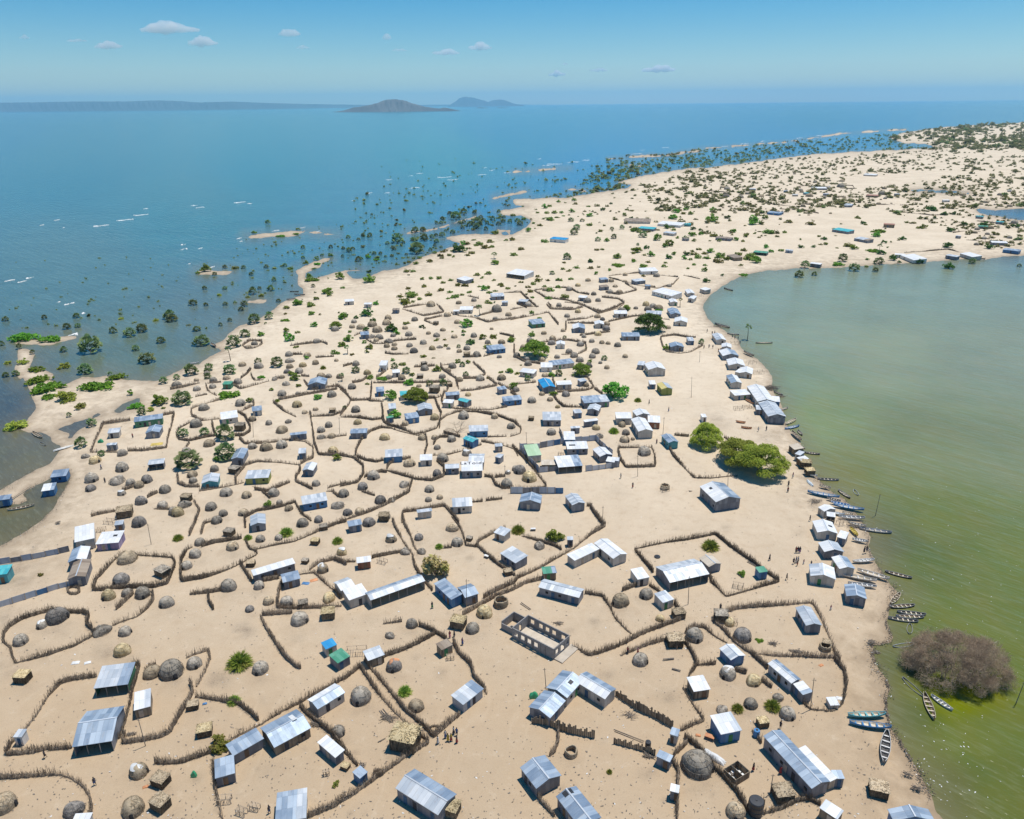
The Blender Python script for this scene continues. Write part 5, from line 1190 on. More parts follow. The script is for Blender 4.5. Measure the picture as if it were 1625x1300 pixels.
# ------------------------------------------------------------------ fences
def fence(lines, h=1.8, kind='brush', label=None, closed=False):
    Vs = []; ok = []
    allp = []
    for ln in lines:
        allp += list(ln)
    cxy = np.mean(np.array(allp), 0)
    m_ = mpp(*cxy); dens = .075 if cxy[1] > 800 else .12 if cxy[1] > 620 else .22 if cxy[1] > 450 else .8
    mats = [M_FENCE, M_FSTICK]
    length = 0
    if kind == 'brush':
        for ln in lines:
            pts = np.array([G(x, y) for x, y in ln])
            # resample and round the corners a little
            seg = np.linalg.norm(np.diff(pts, axis=0), axis=1); cum = np.concatenate([[0], np.cumsum(seg)]); length += cum[-1]
            k = max(2, int(cum[-1] / (.5 if cxy[1] > 620 else 1.2)) + 1); s = np.linspace(0, cum[-1], k)
            q = np.stack([np.interp(s, cum, pts[:, i]) for i in range(3)], 1)
            if k > 4: q[1:-1] = (q[:-2] + 2 * q[1:-1] + q[2:]) / 4
            nrm = np.gradient(q, axis=0); nrm = np.stack([-nrm[:, 1], nrm[:, 0], np.zeros(k)], 1); nrm /= np.linalg.norm(nrm, axis=1, keepdims=True) + 1e-9
            q = q + nrm * rng.normal(0, .05, (k, 1))
            sparse = np.clip(.75 + .6 * np.sin(s / 9.0 + rng.uniform(0, 6)) + .3 * np.sin(s / 3.3), .25, 1.0); hh = h * (.60 + .10 * np.sin(s / 3.1 + rng.uniform(0, 6)) + rng.normal(0, .06, k)) * sparse
            tk = (.13 + .05 * np.sin(s / 2.3) + rng.uniform(0, .04, k))
            up = np.array([0, 0, 1.0])
            rows = [q - nrm * tk[:, None], q - nrm * tk[:, None] * .55 + up * hh[:, None], q + nrm * tk[:, None] * .55 + up * (hh * rng.uniform(.9, 1.05, k))[:, None], q + nrm * tk[:, None]]
            rows[0][:, 2] = rows[3][:, 2] = -.1
            V = np.stack(rows, 1).reshape(-1, 3); b = np.arange(k - 1)[:, None] * 4
            Q = np.concatenate([b + np.array([[i, i + 4, i + 5, i + 1]]) for i in range(3)])
            Q = np.concatenate([Q, [[0, 1, 2, 3], [4 * k - 4, 4 * k - 3, 4 * k - 2, 4 * k - 1]]])
            Vs.append((V, Q))
            n = int(cum[-1] / dens * 2)
            if n:
                u = rng.uniform(0, cum[-1], n); c = np.stack([np.interp(u, s, q[:, i]) for i in range(3)], 1)
                nn = np.stack([np.interp(u, s, nrm[:, i]) for i in range(3)], 1)
                sd = rng.choice([-1, 1], n)[:, None]
                kp = rng.random(n) < np.clip(np.interp(u, s, sparse) * 1.35, .22, 1); c, nn, u = c[kp], nn[kp], u[kp]; n = len(u); sd = sd[kp]
                P0 = c + nn * sd * rng.uniform(.03, .24, (n, 1)); P0[:, 2] = -.05
                lean = rng.normal(0, .16, (n, 3)); lean[:, 2] = 0
                wv = .16 * np.sin(u / 1.7 + 2) * np.sin(u / 4.1); tall = np.where(rng.random(n) < .09, rng.uniform(1.0, 1.4, n), rng.uniform(.55, 1.0, n)) * (.72 + .28 * np.interp(u, s, sparse)) + wv
                P1 = c + nn * sd * rng.uniform(.0, .22, (n, 1)) + lean + up * (h * tall)[:, None]
                th = .022 if cxy[1] > 800 else .035 if cxy[1] > 620 else .06
                Vs.append(sticks(P0, P1, rng.uniform(th, th * 2.4, n), th * .9))
                ok.append(len(Vs) - 1)
        V, Q = cat_vq(*Vs)
        mi = np.concatenate([np.full(len(q_), 1 if i in ok else 0) for i, (_, q_) in enumerate(Vs)])
        # some of the sticks share the dark brush
        flip = rng.random(len(mi)) < .0
        me = mesh_arrays('brush_fence', V, Q, mats=mats, mi=mi)
        ctr = V.mean(0); ctr[2] = 0
        o = link('brush_fence', me); noun = 'brushwood fence'
    else:
        Wm = MB(); Pm = MB(); pm = []; mt = M_METAL_F if kind == 'sheet' else M_PALE_F if kind == 'pale' else WALL['k']
        for ln in lines:
            pts = [G(x, y) for x, y in ln]
            for a, b in zip(pts[:-1], pts[1:]):
                d = b - a; L = np.linalg.norm(d); length += L; n = max(1, int(L / (2.2 if kind != 'plank' else .35))); d /= L
                nr_ = np.array([-d[1], d[0], 0]) * .03
                for i in range(n):
                    p, e = a + d * (L * i / n), a + d * (L * (i + (.985 if kind != 'plank' else .92)) / n); pk = 0 if kind == 'plank' else int(rng.choice(4, p=[.5, .22, .2, .08])); hz = h * (rng.uniform(.82, 1.1) if kind != 'plank' else rng.uniform(.55, 1.1))
                    z = np.array([0, 0, hz]); zb = np.array([0, 0, -.05]); w_ = L / n
                    uv = [(i * 2.2, 0), (i * 2.2 + w_, 0), (i * 2.2 + w_, hz), (i * 2.2, hz)]
                    Wm.quad(p - nr_ + zb, e - nr_ + zb, e - nr_ + z, p - nr_ + z, pk, uv); Wm.quad(e + nr_ + zb, p + nr_ + zb, p + nr_ + z, e + nr_ + z, pk, uv)
                    Wm.quad(p - nr_ + z, e - nr_ + z, e + nr_ + z, p + nr_ + z, 0); Wm.quad(p + nr_ + zb, p - nr_ + zb, p - nr_ + z, p + nr_ + z); Wm.quad(e - nr_ + zb, e + nr_ + zb, e + nr_ + z, e - nr_ + z)
                    if i % (1 if kind != 'plank' else 6) == 0: Pm = MB(); Pm.bar(p - nr_ * 3.4 + zb, p - nr_ * 3.4 + z * 1.12, .075, 0, 5); pm.append(Pm)
        o = link('plank_fence' if kind == 'plank' else 'sheet_metal_fence', Wm.mesh('fence', [mt, M_PALE_F, WALL['d'], WALL['w' if kind == 'pale' else 'b']])); noun = 'plank fence' if kind == 'plank' else 'sheet-metal fence'
        [link('post', k_.mesh('post', [M_WOODL]), o) for k_ in pm]
    if not label:
        A = np.array(lines[0]); span = np.linalg.norm(A.max(0) - A.min(0)); gap = np.linalg.norm(A[0] - A[-1])
        d = A[-1] - A[0]; path = np.linalg.norm(np.diff(A, axis=0), axis=1).sum()
        shp = 'looping' if gap < .35 * path else 'straight' if gap > .96 * path else 'curving' if gap < .8 * path else 'winding'
        adj = ('short ' if length < 16 else 'long ' if length > 50 else '') + shp + ' ' + noun
    else: adj = ''
    o['label'] = ''
    thing(o, 'fence', noun, tuple(cxy), adj, 'fences round the village yards', label)
    return o

# ------------------------------------------------------------------ plants
def palm_crown(seed, n=46, spread=1.0, leaf=.42):
    """fan leaves on stalks, radius about 1"""
    r = np.random.default_rng(seed); Vs = []; Tq = []; nv = 0
    for i in range(n):
        z = r.uniform(-.25, 1); a = r.uniform(0, 6.283); rad = math.sqrt(max(0, 1 - z * z)); d = np.array([rad * math.cos(a), rad * math.sin(a), z])
        d = d / np.linalg.norm(d); pos = d * r.uniform(.42, .80) * np.array([spread, spread, 1.0])
        if spread > 1: 
            off = r.normal(0, .28, 3); off[2] *= .35; pos = pos * .8 + off
        side = np.cross(d, [0, 0, 1.0]); side /= np.linalg.norm(side) + 1e-9; upv = np.cross(side, d)
        tilt = r.uniform(-.7, .7); side = side * math.cos(tilt) + upv * math.sin(tilt)
        k = 9; base = pos; fwd = d * .8 + np.array([0, 0, -.25]) * r.random(); L = leaf * r.uniform(.75, 1.2)
        for j in range(k):
            t = (j / (k - 1) - .5) * 2.9; dirn = fwd * math.cos(t) + side * math.sin(t)
            tip = base + dirn * L * (1 - .18 * abs(t)) + np.array([0, 0, -.05 * abs(t)])
            wv = np.cross(dirn, d + .3 * side); wv /= np.linalg.norm(wv) + 1e-9
            wv2 = (side * math.cos(t) - fwd * math.sin(t)) * L * .13
            mid = base + dirn * L * .5
            Vs += [base, mid - wv2, tip, mid + wv2]; Tq.append((nv, nv + 1, nv + 2, nv + 3)); nv += 4
    return np.array(Vs), np.array(Tq)
PALMB = []
for s in range(6):
    v, q_ = palm_crown(400 + s, 105 + 10 * (s % 3), 1.0, .34); v[:, 2] = v[:, 2] * .95 + .42
    v[:, 2] = np.maximum(v[:, 2], -.02)
    PALMB.append(mesh_arrays('palm_fronds', v, q_, mats=[L_PALM]))
PALMC = [mesh_arrays('palm_crown', *palm_crown(420 + s, 30, 1.0, .6), mats=[L_PALM]) for s in range(3)]
def grass_clump(seed):
    r = np.random.default_rng(seed); n = 900
    a = r.uniform(0, 6.283, n); el = np.arccos(r.uniform(.0, 1, n)); d = np.stack([np.cos(a) * np.sin(el), np.sin(a) * np.sin(el), np.cos(el)], 1)
    P0 = d * .12 + r.normal(0, .14, (n, 3)) * np.array([1, 1, .1]); P0[:, 2] = np.abs(P0[:, 2]); L = r.uniform(.5, .95, n)[:, None]
    P1 = P0 * .5 + d * L; P1[:, 2] -= .15 * (1 - d[:, 2]) ; P1[:, 2] = np.maximum(P1[:, 2], .02)
    side = np.cross(d, r.normal(size=(n, 3))); side /= np.linalg.norm(side, axis=1, keepdims=True); w = .035
    m = (P0 + P1) / 2 + np.array([0, 0, .1])
    V = np.stack([P0, m - side * w, P1, m + side * w], 1).reshape(-1, 3)
    return mesh_arrays('spiky_fronds', V, np.arange(4 * n).reshape(-1, 4), mats=[L_GRASS])
GRASS = [grass_clump(450 + s) for s in range(3)]

def clump_points(r, n, clumps, flat, rad=1.0, dome_=True):
    C = r.normal(size=(clumps, 3)); C /= np.linalg.norm(C, axis=1, keepdims=True); C[:, 2] = np.abs(C[:, 2])
    C *= r.uniform(.3, .86, (clumps, 1)) * rad; C[:, 2] *= flat
    k = r.integers(0, clumps, n); s = r.uniform(.16, .34, clumps)
    d = r.normal(size=(n, 3)); d /= np.linalg.norm(d, axis=1, keepdims=True); d *= r.uniform(.55, 1, (n, 1)) ** .5
    P = C[k] + d * s[k][:, None] * np.array([1, 1, .75 * max(flat, .45)])
    P[:, 2] = np.abs(P[:, 2]) + .03
    return P, C
def bush_mesh(seed, n, clumps, flat, mat, size, tw=True):
    r = np.random.default_rng(seed); P, C = clump_points(r, n, clumps, flat)
    V, Q = cards(P, size, .25)
    return mesh_arrays('foliage', V, Q, mats=[mat]), C
BUSH = {}
for nm, mt, fl in (('B', L_BUSH, .75), ('L', L_MAT, .28), ('R', L_ACA, .95), ('D', L_DARK, .85), ('N', L_BROWN, 1.3), ('Y', L_YEL, .8)):
    BUSH[nm] = [bush_mesh(500 + 10 * s + ord(nm), 900 if nm in 'RDN' else 520, 16 if nm != 'L' else 22, fl, mt, .15 if nm in 'RDN' else .17) for s in range(5)]
BUSHF = [bush_mesh(600 + s, 60, 7, .8, L_FAR, .42)[0] for s in range(6)]
STEM = []
for s in range(4):
    m = MB(); r = random.Random(s)
    for i in range(6):
        a = i * 1.05 + r.uniform(-.3, .3); m.bar((0, 0, -.05), (.3 * math.cos(a), .3 * math.sin(a), .35), .035, 0, 5, .015)
    STEM.append(m.mesh('stem', [M_BARK]))
TRUNK = {}
def trunk_mesh(seed, hgt=1.0, spread=.6, r0=.06, limbs=7):
    r = np.random.default_rng(seed); segs = []
    P0 = []; P1 = []; R0 = []; R1 = []
    def seg(a, b, ra, rb): P0.append(a); P1.append(b); R0.append(ra); R1.append(rb)
    fork = np.array([r.normal(0, .03), r.normal(0, .03), hgt * .3]); seg(np.array([0, 0, -.08]), fork, r0 * 1.3, r0)
    for i in range(limbs):
        a = i / limbs * 6.283 + r.uniform(-.4, .4); e = r.uniform(.55, 1.0)
        m = fork + np.array([math.cos(a) * spread * .45 * e, math.sin(a) * spread * .45 * e, hgt * .35])
        t = m + np.array([math.cos(a + r.normal(0, .3)) * spread * .45, math.sin(a + r.normal(0, .3)) * spread * .45, hgt * .25])
        seg(fork, m, r0 * .6, r0 * .38); seg(m, t, r0 * .38, r0 * .14)
        for k in range(3):
            b = a + r.uniform(-.9, .9); seg(m, m + np.array([math.cos(b) * spread * .3, math.sin(b) * spread * .3, hgt * r.uniform(.15, .35)]), r0 * .22, r0 * .07)
    V, Q = sticks(P0, P1, R0, R1, 6)
    return mesh_arrays('trunk', V, Q, mats=[M_BARK])
for s in range(4): TRUNK[s] = trunk_mesh(700 + s)
def umbrella_mesh(seed, mat, n=6500, layers=3, size=.07):
    """flat-topped acacia crown, radius 1: broad flattened tiers with gaps between them"""
    r = np.random.default_rng(seed); P = []
    K = 52; c = r.uniform(-1, 1, (K * 4, 2)); c = c[np.linalg.norm(c, axis=1) < .9][:K]
    hz = .50 + .14 * (1 - np.linalg.norm(c, axis=1) ** 2) + r.normal(0, .05, len(c)); s = r.uniform(.19, .35, len(c))
    k = r.integers(0, len(c), n); a = r.uniform(0, 6.283, n); q = np.sqrt(r.uniform(0, 1, n))
    P = np.stack([c[k, 0] + np.cos(a) * q * s[k], c[k, 1] + np.sin(a) * q * s[k], hz[k] + (1 - q ** 2) * s[k] * .28 + r.normal(0, .025, n) - .46 * (np.hypot(c[k, 0], c[k, 1])) ** 2.4], 1)
    V, Q = cards(P, size, .5)
    return mesh_arrays('crown', V, Q, mats=[mat])
UMB = {'A': [umbrella_mesh(800 + s, L_ACA) for s in range(3)], 'D': [umbrella_mesh(810 + s, L_DARK) for s in range(2)], 'Y': [umbrella_mesh(820 + s, L_YEL, 22000, 3, .042) for s in range(3)]}

def plant(x, y, w, k, label=None, hpx=None, dep=1.0):
    R = w * mpp(x, y) / 2; inw = wet(x, y); z = WZ - .05 if inw else 0
    if k == 'P' and inw: R *= 1.18
    p = G(x, y, z); p = p + away(p) * R * (.45 if k not in 'AUV' else .2)
    rz = rnd.uniform(0, 6.28); far = w < 7
    where = 'in water' if inw else ''
    if k == 'P':
        o = link('palm_bush', None, None, (p[0], p[1], z), rz, R)
        link('palm_fronds', rnd.choice(PALMB), o, sc=(1, 1, rnd.uniform(.9, 1.2)))
        if w > 9: link('stem', rnd.choice(STEM), o)
        thing(o, 'palm', 'palm bush', (x, y - w * .4), ('large ' if w > 24 else 'small ' if w < 10 else '') + 'spiky palm bush ' + where, 'palm bushes round the village', label)
    elif k == 'T':
        hh = (hpx or w * 2) * mpp(x, y) / max(.3, math.cos(PITCH + math.atan((y - CY) / F)))
        o = link('palm_tree', None, None, (p[0], p[1], z), rz)
        m = MB(); ln = rnd.uniform(-.06, .06) * hh
        for i in range(5): m.bar((ln * (i / 5) ** 2, 0, hh * .82 * i / 5 - .1), (ln * ((i + 1) / 5) ** 2, 0, hh * .82 * (i + 1) / 5), .2 - .02 * i, 0, 7, .19 - .02 * i)
        link('trunk', m.mesh('trunk', [M_BARK]), o); link('palm_crown', rnd.choice(PALMC), o, (ln, 0, hh * .84), 0, (R, R, R * .9))
        thing(o, 'palm', 'palm tree', (x, y - (hpx or w)), 'tall bare-trunked palm tree', 'tall palms', label)
    elif k == 'G':
        o = link('palm_bush', None, None, (p[0], p[1], z), rz, R); link('spiky_fronds', rnd.choice(GRASS), o); link('stem', rnd.choice(STEM), o)
        thing(o, 'palm', 'spiky green bush', (x, y - w * .4), ('large ' if w > 30 else '') + 'spiky green palm clump', 'spiky palm clumps in the yards', label)
    elif k in 'AUV':
        hh = (hpx or w * .55) * mpp(x, y) / math.cos(PITCH + math.atan((y - CY) / F)); mt = {'A': 'A', 'U': 'D', 'V': 'Y'}[k]
        o = link('acacia_tree', None, None, (p[0], p[1], z), rz)
        R *= 1.06; link('crown', rnd.choice(UMB[mt]), o, sc=(R, R * dep, hh / .72)); link('trunk', TRUNK[rnd.randrange(4)], o, sc=(R, R, hh * .75))
        thing(o, 'tree', 'acacia tree', (x, y - w * .3), 'spreading flat-topped acacia', 'acacia trees', label)
    else:
        if far: 
            o = link('bush', rnd.choice(BUSHF), None, (p[0], p[1], z), rz, (R, R, R * rnd.uniform(.8, 1.3)))
        else:
            nm = 'creeper_mat' if k == 'L' else 'round_tree' if k in 'RDN' else 'bush'
            R *= 1.08; o = link(nm, None, None, (p[0], p[1], z), rz, (R, R, R * rnd.uniform(.9, 1.15)))
            me, C = rnd.choice(BUSH[k]); link('foliage' if k not in 'RDN' else 'crown', me, o, (0, 0, .12 if k in 'RDN' else 0))
            if w > 10 and k != 'L': link('stem' if k not in 'RDN' else 'trunk', rnd.choice(STEM), o, sc=(1, 1, 1.4))
        noun, cat, adj = {'L': ('creeper mat', 'plant', 'low bright green creeper mat'), 'R': ('round tree', 'tree', 'round-crowned bright green tree'), 'D': ('round tree', 'tree', 'dense dark green tree'),
               'N': ('round tree', 'tree', 'mottled olive-brown round tree'), 'B': ('bush', 'bush', 'yellow-green bush'), 'Y': ('bush', 'bush', 'yellowish bush')}[k]
        if far: noun, cat, adj = 'bush', 'bush', 'dark green bush' if k == 'D' else 'bright green bush' if k == 'R' else 'yellow-green bush'; k = 'B'
        if k in 'BY': adj = ('small ' if w < 10 else 'big ' if w > 20 else '') + adj + ' ' + where
        thing(o, cat, noun, (x, y - w * .3), adj, {'bush': 'bushes on the sand', 'plant': 'creeper mats by the lake', 'tree': 'round trees'}[cat], label)
    return o
# ------------------------------------------------------------------ canoes
BOATC = {k: mat_plain('boat_' + k, c, .6, .25, 2.0) for k, c in dict(white=(.66, .64, .60), grey=(.33, .33, .33), brown=(.20, .14, .09), dark=(.07, .065, .06), blue=(.05, .20, .42), aqua=(.12, .42, .46), cream=(.58, .50, .38), yellow=(.62, .48, .10), orange=(.55, .27, .13), pale=(.50, .56, .60)).items()}
def hull_pts(t, L, B, D, s, in_=0.0):
    """one station: keel, chine and gunwale on side s"""
    b = max(.02, (math.sin(math.pi * (.02 + .96 * t)) ** .62)) * B / 2
    x = (t - .5) * L; sh = D * (1 + .55 * (2 * t - 1) ** 4); kz = .28 * D * (2 * t - 1) ** 4
    return (x, 0, kz + in_), (x * .99, s * max(.005, b * .72 - in_), kz + D * .28 + in_), (x, s * max(.008, b - in_), sh)
def canoe(x1, y1, x2, y2, col, inner='brown', state='', label=None, beam=None, n_th=5):
    mx, my = (x1 + x2) / 2, (y1 + y2) / 2; z = WZ if wet(mx, my) else 0
    a, b = G(x1, y1, z), G(x2, y2, z); d = b - a; L = float(np.linalg.norm(d)); L = max(3.0, min(L, 13))
    B = beam or max(1.2, min(2.1, L * .2)); D = .5 if L < 7 else .6
    c = (a + b) / 2; rz = math.atan2(d[1], d[0])
    o = link('canoe', None, None, (c[0], c[1], z - (.14 if z else .0) - (.27 if state == 'sunk' else 0) + (D * .5 if state == 'over' else 0)), rz)
    if state == 'over': o.rotation_euler = (math.pi * .93, 0, rz); 
    if not z and state == '': o.rotation_euler = (rnd.uniform(-.12, .12), 0, rz)
    ns = 18; m = MB()
    for s in (-1, 1):
        for i in range(ns):
            p = hull_pts(i / ns, L, B, D, s); q = hull_pts((i + 1) / ns, L, B, D, s); pi_ = hull_pts(i / ns, L, B, D, s, .05); qi = hull_pts((i + 1) / ns, L, B, D, s, .05)
            for k in (0, 1):
                m.quad(p[k], q[k], q[k + 1], p[k + 1], 0); m.quad(pi_[k + 1], qi[k + 1], qi[k], pi_[k], 1)
    link('hull', m.mesh('hull', [BOATC[col], BOATC[inner]], True), o)
    g = MB()
    for s in (-1, 1):
        pr = [Vector(hull_pts(i / ns, L, B, D, s)[2]) + Vector((0, 0, .02)) for i in range(ns + 1)]
        for i in range(ns): g.bar(pr[i], pr[i + 1], .055, 0, 5, .055)
    link('gunwale', g.mesh('gunwale', [BOATC[col if col not in ('dark', 'brown') else 'grey']]), o)
    if state != 'sunk' and state != 'over':
        for i in range(n_th):
            t = .16 + .68 * i / (n_th - 1); p = hull_pts(t, L, B, D, 1); m = MB(); m.box(p[0][0] - .14, p[0][0] + .14, -p[2][1] * .94, p[2][1] * .94, D * .74, D * .80, bottom=True)
            link('thwart', m.mesh('thwart', [BOATC['cream' if col in ('brown', 'dark', 'grey') else col]]), o)
    st = {'sunk': 'half-sunk', 'over': 'overturned', '': 'long' if L > 8 else ''}[state]
    thing(o, 'canoe', 'canoe', (mx, my), (st + ' ' + col + ' wooden canoe ').strip() + (' afloat by the shore' if z else ' pulled up on the sand'), 'canoes along the shores', label)
    return o

# ------------------------------------------------------------------ people
SKIN = mat_plain('dark_skin', (.07, .042, .03), .6, .1)
HAIR = mat_plain('black_hair', (.012, .01, .01), .8)
CLOTH = [mat_plain('cloth_' + n_, c, .85, .15) for n_, c in (('red', (.36, .05, .05)), ('blue', (.06, .12, .30)), ('white', (.65, .63, .6)), ('yellow', (.55, .40, .05)), ('dark', (.05, .05, .07)), ('purple', (.2, .07, .25)), ('green', (.06, .25, .1)), ('pink', (.55, .2, .25)))]
CLN = ['red', 'blue', 'white', 'yellow', 'dark', 'purple', 'green', 'pink']
def body_mesh(pose):
    st = {'stand': (.0, .0, .06), 'walk': (.24, -.24, .16), 'reach': (.1, -.08, .5)}[pose]
    J = [((0, 0, .93), .125), ((0, 0, 1.12), .12), ((0, 0, 1.33), .15), ((0, 0, 1.47), .058), ((0, .02, 1.58), .085), ((0, .01, 1.68), .075)]
    E = [(0, 1), (1, 2), (2, 3), (3, 4), (4, 5)]
    for s, f in ((-1, st[0]), (1, st[1])):
        n = len(J)
        J += [((s * .10, f * .1, .86), .095), ((s * .11, f * .55 + .02, .48), .062), ((s * .11, f - .02, .08), .04), ((s * .115, f + .12, .03), .035)]
        E += [(0, n), (n, n + 1), (n + 1, n + 2), (n + 2, n + 3)]
        n = len(J); sw = -f * .7
        hz = .80 if pose != 'reach' or s < 0 else 1.25
        J += [((s * .19, 0, 1.38), .06), ((s * .24, sw * .4 - .02, 1.10), .042), ((s * .25, sw + .08 if hz < 1 else .45, hz + .06), .03), ((s * .25, sw + .12 if hz < 1 else .55, hz - .06 if hz < 1 else hz + .08), .028)]
        E += [(2, n), (n, n + 1), (n + 1, n + 2), (n + 2, n + 3)]
    me = bpy.data.meshes.new('body'); me.from_pydata([j[0] for j in J], E, [])
    o = bpy.data.objects.new('tmp_body', me); COL.objects.link(o)
    sk = o.modifiers.new('s', 'SKIN'); o.modifiers.new('u', 'SUBSURF').levels = 1
    for i, (p, r) in enumerate(J): me.skin_vertices[0].data[i].radius = (r, r); 
    me.skin_vertices[0].data[0].use_root = True
    dg = bpy.context.evaluated_depsgraph_get(); out = bpy.data.meshes.new_from_object(o.evaluated_get(dg)); out.name = 'person_body'
    bpy.data.objects.remove(o); out.materials.clear(); out.materials.append(SKIN)
    out.polygons.foreach_set('use_smooth', [True] * len(out.polygons)); return out
BODY = {k: body_mesh(k) for k in ('stand', 'walk', 'reach')}
def garment(profile, mat, n=12, wob_=.06):
    V = []; r = np.random.default_rng(len(profile))
    for z, rx, ry in profile:
        for i in range(n):
            a = i / n * 6.2832; k = 1 + wob_ * math.sin(5 * a + z * 9) * (1 if z < .8 else .3); V.append((rx * k * math.cos(a), ry * k * math.sin(a), z))
    m = len(profile); Q = [(j * n + i, j * n + (i + 1) % n, (j + 1) * n + (i + 1) % n, (j + 1) * n + i) for j in range(m - 1) for i in range(n)]
    return mesh_arrays('garment', V, Q, mats=[mat], smooth=True)
SKIRT = [garment([(.30, .25, .24), (.6, .21, .20), (.9, .18, .16), (1.02, .155, .14)], m) for m in CLOTH]
SHIRT = [garment([(.88, .175, .15), (1.1, .165, .145), (1.3, .2, .155), (1.42, .16, .11), (1.475, .075, .075)], m, 12, .02) for m in CLOTH]
SHORTS = [garment([(.52, .20, .12), (.75, .20, .15), (.98, .16, .14)], m, 12, .02) for m in CLOTH]
HAIRM = garment([(1.58, .098, .10), (1.66, .102, .105), (1.73, .08, .085), (1.775, .02, .02)], HAIR, 10, 0)
def person(x, y, top, bot, skirt=True, pose='stand', kid=1.0, label=None, rz=None):
    p = G(x, y); o = link('person', BODY[pose], None, (p[0], p[1], g0(x, y)), rnd.uniform(0, 6.28) if rz is None else rz, kid * 1.12)
    link('shirt', SHIRT[CLN.index(top)], o); link('skirt' if skirt else 'shorts', (SKIRT if skirt else SHORTS)[CLN.index(bot)], o); link('hair', HAIRM, o, (0, .015, 0))
    what = f'{top} top and {bot} {"wrap" if skirt else "shorts"}' if top != bot else f'{top} clothes'
    thing(o, 'person', 'person', (x, y - 5), ('child' if kid < .8 else 'person') + ' in ' + what, 'people walking in the village', label)

def pole(x, y, xt, yt, label=None, r=.09):
    z = g0(x, y); p = G(x, y, z)
    # height from the sight line of the top, taken over the same ground distance
    hh = 7.0
    d = (xt - CX) * RT - (yt - CY) * UP + F * FWD
    t = np.hypot(p[0], p[1]) / np.hypot(d[0], d[1]); q = np.array([0, 0, H]) + d * t
    o = link('utility_pole', None, None, tuple(p)); top = q - p; m = MB()
    m.bar((0, 0, -.2), tuple(top), r, 0, 7, r * .65); link('post', m.mesh('post', [M_WOOD]), o)
    m = MB(); m.bar((top[0] - .35, top[1], top[2] * .93), (top[0] + .35, top[1], top[2] * .93), .05, 0, 5, .05); link('crossarm', m.mesh('crossarm', [M_WOOD]), o)
    thing(o, 'pole', 'pole', (x, y), 'slender wooden pole', 'wooden poles', label)

# ------------------------------------------------------------------ odds and ends of the yards
def at(x, y, name, rz=0.0):
    p = G(x, y); return link(name, None, None, (p[0], p[1], g0(x, y)), rz)
def rack(x, y, wpx, name='drying_rack', label=None, rz=None, hgt=1.1):
    o = at(x, y, name, rnd.uniform(-.4, .4) if rz is None else rz); W = wpx * mpp(x, y); D = W * .55
    for sx in (-1, 0, 1):
        for sy in (-1, 1):
            m = MB(); m.bar((sx * W / 2, sy * D / 2, -.1), (sx * W / 2 + rnd.uniform(-.1, .1), sy * D / 2, hgt * rnd.uniform(.9, 1.2)), .06, 0, 5); link('leg', m.mesh('leg', [M_WOOD]), o)
    m = MB()
    for i in range(9):
        t = -W / 2 + W * i / 8; m.bar((t, -D / 2 - .1, hgt), (t + rnd.uniform(-.2, .2), D / 2 + .1, hgt), .045, 0, 5, .04)
    for sy in (-1, 1): m.bar((-W / 2 - .2, sy * D / 2, hgt - .08), (W / 2 + .2, sy * D / 2, hgt - .08), .05, 0, 5, .05)
    link('lattice_top', m.mesh('slats', [M_WOODL]), o)
    thing(o, 'rack', 'drying rack', (x, y), 'pole-built drying rack', 'drying racks', label)
def heap(x, y, wpx, label=None, noun='pile of branches', n=60, mat=None, name='branch_pile', z=.35):
    W = wpx * mpp(x, y) / 2; p = G(x, y); n_ = n
    a = rng.uniform(0, 6.283, n_); c = np.stack([rng.normal(0, W * .4, n_), rng.normal(0, W * .25, n_), rng.uniform(.02, z, n_)], 1)
    d = np.stack([np.cos(a), np.sin(a) * .6, rng.normal(0, .18, n_)], 1) * (W * rng.uniform(.25, .75, n_))[:, None]
    P0, P1 = c - d, c + d; P0[:, 2] = np.maximum(P0[:, 2], 0); P1[:, 2] = np.maximum(P1[:, 2], .02)
    V, Q = sticks(P0, P1, rng.uniform(.03, .08, n_), None, 4)
    o = link(name, mesh_arrays(name, V, Q, mats=[mat or M_WOOD]), None, (p[0], p[1], g0(x, y)), rnd.uniform(-.5, .5))
    thing(o, 'pile', noun, (x, y), 'loose ' + noun, 'piles in the yards', label)
def tarp(x, y, wpx, mat, label, ratio=.5, h=.8, name='tarpaulin_heap', rz=None):
    W = wpx * mpp(x, y) / 2; p = G(x, y); g = 14; V = []; r = np.random.default_rng(int(x + y))
    for i in range(g):
        for j in range(g):
            u, v = i / (g - 1) * 2 - 1, j / (g - 1) * 2 - 1; e = max(0, 1 - u ** 4) * max(0, 1 - v ** 4)
            V.append((u * W * (1 + .06 * math.sin(7 * v)), v * W * ratio * (1 + .08 * math.sin(5 * u)), h * e ** .6 * (.8 + .25 * math.sin(3 * u + 1) * math.cos(2.5 * v)) + r.normal(0, .03) * h))
    Q = [(i * g + j, (i + 1) * g + j, (i + 1) * g + j + 1, i * g + j + 1) for i in range(g - 1) for j in range(g - 1)]
    o = link(name, mesh_arrays(name, V, Q, mats=[mat]), None, (p[0], p[1], g0(x, y) + .02), rnd.uniform(-.6, .6) if rz is None else rz)
    thing(o, 'cover', 'sheet', (x, y), '', None, label)
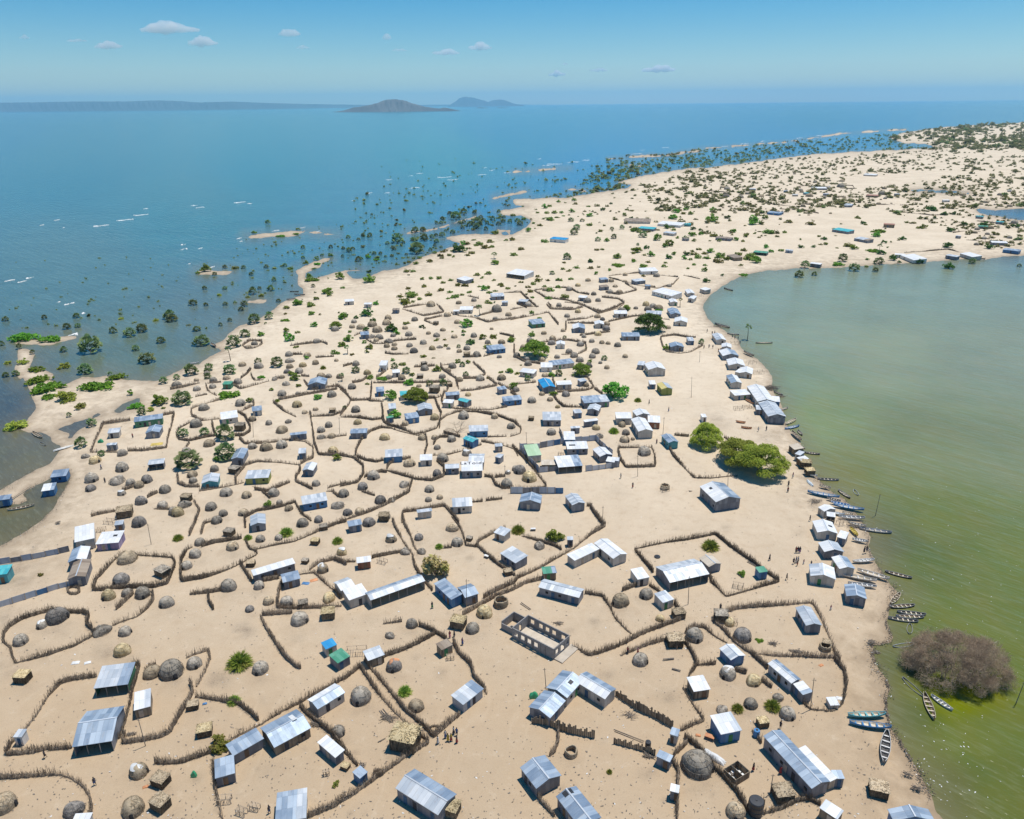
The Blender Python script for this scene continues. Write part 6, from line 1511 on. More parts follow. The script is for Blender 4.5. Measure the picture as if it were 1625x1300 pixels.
def table(x, y, wpx, mat, label, name='low_table', hgt=.7):
    o = at(x, y, name, rnd.uniform(-.6, .6)); W = wpx * mpp(x, y) / 2; m = MB(); m.box(-W, W, -W * .55, W * .55, hgt - .08, hgt, bottom=True); link('top', m.mesh('top', [mat]), o)
    for sx in (-1, 1):
        for sy in (-1, 1): m = MB(); m.box(sx * W * .88 - .05, sx * W * .88 + .05, sy * W * .45 - .05, sy * W * .45 + .05, -.05, hgt - .08); link('leg', m.mesh('leg', [M_WOOD]), o)
    m = MB(); m.box(-W * .8, W * .8, -W * .42, W * .42, .2, .26, bottom=True); link('shelf', m.mesh('shelf', [M_WOOD]), o)
    thing(o, 'table', 'table', (x, y), '', None, label)
def drum(x, y, d, h, mat, label, name='water_drum', n=18):
    o = at(x, y, name); m = MB(); r = d / 2; prof = [(0, r * .96), (h * .08, r), (h * .33, r), (h * .36, r * 1.05), (h * .39, r), (h * .66, r), (h * .69, r * 1.05), (h * .72, r), (h * .95, r), (h, r * .9), (h + .03, .05)]
    for (za, ra), (zb, rb) in zip(prof[:-1], prof[1:]):
        for i in range(n):
            t, u = i / n * 6.2832, (i + 1) / n * 6.2832; m.quad((ra * math.cos(t), ra * math.sin(t), za), (ra * math.cos(u), ra * math.sin(u), za), (rb * math.cos(u), rb * math.sin(u), zb), (rb * math.cos(t), rb * math.sin(t), zb))
    link('barrel', m.mesh('barrel', [mat], True), o)
    m = MB(); m.bar((0, 0, h), (0, 0, h + .12), .22, 0, 10, .22); link('lid', m.mesh('lid', [M_BLACK]), o)
    thing(o, 'drum', 'drum', (x, y), '', None, label)
def logs(x1, y1, x2, y2, label, n=3, r=.09, name='log', mat=None):
    a, b = G(x1, y1), G(x2, y2); c = (a + b) / 2; d = (b - a) / 2; m = MB()
    o = link('timber_poles' if n > 1 else 'log', None, None, tuple(c))
    nn = np.array([-d[1], d[0], 0]); nn = nn / (np.linalg.norm(nn) + 1e-9)
    for i in range(n):
        m = MB(); off = nn * (i - (n - 1) / 2) * rnd.uniform(.3, .7); e = rnd.uniform(-.12, .12)
        m.bar(tuple(-d * (1 + e) + off + [0, 0, r]), tuple(d + off * rnd.uniform(.3, 1.5) + [0, 0, r * 1.5]), r, 0, 6, r * .7); link('pole', m.mesh('pole', [mat or M_WOOD]), o)
    thing(o, 'timber', 'timber', (x1, y1), '', None, label)
def pen_round(x, y, wpx, label):
    fence_pts = []
    for i in range(13):
        a = i / 12 * 6.2832 + .4; fence_pts.append((x + wpx / 2 * math.cos(a), y + wpx / 2 * .62 * math.sin(a)))
    fence([fence_pts], h=1.0, label=label)
def plank_pen(x, y, wpx, label):
    o = at(x, y, 'plank_pen', .55); W = wpx * mpp(x, y) / 2
    for x0, x1, y0, y1 in ((-W, W, -W * .8, -W * .8 + .1), (-W, W, W * .8 - .1, W * .8), (-W, -W + .1, -W * .8 + .1, W * .8 - .1), (W - .1, W, -W * .8 + .1, W * .8 - .1), (-.05, .05, -W * .8 + .1, W * .8 - .1)):
        m = MB(); m.box(x0, x1, y0, y1, -.05, 1.5); link('plank_wall', m.mesh('wall', [WALL['k']]), o)
    heap_m = MB()
    for i in range(14): heap_m.box(*(lambda a, b: (a, a + .5, b, b + .5, 0, rnd.uniform(.2, .9)))(rnd.uniform(-W * .85, W * .6), rnd.uniform(-W * .65, W * .4)))
    link('stored_goods', heap_m.mesh('goods', [M_PLASTIC[0]]), o)
    thing(o, 'pen', 'pen', (x, y), '', None, label)
# ------------------------------------------------------------------ place everything
def split_label(ln):
    a = ln.split('|'); return a[0].split(), (a[1].strip() if len(a) > 1 else None)
LETTERED = None
for ln in HOUSES.strip().split('\n'):
    t, lab = split_label(ln); c = [float(v) for v in t[:6]]
    o = house(c[0:2], c[2:4], c[4:6], t[6], t[7], t[8], ' '.join(t[9:]), lab)
    if lab and 'lettering' in lab: LETTERED = o
# the black lettering painted across the white roof
tx = bpy.data.curves.new('lettering', 'FONT'); tx.body = 'LaToid'; tx.size = 2.3; tx.extrude = .012; tx.space_character = 1.15; tx.align_x = 'RIGHT'; tx.offset = .03
to = bpy.data.objects.new('tmp_text', tx); COL.objects.link(to)
tme = bpy.data.meshes.new_from_object(to.evaluated_get(bpy.context.evaluated_depsgraph_get())); bpy.data.objects.remove(to)
tme.materials.clear(); tme.materials.append(M_BLACK)
rf = [c for c in LETTERED.children if c.name.startswith('roof')][0]
xs = [v.co.x for v in rf.data.vertices]; ys = [v.co.y for v in rf.data.vertices]; zs = [v.co.z for v in rf.data.vertices]
sl = (max(zs) - min(zs) - .06) / (max(ys) - min(ys)); yt = max(ys) * .35
lo = link('lettering', tme, LETTERED, (max(xs) * .93, yt, min(zs) + .06 + sl * (yt - min(ys)) + .03)); lo.rotation_euler = (math.atan(sl), 0, 0)

for ln in DOMEDATA.strip().split('\n'):
    for e in ln.split(';'):
        x, y, w, k = e.split(); dome(float(x), float(y), float(w), k, 'hugest dome hut, pale thatched, with a wide grey skirt' if (x, y) == ('1104', '1236') else None)
for ln in SQDATA.strip().split('\n'):
    for e in ln.split(';'):
        x, y, w, k = e.split()
        if float(w) > 0: sqhut(float(x), float(y), float(w), k, 'wide shaggy golden shelter in the point of the V-shaped fence' if w == '46' else None)
for ln in FENCES.strip().split('\n'):
    a = ln.split('|'); lab = a[1].strip() if len(a) > 1 else None
    lines = []
    for part in a[0].split('/'):
        v = [float(t) for t in part.split()]; lines.append(list(zip(v[0::2], v[1::2])))
    fence(lines, 1.8 if lines[0][0][1] > 900 else 1.55 if lines[0][0][1] > 500 else 1.6, 'brush', lab)
for kind, s, lab, h in OTHERF:
    v = [float(t) for t in s.split()]; fence([list(zip(v[0::2], v[1::2]))], h, kind, lab)
for ln in PLANTS.strip().split('\n'):
    for e in ln.split(';'):
        t, lab = split_label(e); plant(float(t[0]), float(t[1]), float(t[2]), t[3], lab, float(t[4]) if len(t) > 4 else None, float(t[5]) if len(t) > 5 else 1.0)
for ln in FAR1.strip().split('\n'):
    for e in ln.split(';'):
        t = e.split(); plant(float(t[0]), float(t[1]), float(t[2]), t[3] if len(t) > 3 else 'B', None, float(t[4]) if len(t) > 4 else None)
for ln in BOATS.strip().split('\n'):
    for e in ln.split(';'):
        t = e.split(); canoe(*[float(v) for v in t[:4]], t[4], t[5], t[6] if len(t) > 6 else '')
for ln in PEOPLE.strip().split('\n'):
    for e in ln.split(';'):
        t = e.split(); person(float(t[0]), float(t[1]), t[2], t[3], t[4] == '1', t[5], float(t[6]) if len(t) > 6 else 1.0)
for p_ in POLES: pole(*p_)

# the unfinished block building: roofless walls with open windows, and a slab before its door
def block_building():
    hh = 2.9
    a, b, c = G(813, 996, hh), G(879, 1030, hh), G(907, 1010, hh)
    ex = (b - a); L = np.linalg.norm(ex); ex /= L; ey = np.array([-ex[1], ex[0], 0]); W = float((c - b) @ ey)
    o = link('roofless_block_house', None, None, (a[0], a[1], 0), math.atan2(ex[1], ex[0]))
    T = .22
    def wall(p0, p1, holes, h=hh, name='block_wall'):
        d = Vector((p1[0] - p0[0], p1[1] - p0[1], 0)); n_ = d.length; ang = math.atan2(d.y, d.x); R = Matrix.Translation((p0[0], p0[1], 0)) @ Matrix.Rotation(ang, 4, 'Z')
        m = MB(); cur = 0.0
        for (u0, u1, z0, z1) in sorted(holes) + [(n_, n_, 0, 0)]:
            m.box(cur, u0, -T / 2, T / 2, -.1, h, R=R)
            if u1 > u0:
                if z0 > 0: m.box(u0, u1, -T / 2, T / 2, -.1, z0, R=R, bottom=True)
                if z1 < h: m.box(u0, u1, -T / 2, T / 2, z1, h, R=R, bottom=True)
            cur = u1
        return link(name, m.mesh(name, [M_BLOCK]), o)
    win = lambda c_: (c_ - .55, c_ + .55, 1.0, 2.15)
    wall((0, 0), (L, 0), [win(L * f) for f in (.10, .26, .42, .58)])
    wall((0, W), (L, W), [win(L * f) for f in (.11, .32, .48, .64, .86)])
    wall((0, T / 2), (0, W - T / 2), [(W * .38, W * .38 + 1.0, 0, 2.1)])
    wall((L, T / 2), (L, W - T / 2), [(W * .08, W * .08 + 1.1, .9, 2.2), (W * .4, W * .4 + 1.5, 0, 2.2), (W * .78, W * .78 + .8, 1.0, 2.1)])
    s0 = -L * .34
    wall((s0, .9), (-T / 2, .9), [], 1.7); wall((s0, 1.0), (s0, W - .4), [], 2.2); wall((s0 + T / 2, W - .4), (-T / 2, W - .4), [], 2.2)
    wall((-2.2, .9 + T / 2), (-2.2, 2.4), [], 1.0); wall((-2.1, 2.4), (-T / 2, 2.4), [], 1.0)
    m = MB(); m.box(T / 2 + .003, L - T / 2 - .003, T / 2 + .003, W - T / 2 - .003, -.1, .05); link('floor_slab', m.mesh('slab', [M_CONC]), o)
    m = MB(); m.box(L + T / 2 + .01, L + 2.3, .1, W + .6, -.1, .22); link('porch_slab', m.mesh('slab', [M_CONC]), o)
    for i, f in enumerate((.16, .34, .5, .68, .8)):
        m = MB(); m.box(L * f - .16, L * f + .16, -T / 2 - .12, -T / 2 - .003, -.1, hh - .25); link('pier', m.mesh('pier', [M_BLOCK]), o)
    thing(o, 'building', 'block building', (850, 1010), '', None, 'unfinished roofless grey block building with open windows and a porch slab')
block_building()

# the great leafless thicket standing in the lagoon
def thicket():
    w = 164 * mpp(1518, 1080) / 2; p = G(1517, 1066, WZ); o = link('leafless_thicket', None, None, tuple(p))
    r = np.random.default_rng(77); P0 = []; P1 = []; R0 = []; R1 = []
    hz = 7.6
    tips = []
    for i in range(46):
        a = r.uniform(0, 6.283); q = math.sqrt(r.uniform(0, 1)) * .62; b = np.array([math.cos(a) * q * w, math.sin(a) * q * w * .74, -.6])
        out = np.array([math.cos(a), math.sin(a), 0]) * r.uniform(.1, .5) * w * .5
        m = b + out * .5 + [0, 0, hz * r.uniform(.3, .5)]; t = b + out + [r.normal(0, .6), r.normal(0, .6), hz * r.uniform(.6, .95) * (1 - .45 * q)]
        P0 += [b, m]; P1 += [m, t]; R0 += [.17, .1]; R1 += [.1, .04]
        for k in range(9):
            f = r.uniform(.2, 1); s = m + (t - m) * f; tips.append(s)
    V, Q = sticks(P0, P1, R0, R1, 5); link('limbs', mesh_arrays('limbs', V, Q, mats=[M_WOOD]), o)
    K = 190; ca = r.uniform(0, 6.283, K); cq = np.sqrt(r.uniform(0, 1, K)) * .95; rad = r.uniform(1.0, 2.5, K)
    lob = 1 + .07 * np.sin(3 * ca + 1) + .06 * np.sin(7 * ca)
    cz = hz * (1 - cq ** 2.4) ** .7 * r.uniform(.72, 1.0, K) + .2; C = np.stack([np.cos(ca) * cq * w * lob, np.sin(ca) * cq * w * .8 * lob, cz], 1)
    n = 30000; k = r.integers(0, K, n); g = r.normal(size=(n, 3)); g /= np.linalg.norm(g, axis=1, keepdims=True); g *= r.uniform(0, 1, (n, 1)) ** .45
    c = C[k] + g * rad[k][:, None] * np.array([1, 1, .75]); c[:, 2] = np.maximum(c[:, 2], .1)
    d = g * .8 + r.normal(0, .55, (n, 3)) + np.array([0, 0, .15]); d /= np.linalg.norm(d, axis=1, keepdims=True); L = r.uniform(.3, 1.15, n)[:, None]
    V, Q = sticks(c - d * L * .5, c + d * L * .5, r.uniform(.014, .038, n), .008)
    tm = mat_plain('twigs', (.34, .24, .165), .95, .35, .5, 0, (.42, .32, .22))
    link('twigs', mesh_arrays('twigs', V, Q, mats=[tm]), o)
    thing(o, 'tree', 'thicket', (1518, 1040), '', None, 'great brownish leafless thorn tree standing in the green lagoon')
thicket()
# bare pale tree in the oval yard
o = link('bare_tree', None, None, tuple(G(726, 687)))
P0 = []; P1 = []; R0 = []; R1 = []
def branch(p, d, L, r_, dep):
    q = p + d * L; P0.append(p); P1.append(q); R0.append(r_); R1.append(r_ * .65)
    if dep:
        for i in range(3):
            e = d + rng.normal(0, .55, 3) + np.array([d[0], d[1], 0]) * .3; e[2] = max(e[2], .05); branch(q, e / np.linalg.norm(e), L * rng.uniform(.6, .8), r_ * .55, dep - 1)
for i in range(4):
    a = i * 1.57 + .5; branch(np.array([0, 0, -.1]), np.array([math.cos(a) * .65, math.sin(a) * .65, .76]), 2.0, .16, 4)
V, Q = sticks(P0, P1, R0, R1, 4); link('branches', mesh_arrays('branches', V, Q, mats=[M_WOODL]), o)
thing(o, 'tree', 'bare tree', (726, 675), '', None, 'bare pale leafless tree inside the oval brush yard')

for x, y, w, lab in ((384, 1291, 16, 'ladder-like pole rack left of the bottom-edge patchy roof'), (405, 1284, 14, None), (566, 1036, 30, 'long pole rack behind the green-roofed shed'), (518, 1230, 9, None), (175, 830, 16, None), (161, 843, 12, None), (1171, 932, 15, None), (715, 1046, 11, None), (607, 893, 14, None), (357, 1272, 20, None), (1162, 990, 14, None), (890, 723, 8, None), (1055, 779, 12, None), (1192, 577, 14, None), (1203, 592, 16, None), (1166, 546, 12, None), (1150, 520, 12, None), (1172, 650, 14, None), (1185, 648, 12, None), (1108, 471, 14, None), (1118, 466, 10, None), (1335, 832, 14, None)): rack(x, y, w, label=lab)
for x, y, w, lab, nn in ((615, 1140, 26, 'scattered pale branches inside the V-shaped brush fence', 60), (500, 1150, 24, 'tangle of poles behind the small white single-slope hut', 50), (1222, 616, 30, 'tangled dark driftwood at the lagoon edge below the beach row', 90), (1238, 628, 20, None, 40), (575, 1215, 14, None, 40), (1030, 1200, 20, None, 50), (1225, 1022, 16, None, 40), (1265, 1035, 22, None, 40), (887, 990, 16, None, 30), (92, 830, 10, None, 30), (1000, 1135, 26, None, 30), (208, 1166, 14, None, 40), (1095, 780, 6, None, 12), (1142, 517, 22, 'long raft of dark driftwood where the beach bends', 60), (470, 1180, 10, None, 20), (1390, 1033, 14, None, 40), (1382, 1020, 16, None, 40), (1455, 1252, 18, None, 40), (1440, 1230, 16, None, 30), (190, 850, 10, None, 20), (700, 912, 14, None, 20), (1200, 648, 20, None, 30), (1294, 796, 22, None, 40), (1355, 836, 26, None, 30)): heap(x, y, w, lab, n=nn)
tarp(1132, 1202, 40, M_PLASTIC[0], 'long white plastic sheet over a heap beside the blue-walled house', .3, .9, rz=-.75)
tarp(1333, 1109, 12, M_PLASTIC[0], 'small flat white sheet on the ground in the beach enclosure', .7, .3)
for i, (x, y, w, k, lab) in enumerate(((120, 1052, 12, 0, 'pale sheet spread above the square brush compound, left one'), (139, 1052, 10, 0, 'pale sheet spread above the square brush compound, right one'), (485, 926, 12, 1, 'bluish cloths spread beside the dark square shed with a wooden door'), (498, 921, 12, 2, 'reddish cloths spread beyond the bluish cloths near the dark square shed'), (249, 705, 18, 3, 'golden straw mat lying in the lakeside brush compound'), (325, 1117, 7, 1, 'small blue plastic sheet by the curving fence beside three domed huts'), (847, 1106, 14, 4, 'bright green plastic tank cover behind the L-shaped iron house'), (308, 1232, 9, 4, 'pale green plastic sheet beside the thin lower fence'), (838, 922, 8, 2, 'orange washing spread left of the grey house of many doors'), (1303, 1056, 8, 2, 'red cloth heap inside the beach enclosure'), (1143, 842, 0, 0, ''), (1108, 1167, 8, 2, 'dark red cloth heap beside the orange table'), (852, 732, 9, 4, 'round green tank cover inside the sheet-metal compound'), (160, 702, 8, 4, 'little green tank cover by the lakeside compound'), (231, 1249, 9, 2, 'maroon board leaning near the hut with a plastic cover'))):
    if w: tarp(x, y, w, M_PLASTIC[k], lab, .6, .25 if k in (0, 1, 2, 3) else 1.3, 'cloth')
table(1126, 1172, 15, M_PLASTIC[2], 'orange-topped low table beside the blue-walled house'); table(772, 885, 8, M_PLASTIC[0], 'small pale table by the old fireplace behind the olive-brown tree'); table(846, 842, 8, M_PLASTIC[0], 'small white table beside the leafy palm')
drum(1198, 1290, 2.6, 3.0, M_BLACK, 'big black water tank in the corner of the sweeping brush fence'); drum(1028, 1187, 1.1, 1.6, M_BLACK, 'dark drum at the end of two red poles'); drum(1200, 1168, 1.2, 1.5, BOATC['blue'], 'dark blue drum in front of the tan-roofed cabin'); drum(848, 729, 1.8, 1.6, M_PLASTIC[4], 'green water tank in the sheet-metal compound'); drum(1043, 884, 1.6, .25, M_BLACK, 'black tyre-like ring lying inside the neat rectangular brown fence', 'black_ring')
logs(605, 1128, 620, 1146, 'crossed grey poles on sand inside the V-shaped fence'); logs(826, 957, 842, 968, 'two long poles lying above the unfinished block building', 2); logs(22, 790, 50, 771, 'long pale log on the lake bank', 1, .18, mat=M_WOODL); logs(976, 1160, 1022, 1178, 'two thin red-brown poles leading to a dark drum', 2, .07); logs(1070, 1046, 1052, 1048, 'dark log lying beside the pale dome hut', 1, .2); logs(1066, 1062, 1080, 1066, 'second dark log below the first', 1, .2); logs(1186, 891, 1212, 906, 'pole ladder leaning on the neat rectangular fence', 2); logs(600, 1178, 612, 1172, 'bent pole on sand left of the shaggy shelter', 1)
plank_pen(1168, 1232, 32, 'roofless plank pen full of pale goods below the blue-walled house')
pen_round(690, 1158, 18, 'small round brush pen in the corner of the pointed yard'); pen_round(600, 1228, 16, 'small round brush pen beside the little blue latrine'); pen_round(117, 938, 20, 'round woven pen against the lower sheet-metal fence')

# ------------------------------------------------------------------ far scrub: the largest as bushes of their own, the rest as one mass each
def in_poly(poly, X, Y): return poly_sd(P(poly), X, Y) < 0
def zone(poly, n, s0, s1, onland, seed, keepout=()):
    r = np.random.default_rng(seed); pp = P(poly); x0, y0 = pp.min(0); x1, y1 = pp.max(0); out = []
    while len(out) < n:
        X = r.uniform(x0, x1, 4000); Y = r.uniform(y0, y1, 4000); cl = np.sin(X / 17 + np.sin(Y / 4.3) * 1.5) + np.sin(Y / 5.1 + X / 41)
        ok = (poly_sd(pp, X, Y) < 0) & (r.uniform(-2.2, 2.2, 4000) < cl + .4); sd = land_sd(X, Y)
        ok &= (sd > .4) if onland else (sd < .3)
        for k in keepout: ok &= ~in_poly(k, X, Y)
        X, Y = X[ok], Y[ok]; f = (Y - y0) / (y1 - y0 + 1e-6)
        S = np.clip(np.exp(r.normal(-.05, .38, len(X))), .45, 2.4) * (s0 + (s1 - s0) * f)
        out += list(zip(X, Y, S))
    return out[:n]
SANDY = ('1340,283 1500,270 1560,275 1620,262 1420,295 1350,300', '1300,330 1400,330 1430,345 1440,395 1300,395 1270,350', '1390,312 1440,318 1425,335 1390,330')
wet_pts = zone('900,318 960,250 1250,226 1480,206 1500,236 1250,248 1090,268 1000,295 960,304', 600, 3.0, 7.4, False, 1) + zone('780,345 900,300 1000,255 1250,225 1480,206 1500,236 1250,249 1000,296 900,315', 330, 2.4, 6, False, 11) + zone('560,300 760,270 900,250 960,255 900,312 840,345 760,368 640,420 560,420', 220, 3.0, 7, False, 2)
wet_pts += zone('380,380 640,330 640,425 480,450 400,470 350,440', 120, 2.4, 4.5, False, 3) + zone('0,410 330,400 400,470 330,520 180,530 0,520', 90, 2, 5, False, 4) + zone('600,250 900,240 900,300 600,330', 40, 2, 4, False, 5)
dry_pts = zone('1000,300 1100,270 1250,252 1500,238 1640,228 1640,330 1560,330 1420,340 1250,340 1120,338 1040,335', 1900, 3.6, 7.4, True, 6, SANDY) + zone('1390,222 1450,206 1490,200 1640,190 1640,240 1500,238 1420,236', 420, 4, 8, True, 7) + zone('1480,204 1650,190 1650,232 1540,226 1450,222', 230, 5, 9, True, 17)
dry_pts += zone('1420,340 1640,330 1640,400 1560,392 1500,360', 150, 4, 8, True, 8) + zone('880,320 1000,300 1040,335 1240,345 1240,380 1000,370 900,345', 90, 4, 8, True, 9, ('960,385 1020,380 1020,405 960,405',)) + zone('965,252 1250,224 1440,204 1450,209 1250,230 970,262', 60, 2, 4, True, 10)
dry_pts.sort(key=lambda t: -t[2] * 1.0); wet_pts.sort(key=lambda t: -t[2])
taken = [(t['x'], t['y']) for t in THINGS]
for X_, Y_, S_ in zone('545,520 640,500 860,488 1000,545 930,600 700,625 560,625', 90, 9, 14, True, 61):
    if min((X_ - a) ** 2 + ((Y_ - b) * 1.6) ** 2 for a, b in taken) > 150:
        if rnd.random() < .4: plant(X_, Y_, S_ * .8, rnd.choice('BR'))
        else: dome(X_, Y_, S_ * .9, rnd.choice('gtt'))
        taken.append((X_, Y_))
for poly_, n_, a_, b_, land_, kinds, sd_ in (('655,424 700,396 735,383 800,372 840,360 842,330 900,318 945,322 870,362 770,398 690,424', 75, 8, 13, True, 'BBBRL', 71), ('640,430 760,440 900,440 900,482 640,488', 34, 8, 11, True, 'BBR', 72),
   ('850,330 1000,320 1240,345 1240,420 1100,430 960,420 900,360', 80, 6, 13, True, 'BBRRD', 73), ('560,420 600,395 700,355 800,325 850,345 820,366 740,375 660,408', 70, 6, 11, False, 'P', 74), ('1240,350 1440,350 1440,410 1240,418', 26, 6, 11, True, 'BRD', 75), ('360,520 480,470 480,440 560,440 540,500 460,560', 20, 7, 12, True, 'BR', 76)):
    for X_, Y_, S_ in zone(poly_, n_, a_, b_, land_, sd_):
        if min((X_ - a) ** 2 + ((Y_ - b) * 1.8) ** 2 for a, b in taken) > 70: plant(X_, Y_, S_, rnd.choice(kinds)); taken.append((X_, Y_))
NB = sum(1 for t in THINGS if t['cat'] == 'bush'); NP = sum(1 for t in THINGS if t['o'].name.startswith('palm_bush'))
print('COUNTS', NB, NP)
FARSH = []
def far_single(x, y, w, nm, cat, lab, grp):
    z = WZ - .05 if nm == 'palm_bush' else 0; R = w * mpp(x, y) / 2; p = G(x, y, z)
    o = link(nm, rnd.choice(BUSHF), None, (p[0], p[1], z), rnd.uniform(0, 6.28), (R, R, R * rnd.uniform(.75, 1.3))); o['category'] = cat; o['label'] = lab; o['group'] = grp
NB = sum(1 for t in THINGS if t['o'].name.startswith('bush')); nb = max(0, 296 - NB); npb = max(0, 295 - NP)
for x, y, w in dry_pts[:nb]: far_single(x, y, w, 'bush', 'bush', 'small dull green bush among hundreds dotting the far sandy plain', 'bushes dotting the far plain')
for x, y, w in wet_pts[:npb]: far_single(x, y, w, 'palm_bush', 'palm', 'small dark bush standing in the blue flooded shallows along the far shore', 'bushes in the flooded shallows')
def scrub(name, pts, seed, mat, label):
    r = np.random.default_rng(seed); Vs = []; nq = 26
    for x, y, w in pts:
        R = w * mpp(x, y) / 2; p = G(x, y); q = r.normal(size=(nq, 3)); q /= np.linalg.norm(q, axis=1, keepdims=True); q *= r.uniform(.3, 1, (nq, 1)); q[:, 2] = np.abs(q[:, 2]) * r.uniform(.6, 1.2)
        v, _ = cards(q * R + [p[0], p[1], WZ if name == 'flooded_scrub' else 0], R * .62, .3); Vs.append(v)
    V = np.concatenate(Vs); o = link(name, mesh_arrays(name, V, np.arange(len(V)).reshape(-1, 4), mats=[mat])); struct(o, 'stuff', label)
scrub('far_scrub', dry_pts[nb:], 5, L_FAR, 'mass of small dull bushes on the far plain'); scrub('flooded_scrub', wet_pts[npb:], 6, L_FAR, 'specks of drowned scrub in the shallows')
# dome huts and lean reed shelters of the far village
for x, y, s in zone('1050,300 1240,290 1420,300 1420,330 1280,345 1120,330', 46, 4.5, 6.5, True, 21): pass
far_huts = zone('1050,300 1240,270 1420,290 1420,325 1280,345 1120,330', 60, 4, 6.5, True, 21) + zone('1500,360 1620,350 1620,395 1530,390', 18, 5, 7, True, 22) + zone('1500,310 1620,300 1620,330 1540,330', 14, 4, 6, True, 23) + zone('950,450 1070,440 1060,500 930,495', 8, 7, 9, True, 24)
NH = sum(1 for t in THINGS if t['noun'] == 'dome hut')
for x, y, w in far_huts:
    R = w * mpp(x, y) / 2; p = G(x, y); v = rnd.choice(DOMES[rnd.choice('gtt')]); o = link('reed_shelter', v, None, (p[0], p[1], 0), rnd.uniform(0, 6), (R, R, R * .8))
    o['category'] = 'hut'; o['label'] = 'tiny tan reed hut among the scattered far village on the plain'; o['group'] = 'huts of the far village'

# ------------------------------------------------------------------ litter, strand line, foam: nobody could count them
def litter():
    r = np.random.default_rng(31); Ps = []; Sz = []
    n = 4600; X = r.uniform(0, 1400, n); Y = 1300 - 760 * r.uniform(0, 1, n) ** 1.4; ok = land_sd(X, Y) > 6; X, Y = X[ok], Y[ok]
    for x, y in zip(X, Y): Ps.append(G(x, y) + [0, 0, .03]); Sz.append(r.uniform(.1, .34))
    V, Q = cards(np.array(Ps), np.array(Sz), 1.2); pale = r.random(len(Q)) < .12
    o = link('litter', mesh_arrays('litter', V, Q, mats=[M_WOOD, M_PLASTIC[0]], mi=pale.astype(int))); struct(o, 'stuff', 'scraps of wood and plastic littering the sand')
    Ps = []; Sz = []
    for poly, lo_, hi in ((LAGOON, 3, 40), (LAKE, 2, 22)):
        for i in range(lo_, hi):
            a, b = poly[i], poly[i + 1]; k = int(np.linalg.norm(b - a) * (4.5 if poly is LAGOON else 2.2)) + 2
            for t in r.uniform(0, 1, k):
                q = a + (b - a) * t + r.normal(0, 1, 2) * (1.3 + 3.6 * (math.sin(i * 2.3) > .1)) + np.array([-2.2 if poly is LAGOON else 2.0, 0]); Ps.append(G(*q) + [0, 0, -.04]); Sz.append(r.uniform(.06, .30))
    V, Q = cards(np.array(Ps), np.array(Sz), .8); mi = r.choice(3, len(Q), p=[.84, .13, .03])
    o = link('strand_debris', mesh_arrays('strand_debris', V, Q, mats=[mat_plain('rotten_weed', (.10, .075, .05), .95, .3, 1), M_WOOD, M_PLASTIC[0]], mi=mi)); struct(o, 'stuff', 'dark weed and rubbish along the waterline')
    Ps = []; Sz = []
    for x, y, sx, sy, k in ((1500, 1180, 40, 40, 40), (1480, 1240, 26, 30, 50), (1510, 960, 60, 80, 40), (1450, 880, 60, 40, 16), (1580, 900, 40, 80, 20), (1400, 700, 90, 50, 16), (1580, 1050, 30, 60, 16), (1540, 1230, 50, 40, 18), (1450, 1120, 30, 20, 8)):
        for i in range(k):
            q = np.array([x, y]) + r.normal(0, 1, 2) * [sx, sy]
            if wet(*q): Ps.append(G(*q, WZ) + [0, 0, .05]); Sz.append(r.uniform(.07, .26))
    V, Q = cards(np.array(Ps), np.array(Sz), 1.5); o = link('floating_specks', mesh_arrays('floating_specks', V, Q, mats=[M_PLASTIC[0]])); struct(o, 'stuff', 'white specks floating on the green lagoon')
    # breaking crests on the open lake: ragged low ridges of white water
    V = []; Q = []
    for x, y, w in ((222, 341, 24), (198, 349, 26), (160, 358, 24), (232, 331, 10), (308, 326, 12), (318, 329, 14), (380, 321, 18), (396, 323, 10), (90, 349, 7), (101, 361, 5), (67, 357, 5), (290, 388, 9), (294, 395, 11), (16, 445, 14), (46, 441, 12), (34, 447, 11), (110, 482, 14), (94, 479, 5), (132, 497, 8), (118, 531, 16), (380, 378, 7), (383, 383, 6), (318, 394, 6), (438, 366, 12), (480, 361, 8), (505, 367, 6), (617, 285, 12), (652, 279, 8), (666, 275, 12), (705, 281, 24), (718, 285, 18), (658, 298, 18), (615, 306, 10), (588, 306, 8), (765, 277, 14), (781, 270, 10), (805, 274, 12), (856, 252, 6), (880, 260, 26), (910, 257, 20), (1020, 238, 8), (1056, 234, 12), (1010, 244, 18), (1180, 228, 14), (1210, 224, 8), (1268, 219, 10), (300, 419, 6), (336, 424, 8), (870, 262, 20), (560, 318, 7), (770, 266, 5), (1300, 215, 8), (1150, 232, 10), (930, 254, 12)):
        a, b = G(x - w / 2, y + .8, WZ), G(x + w / 2, y - .3, WZ); k = max(8, int(w * 1.5)); n0 = len(V); wd = np.linalg.norm(b - a) * .07 + .6
        nn = np.array([0, 1.0, 0])
        for i in range(k + 1):
            t = i / k; q = a + (b - a) * t + nn * wd * (r.normal(0, .8) + 2 * math.sin(t * 6 + x)); e = math.sin(math.pi * t) ** .5 * r.uniform(.2, 1.3); hgt = .3 * e
            V += [q - nn * wd * e * 1.4 + [0, 0, .02], q + [0, 0, hgt + .06], q + nn * wd * e * 1.0 + [0, 0, .02]]
        for i in range(k):
            if r.random() < .12: continue
            for j in (0, 1): Q.append((n0 + 3 * i + j, n0 + 3 * i + 3 + j, n0 + 3 * i + 4 + j, n0 + 3 * i + 1 + j))
    fm = mat_plain('foam', (.80, .82, .82), .9, .06); o = link('breaking_waves', mesh_arrays('breaking_waves', V, Q, mats=[fm])); struct(o, 'stuff', 'white breaking crests on the open lake')
litter()

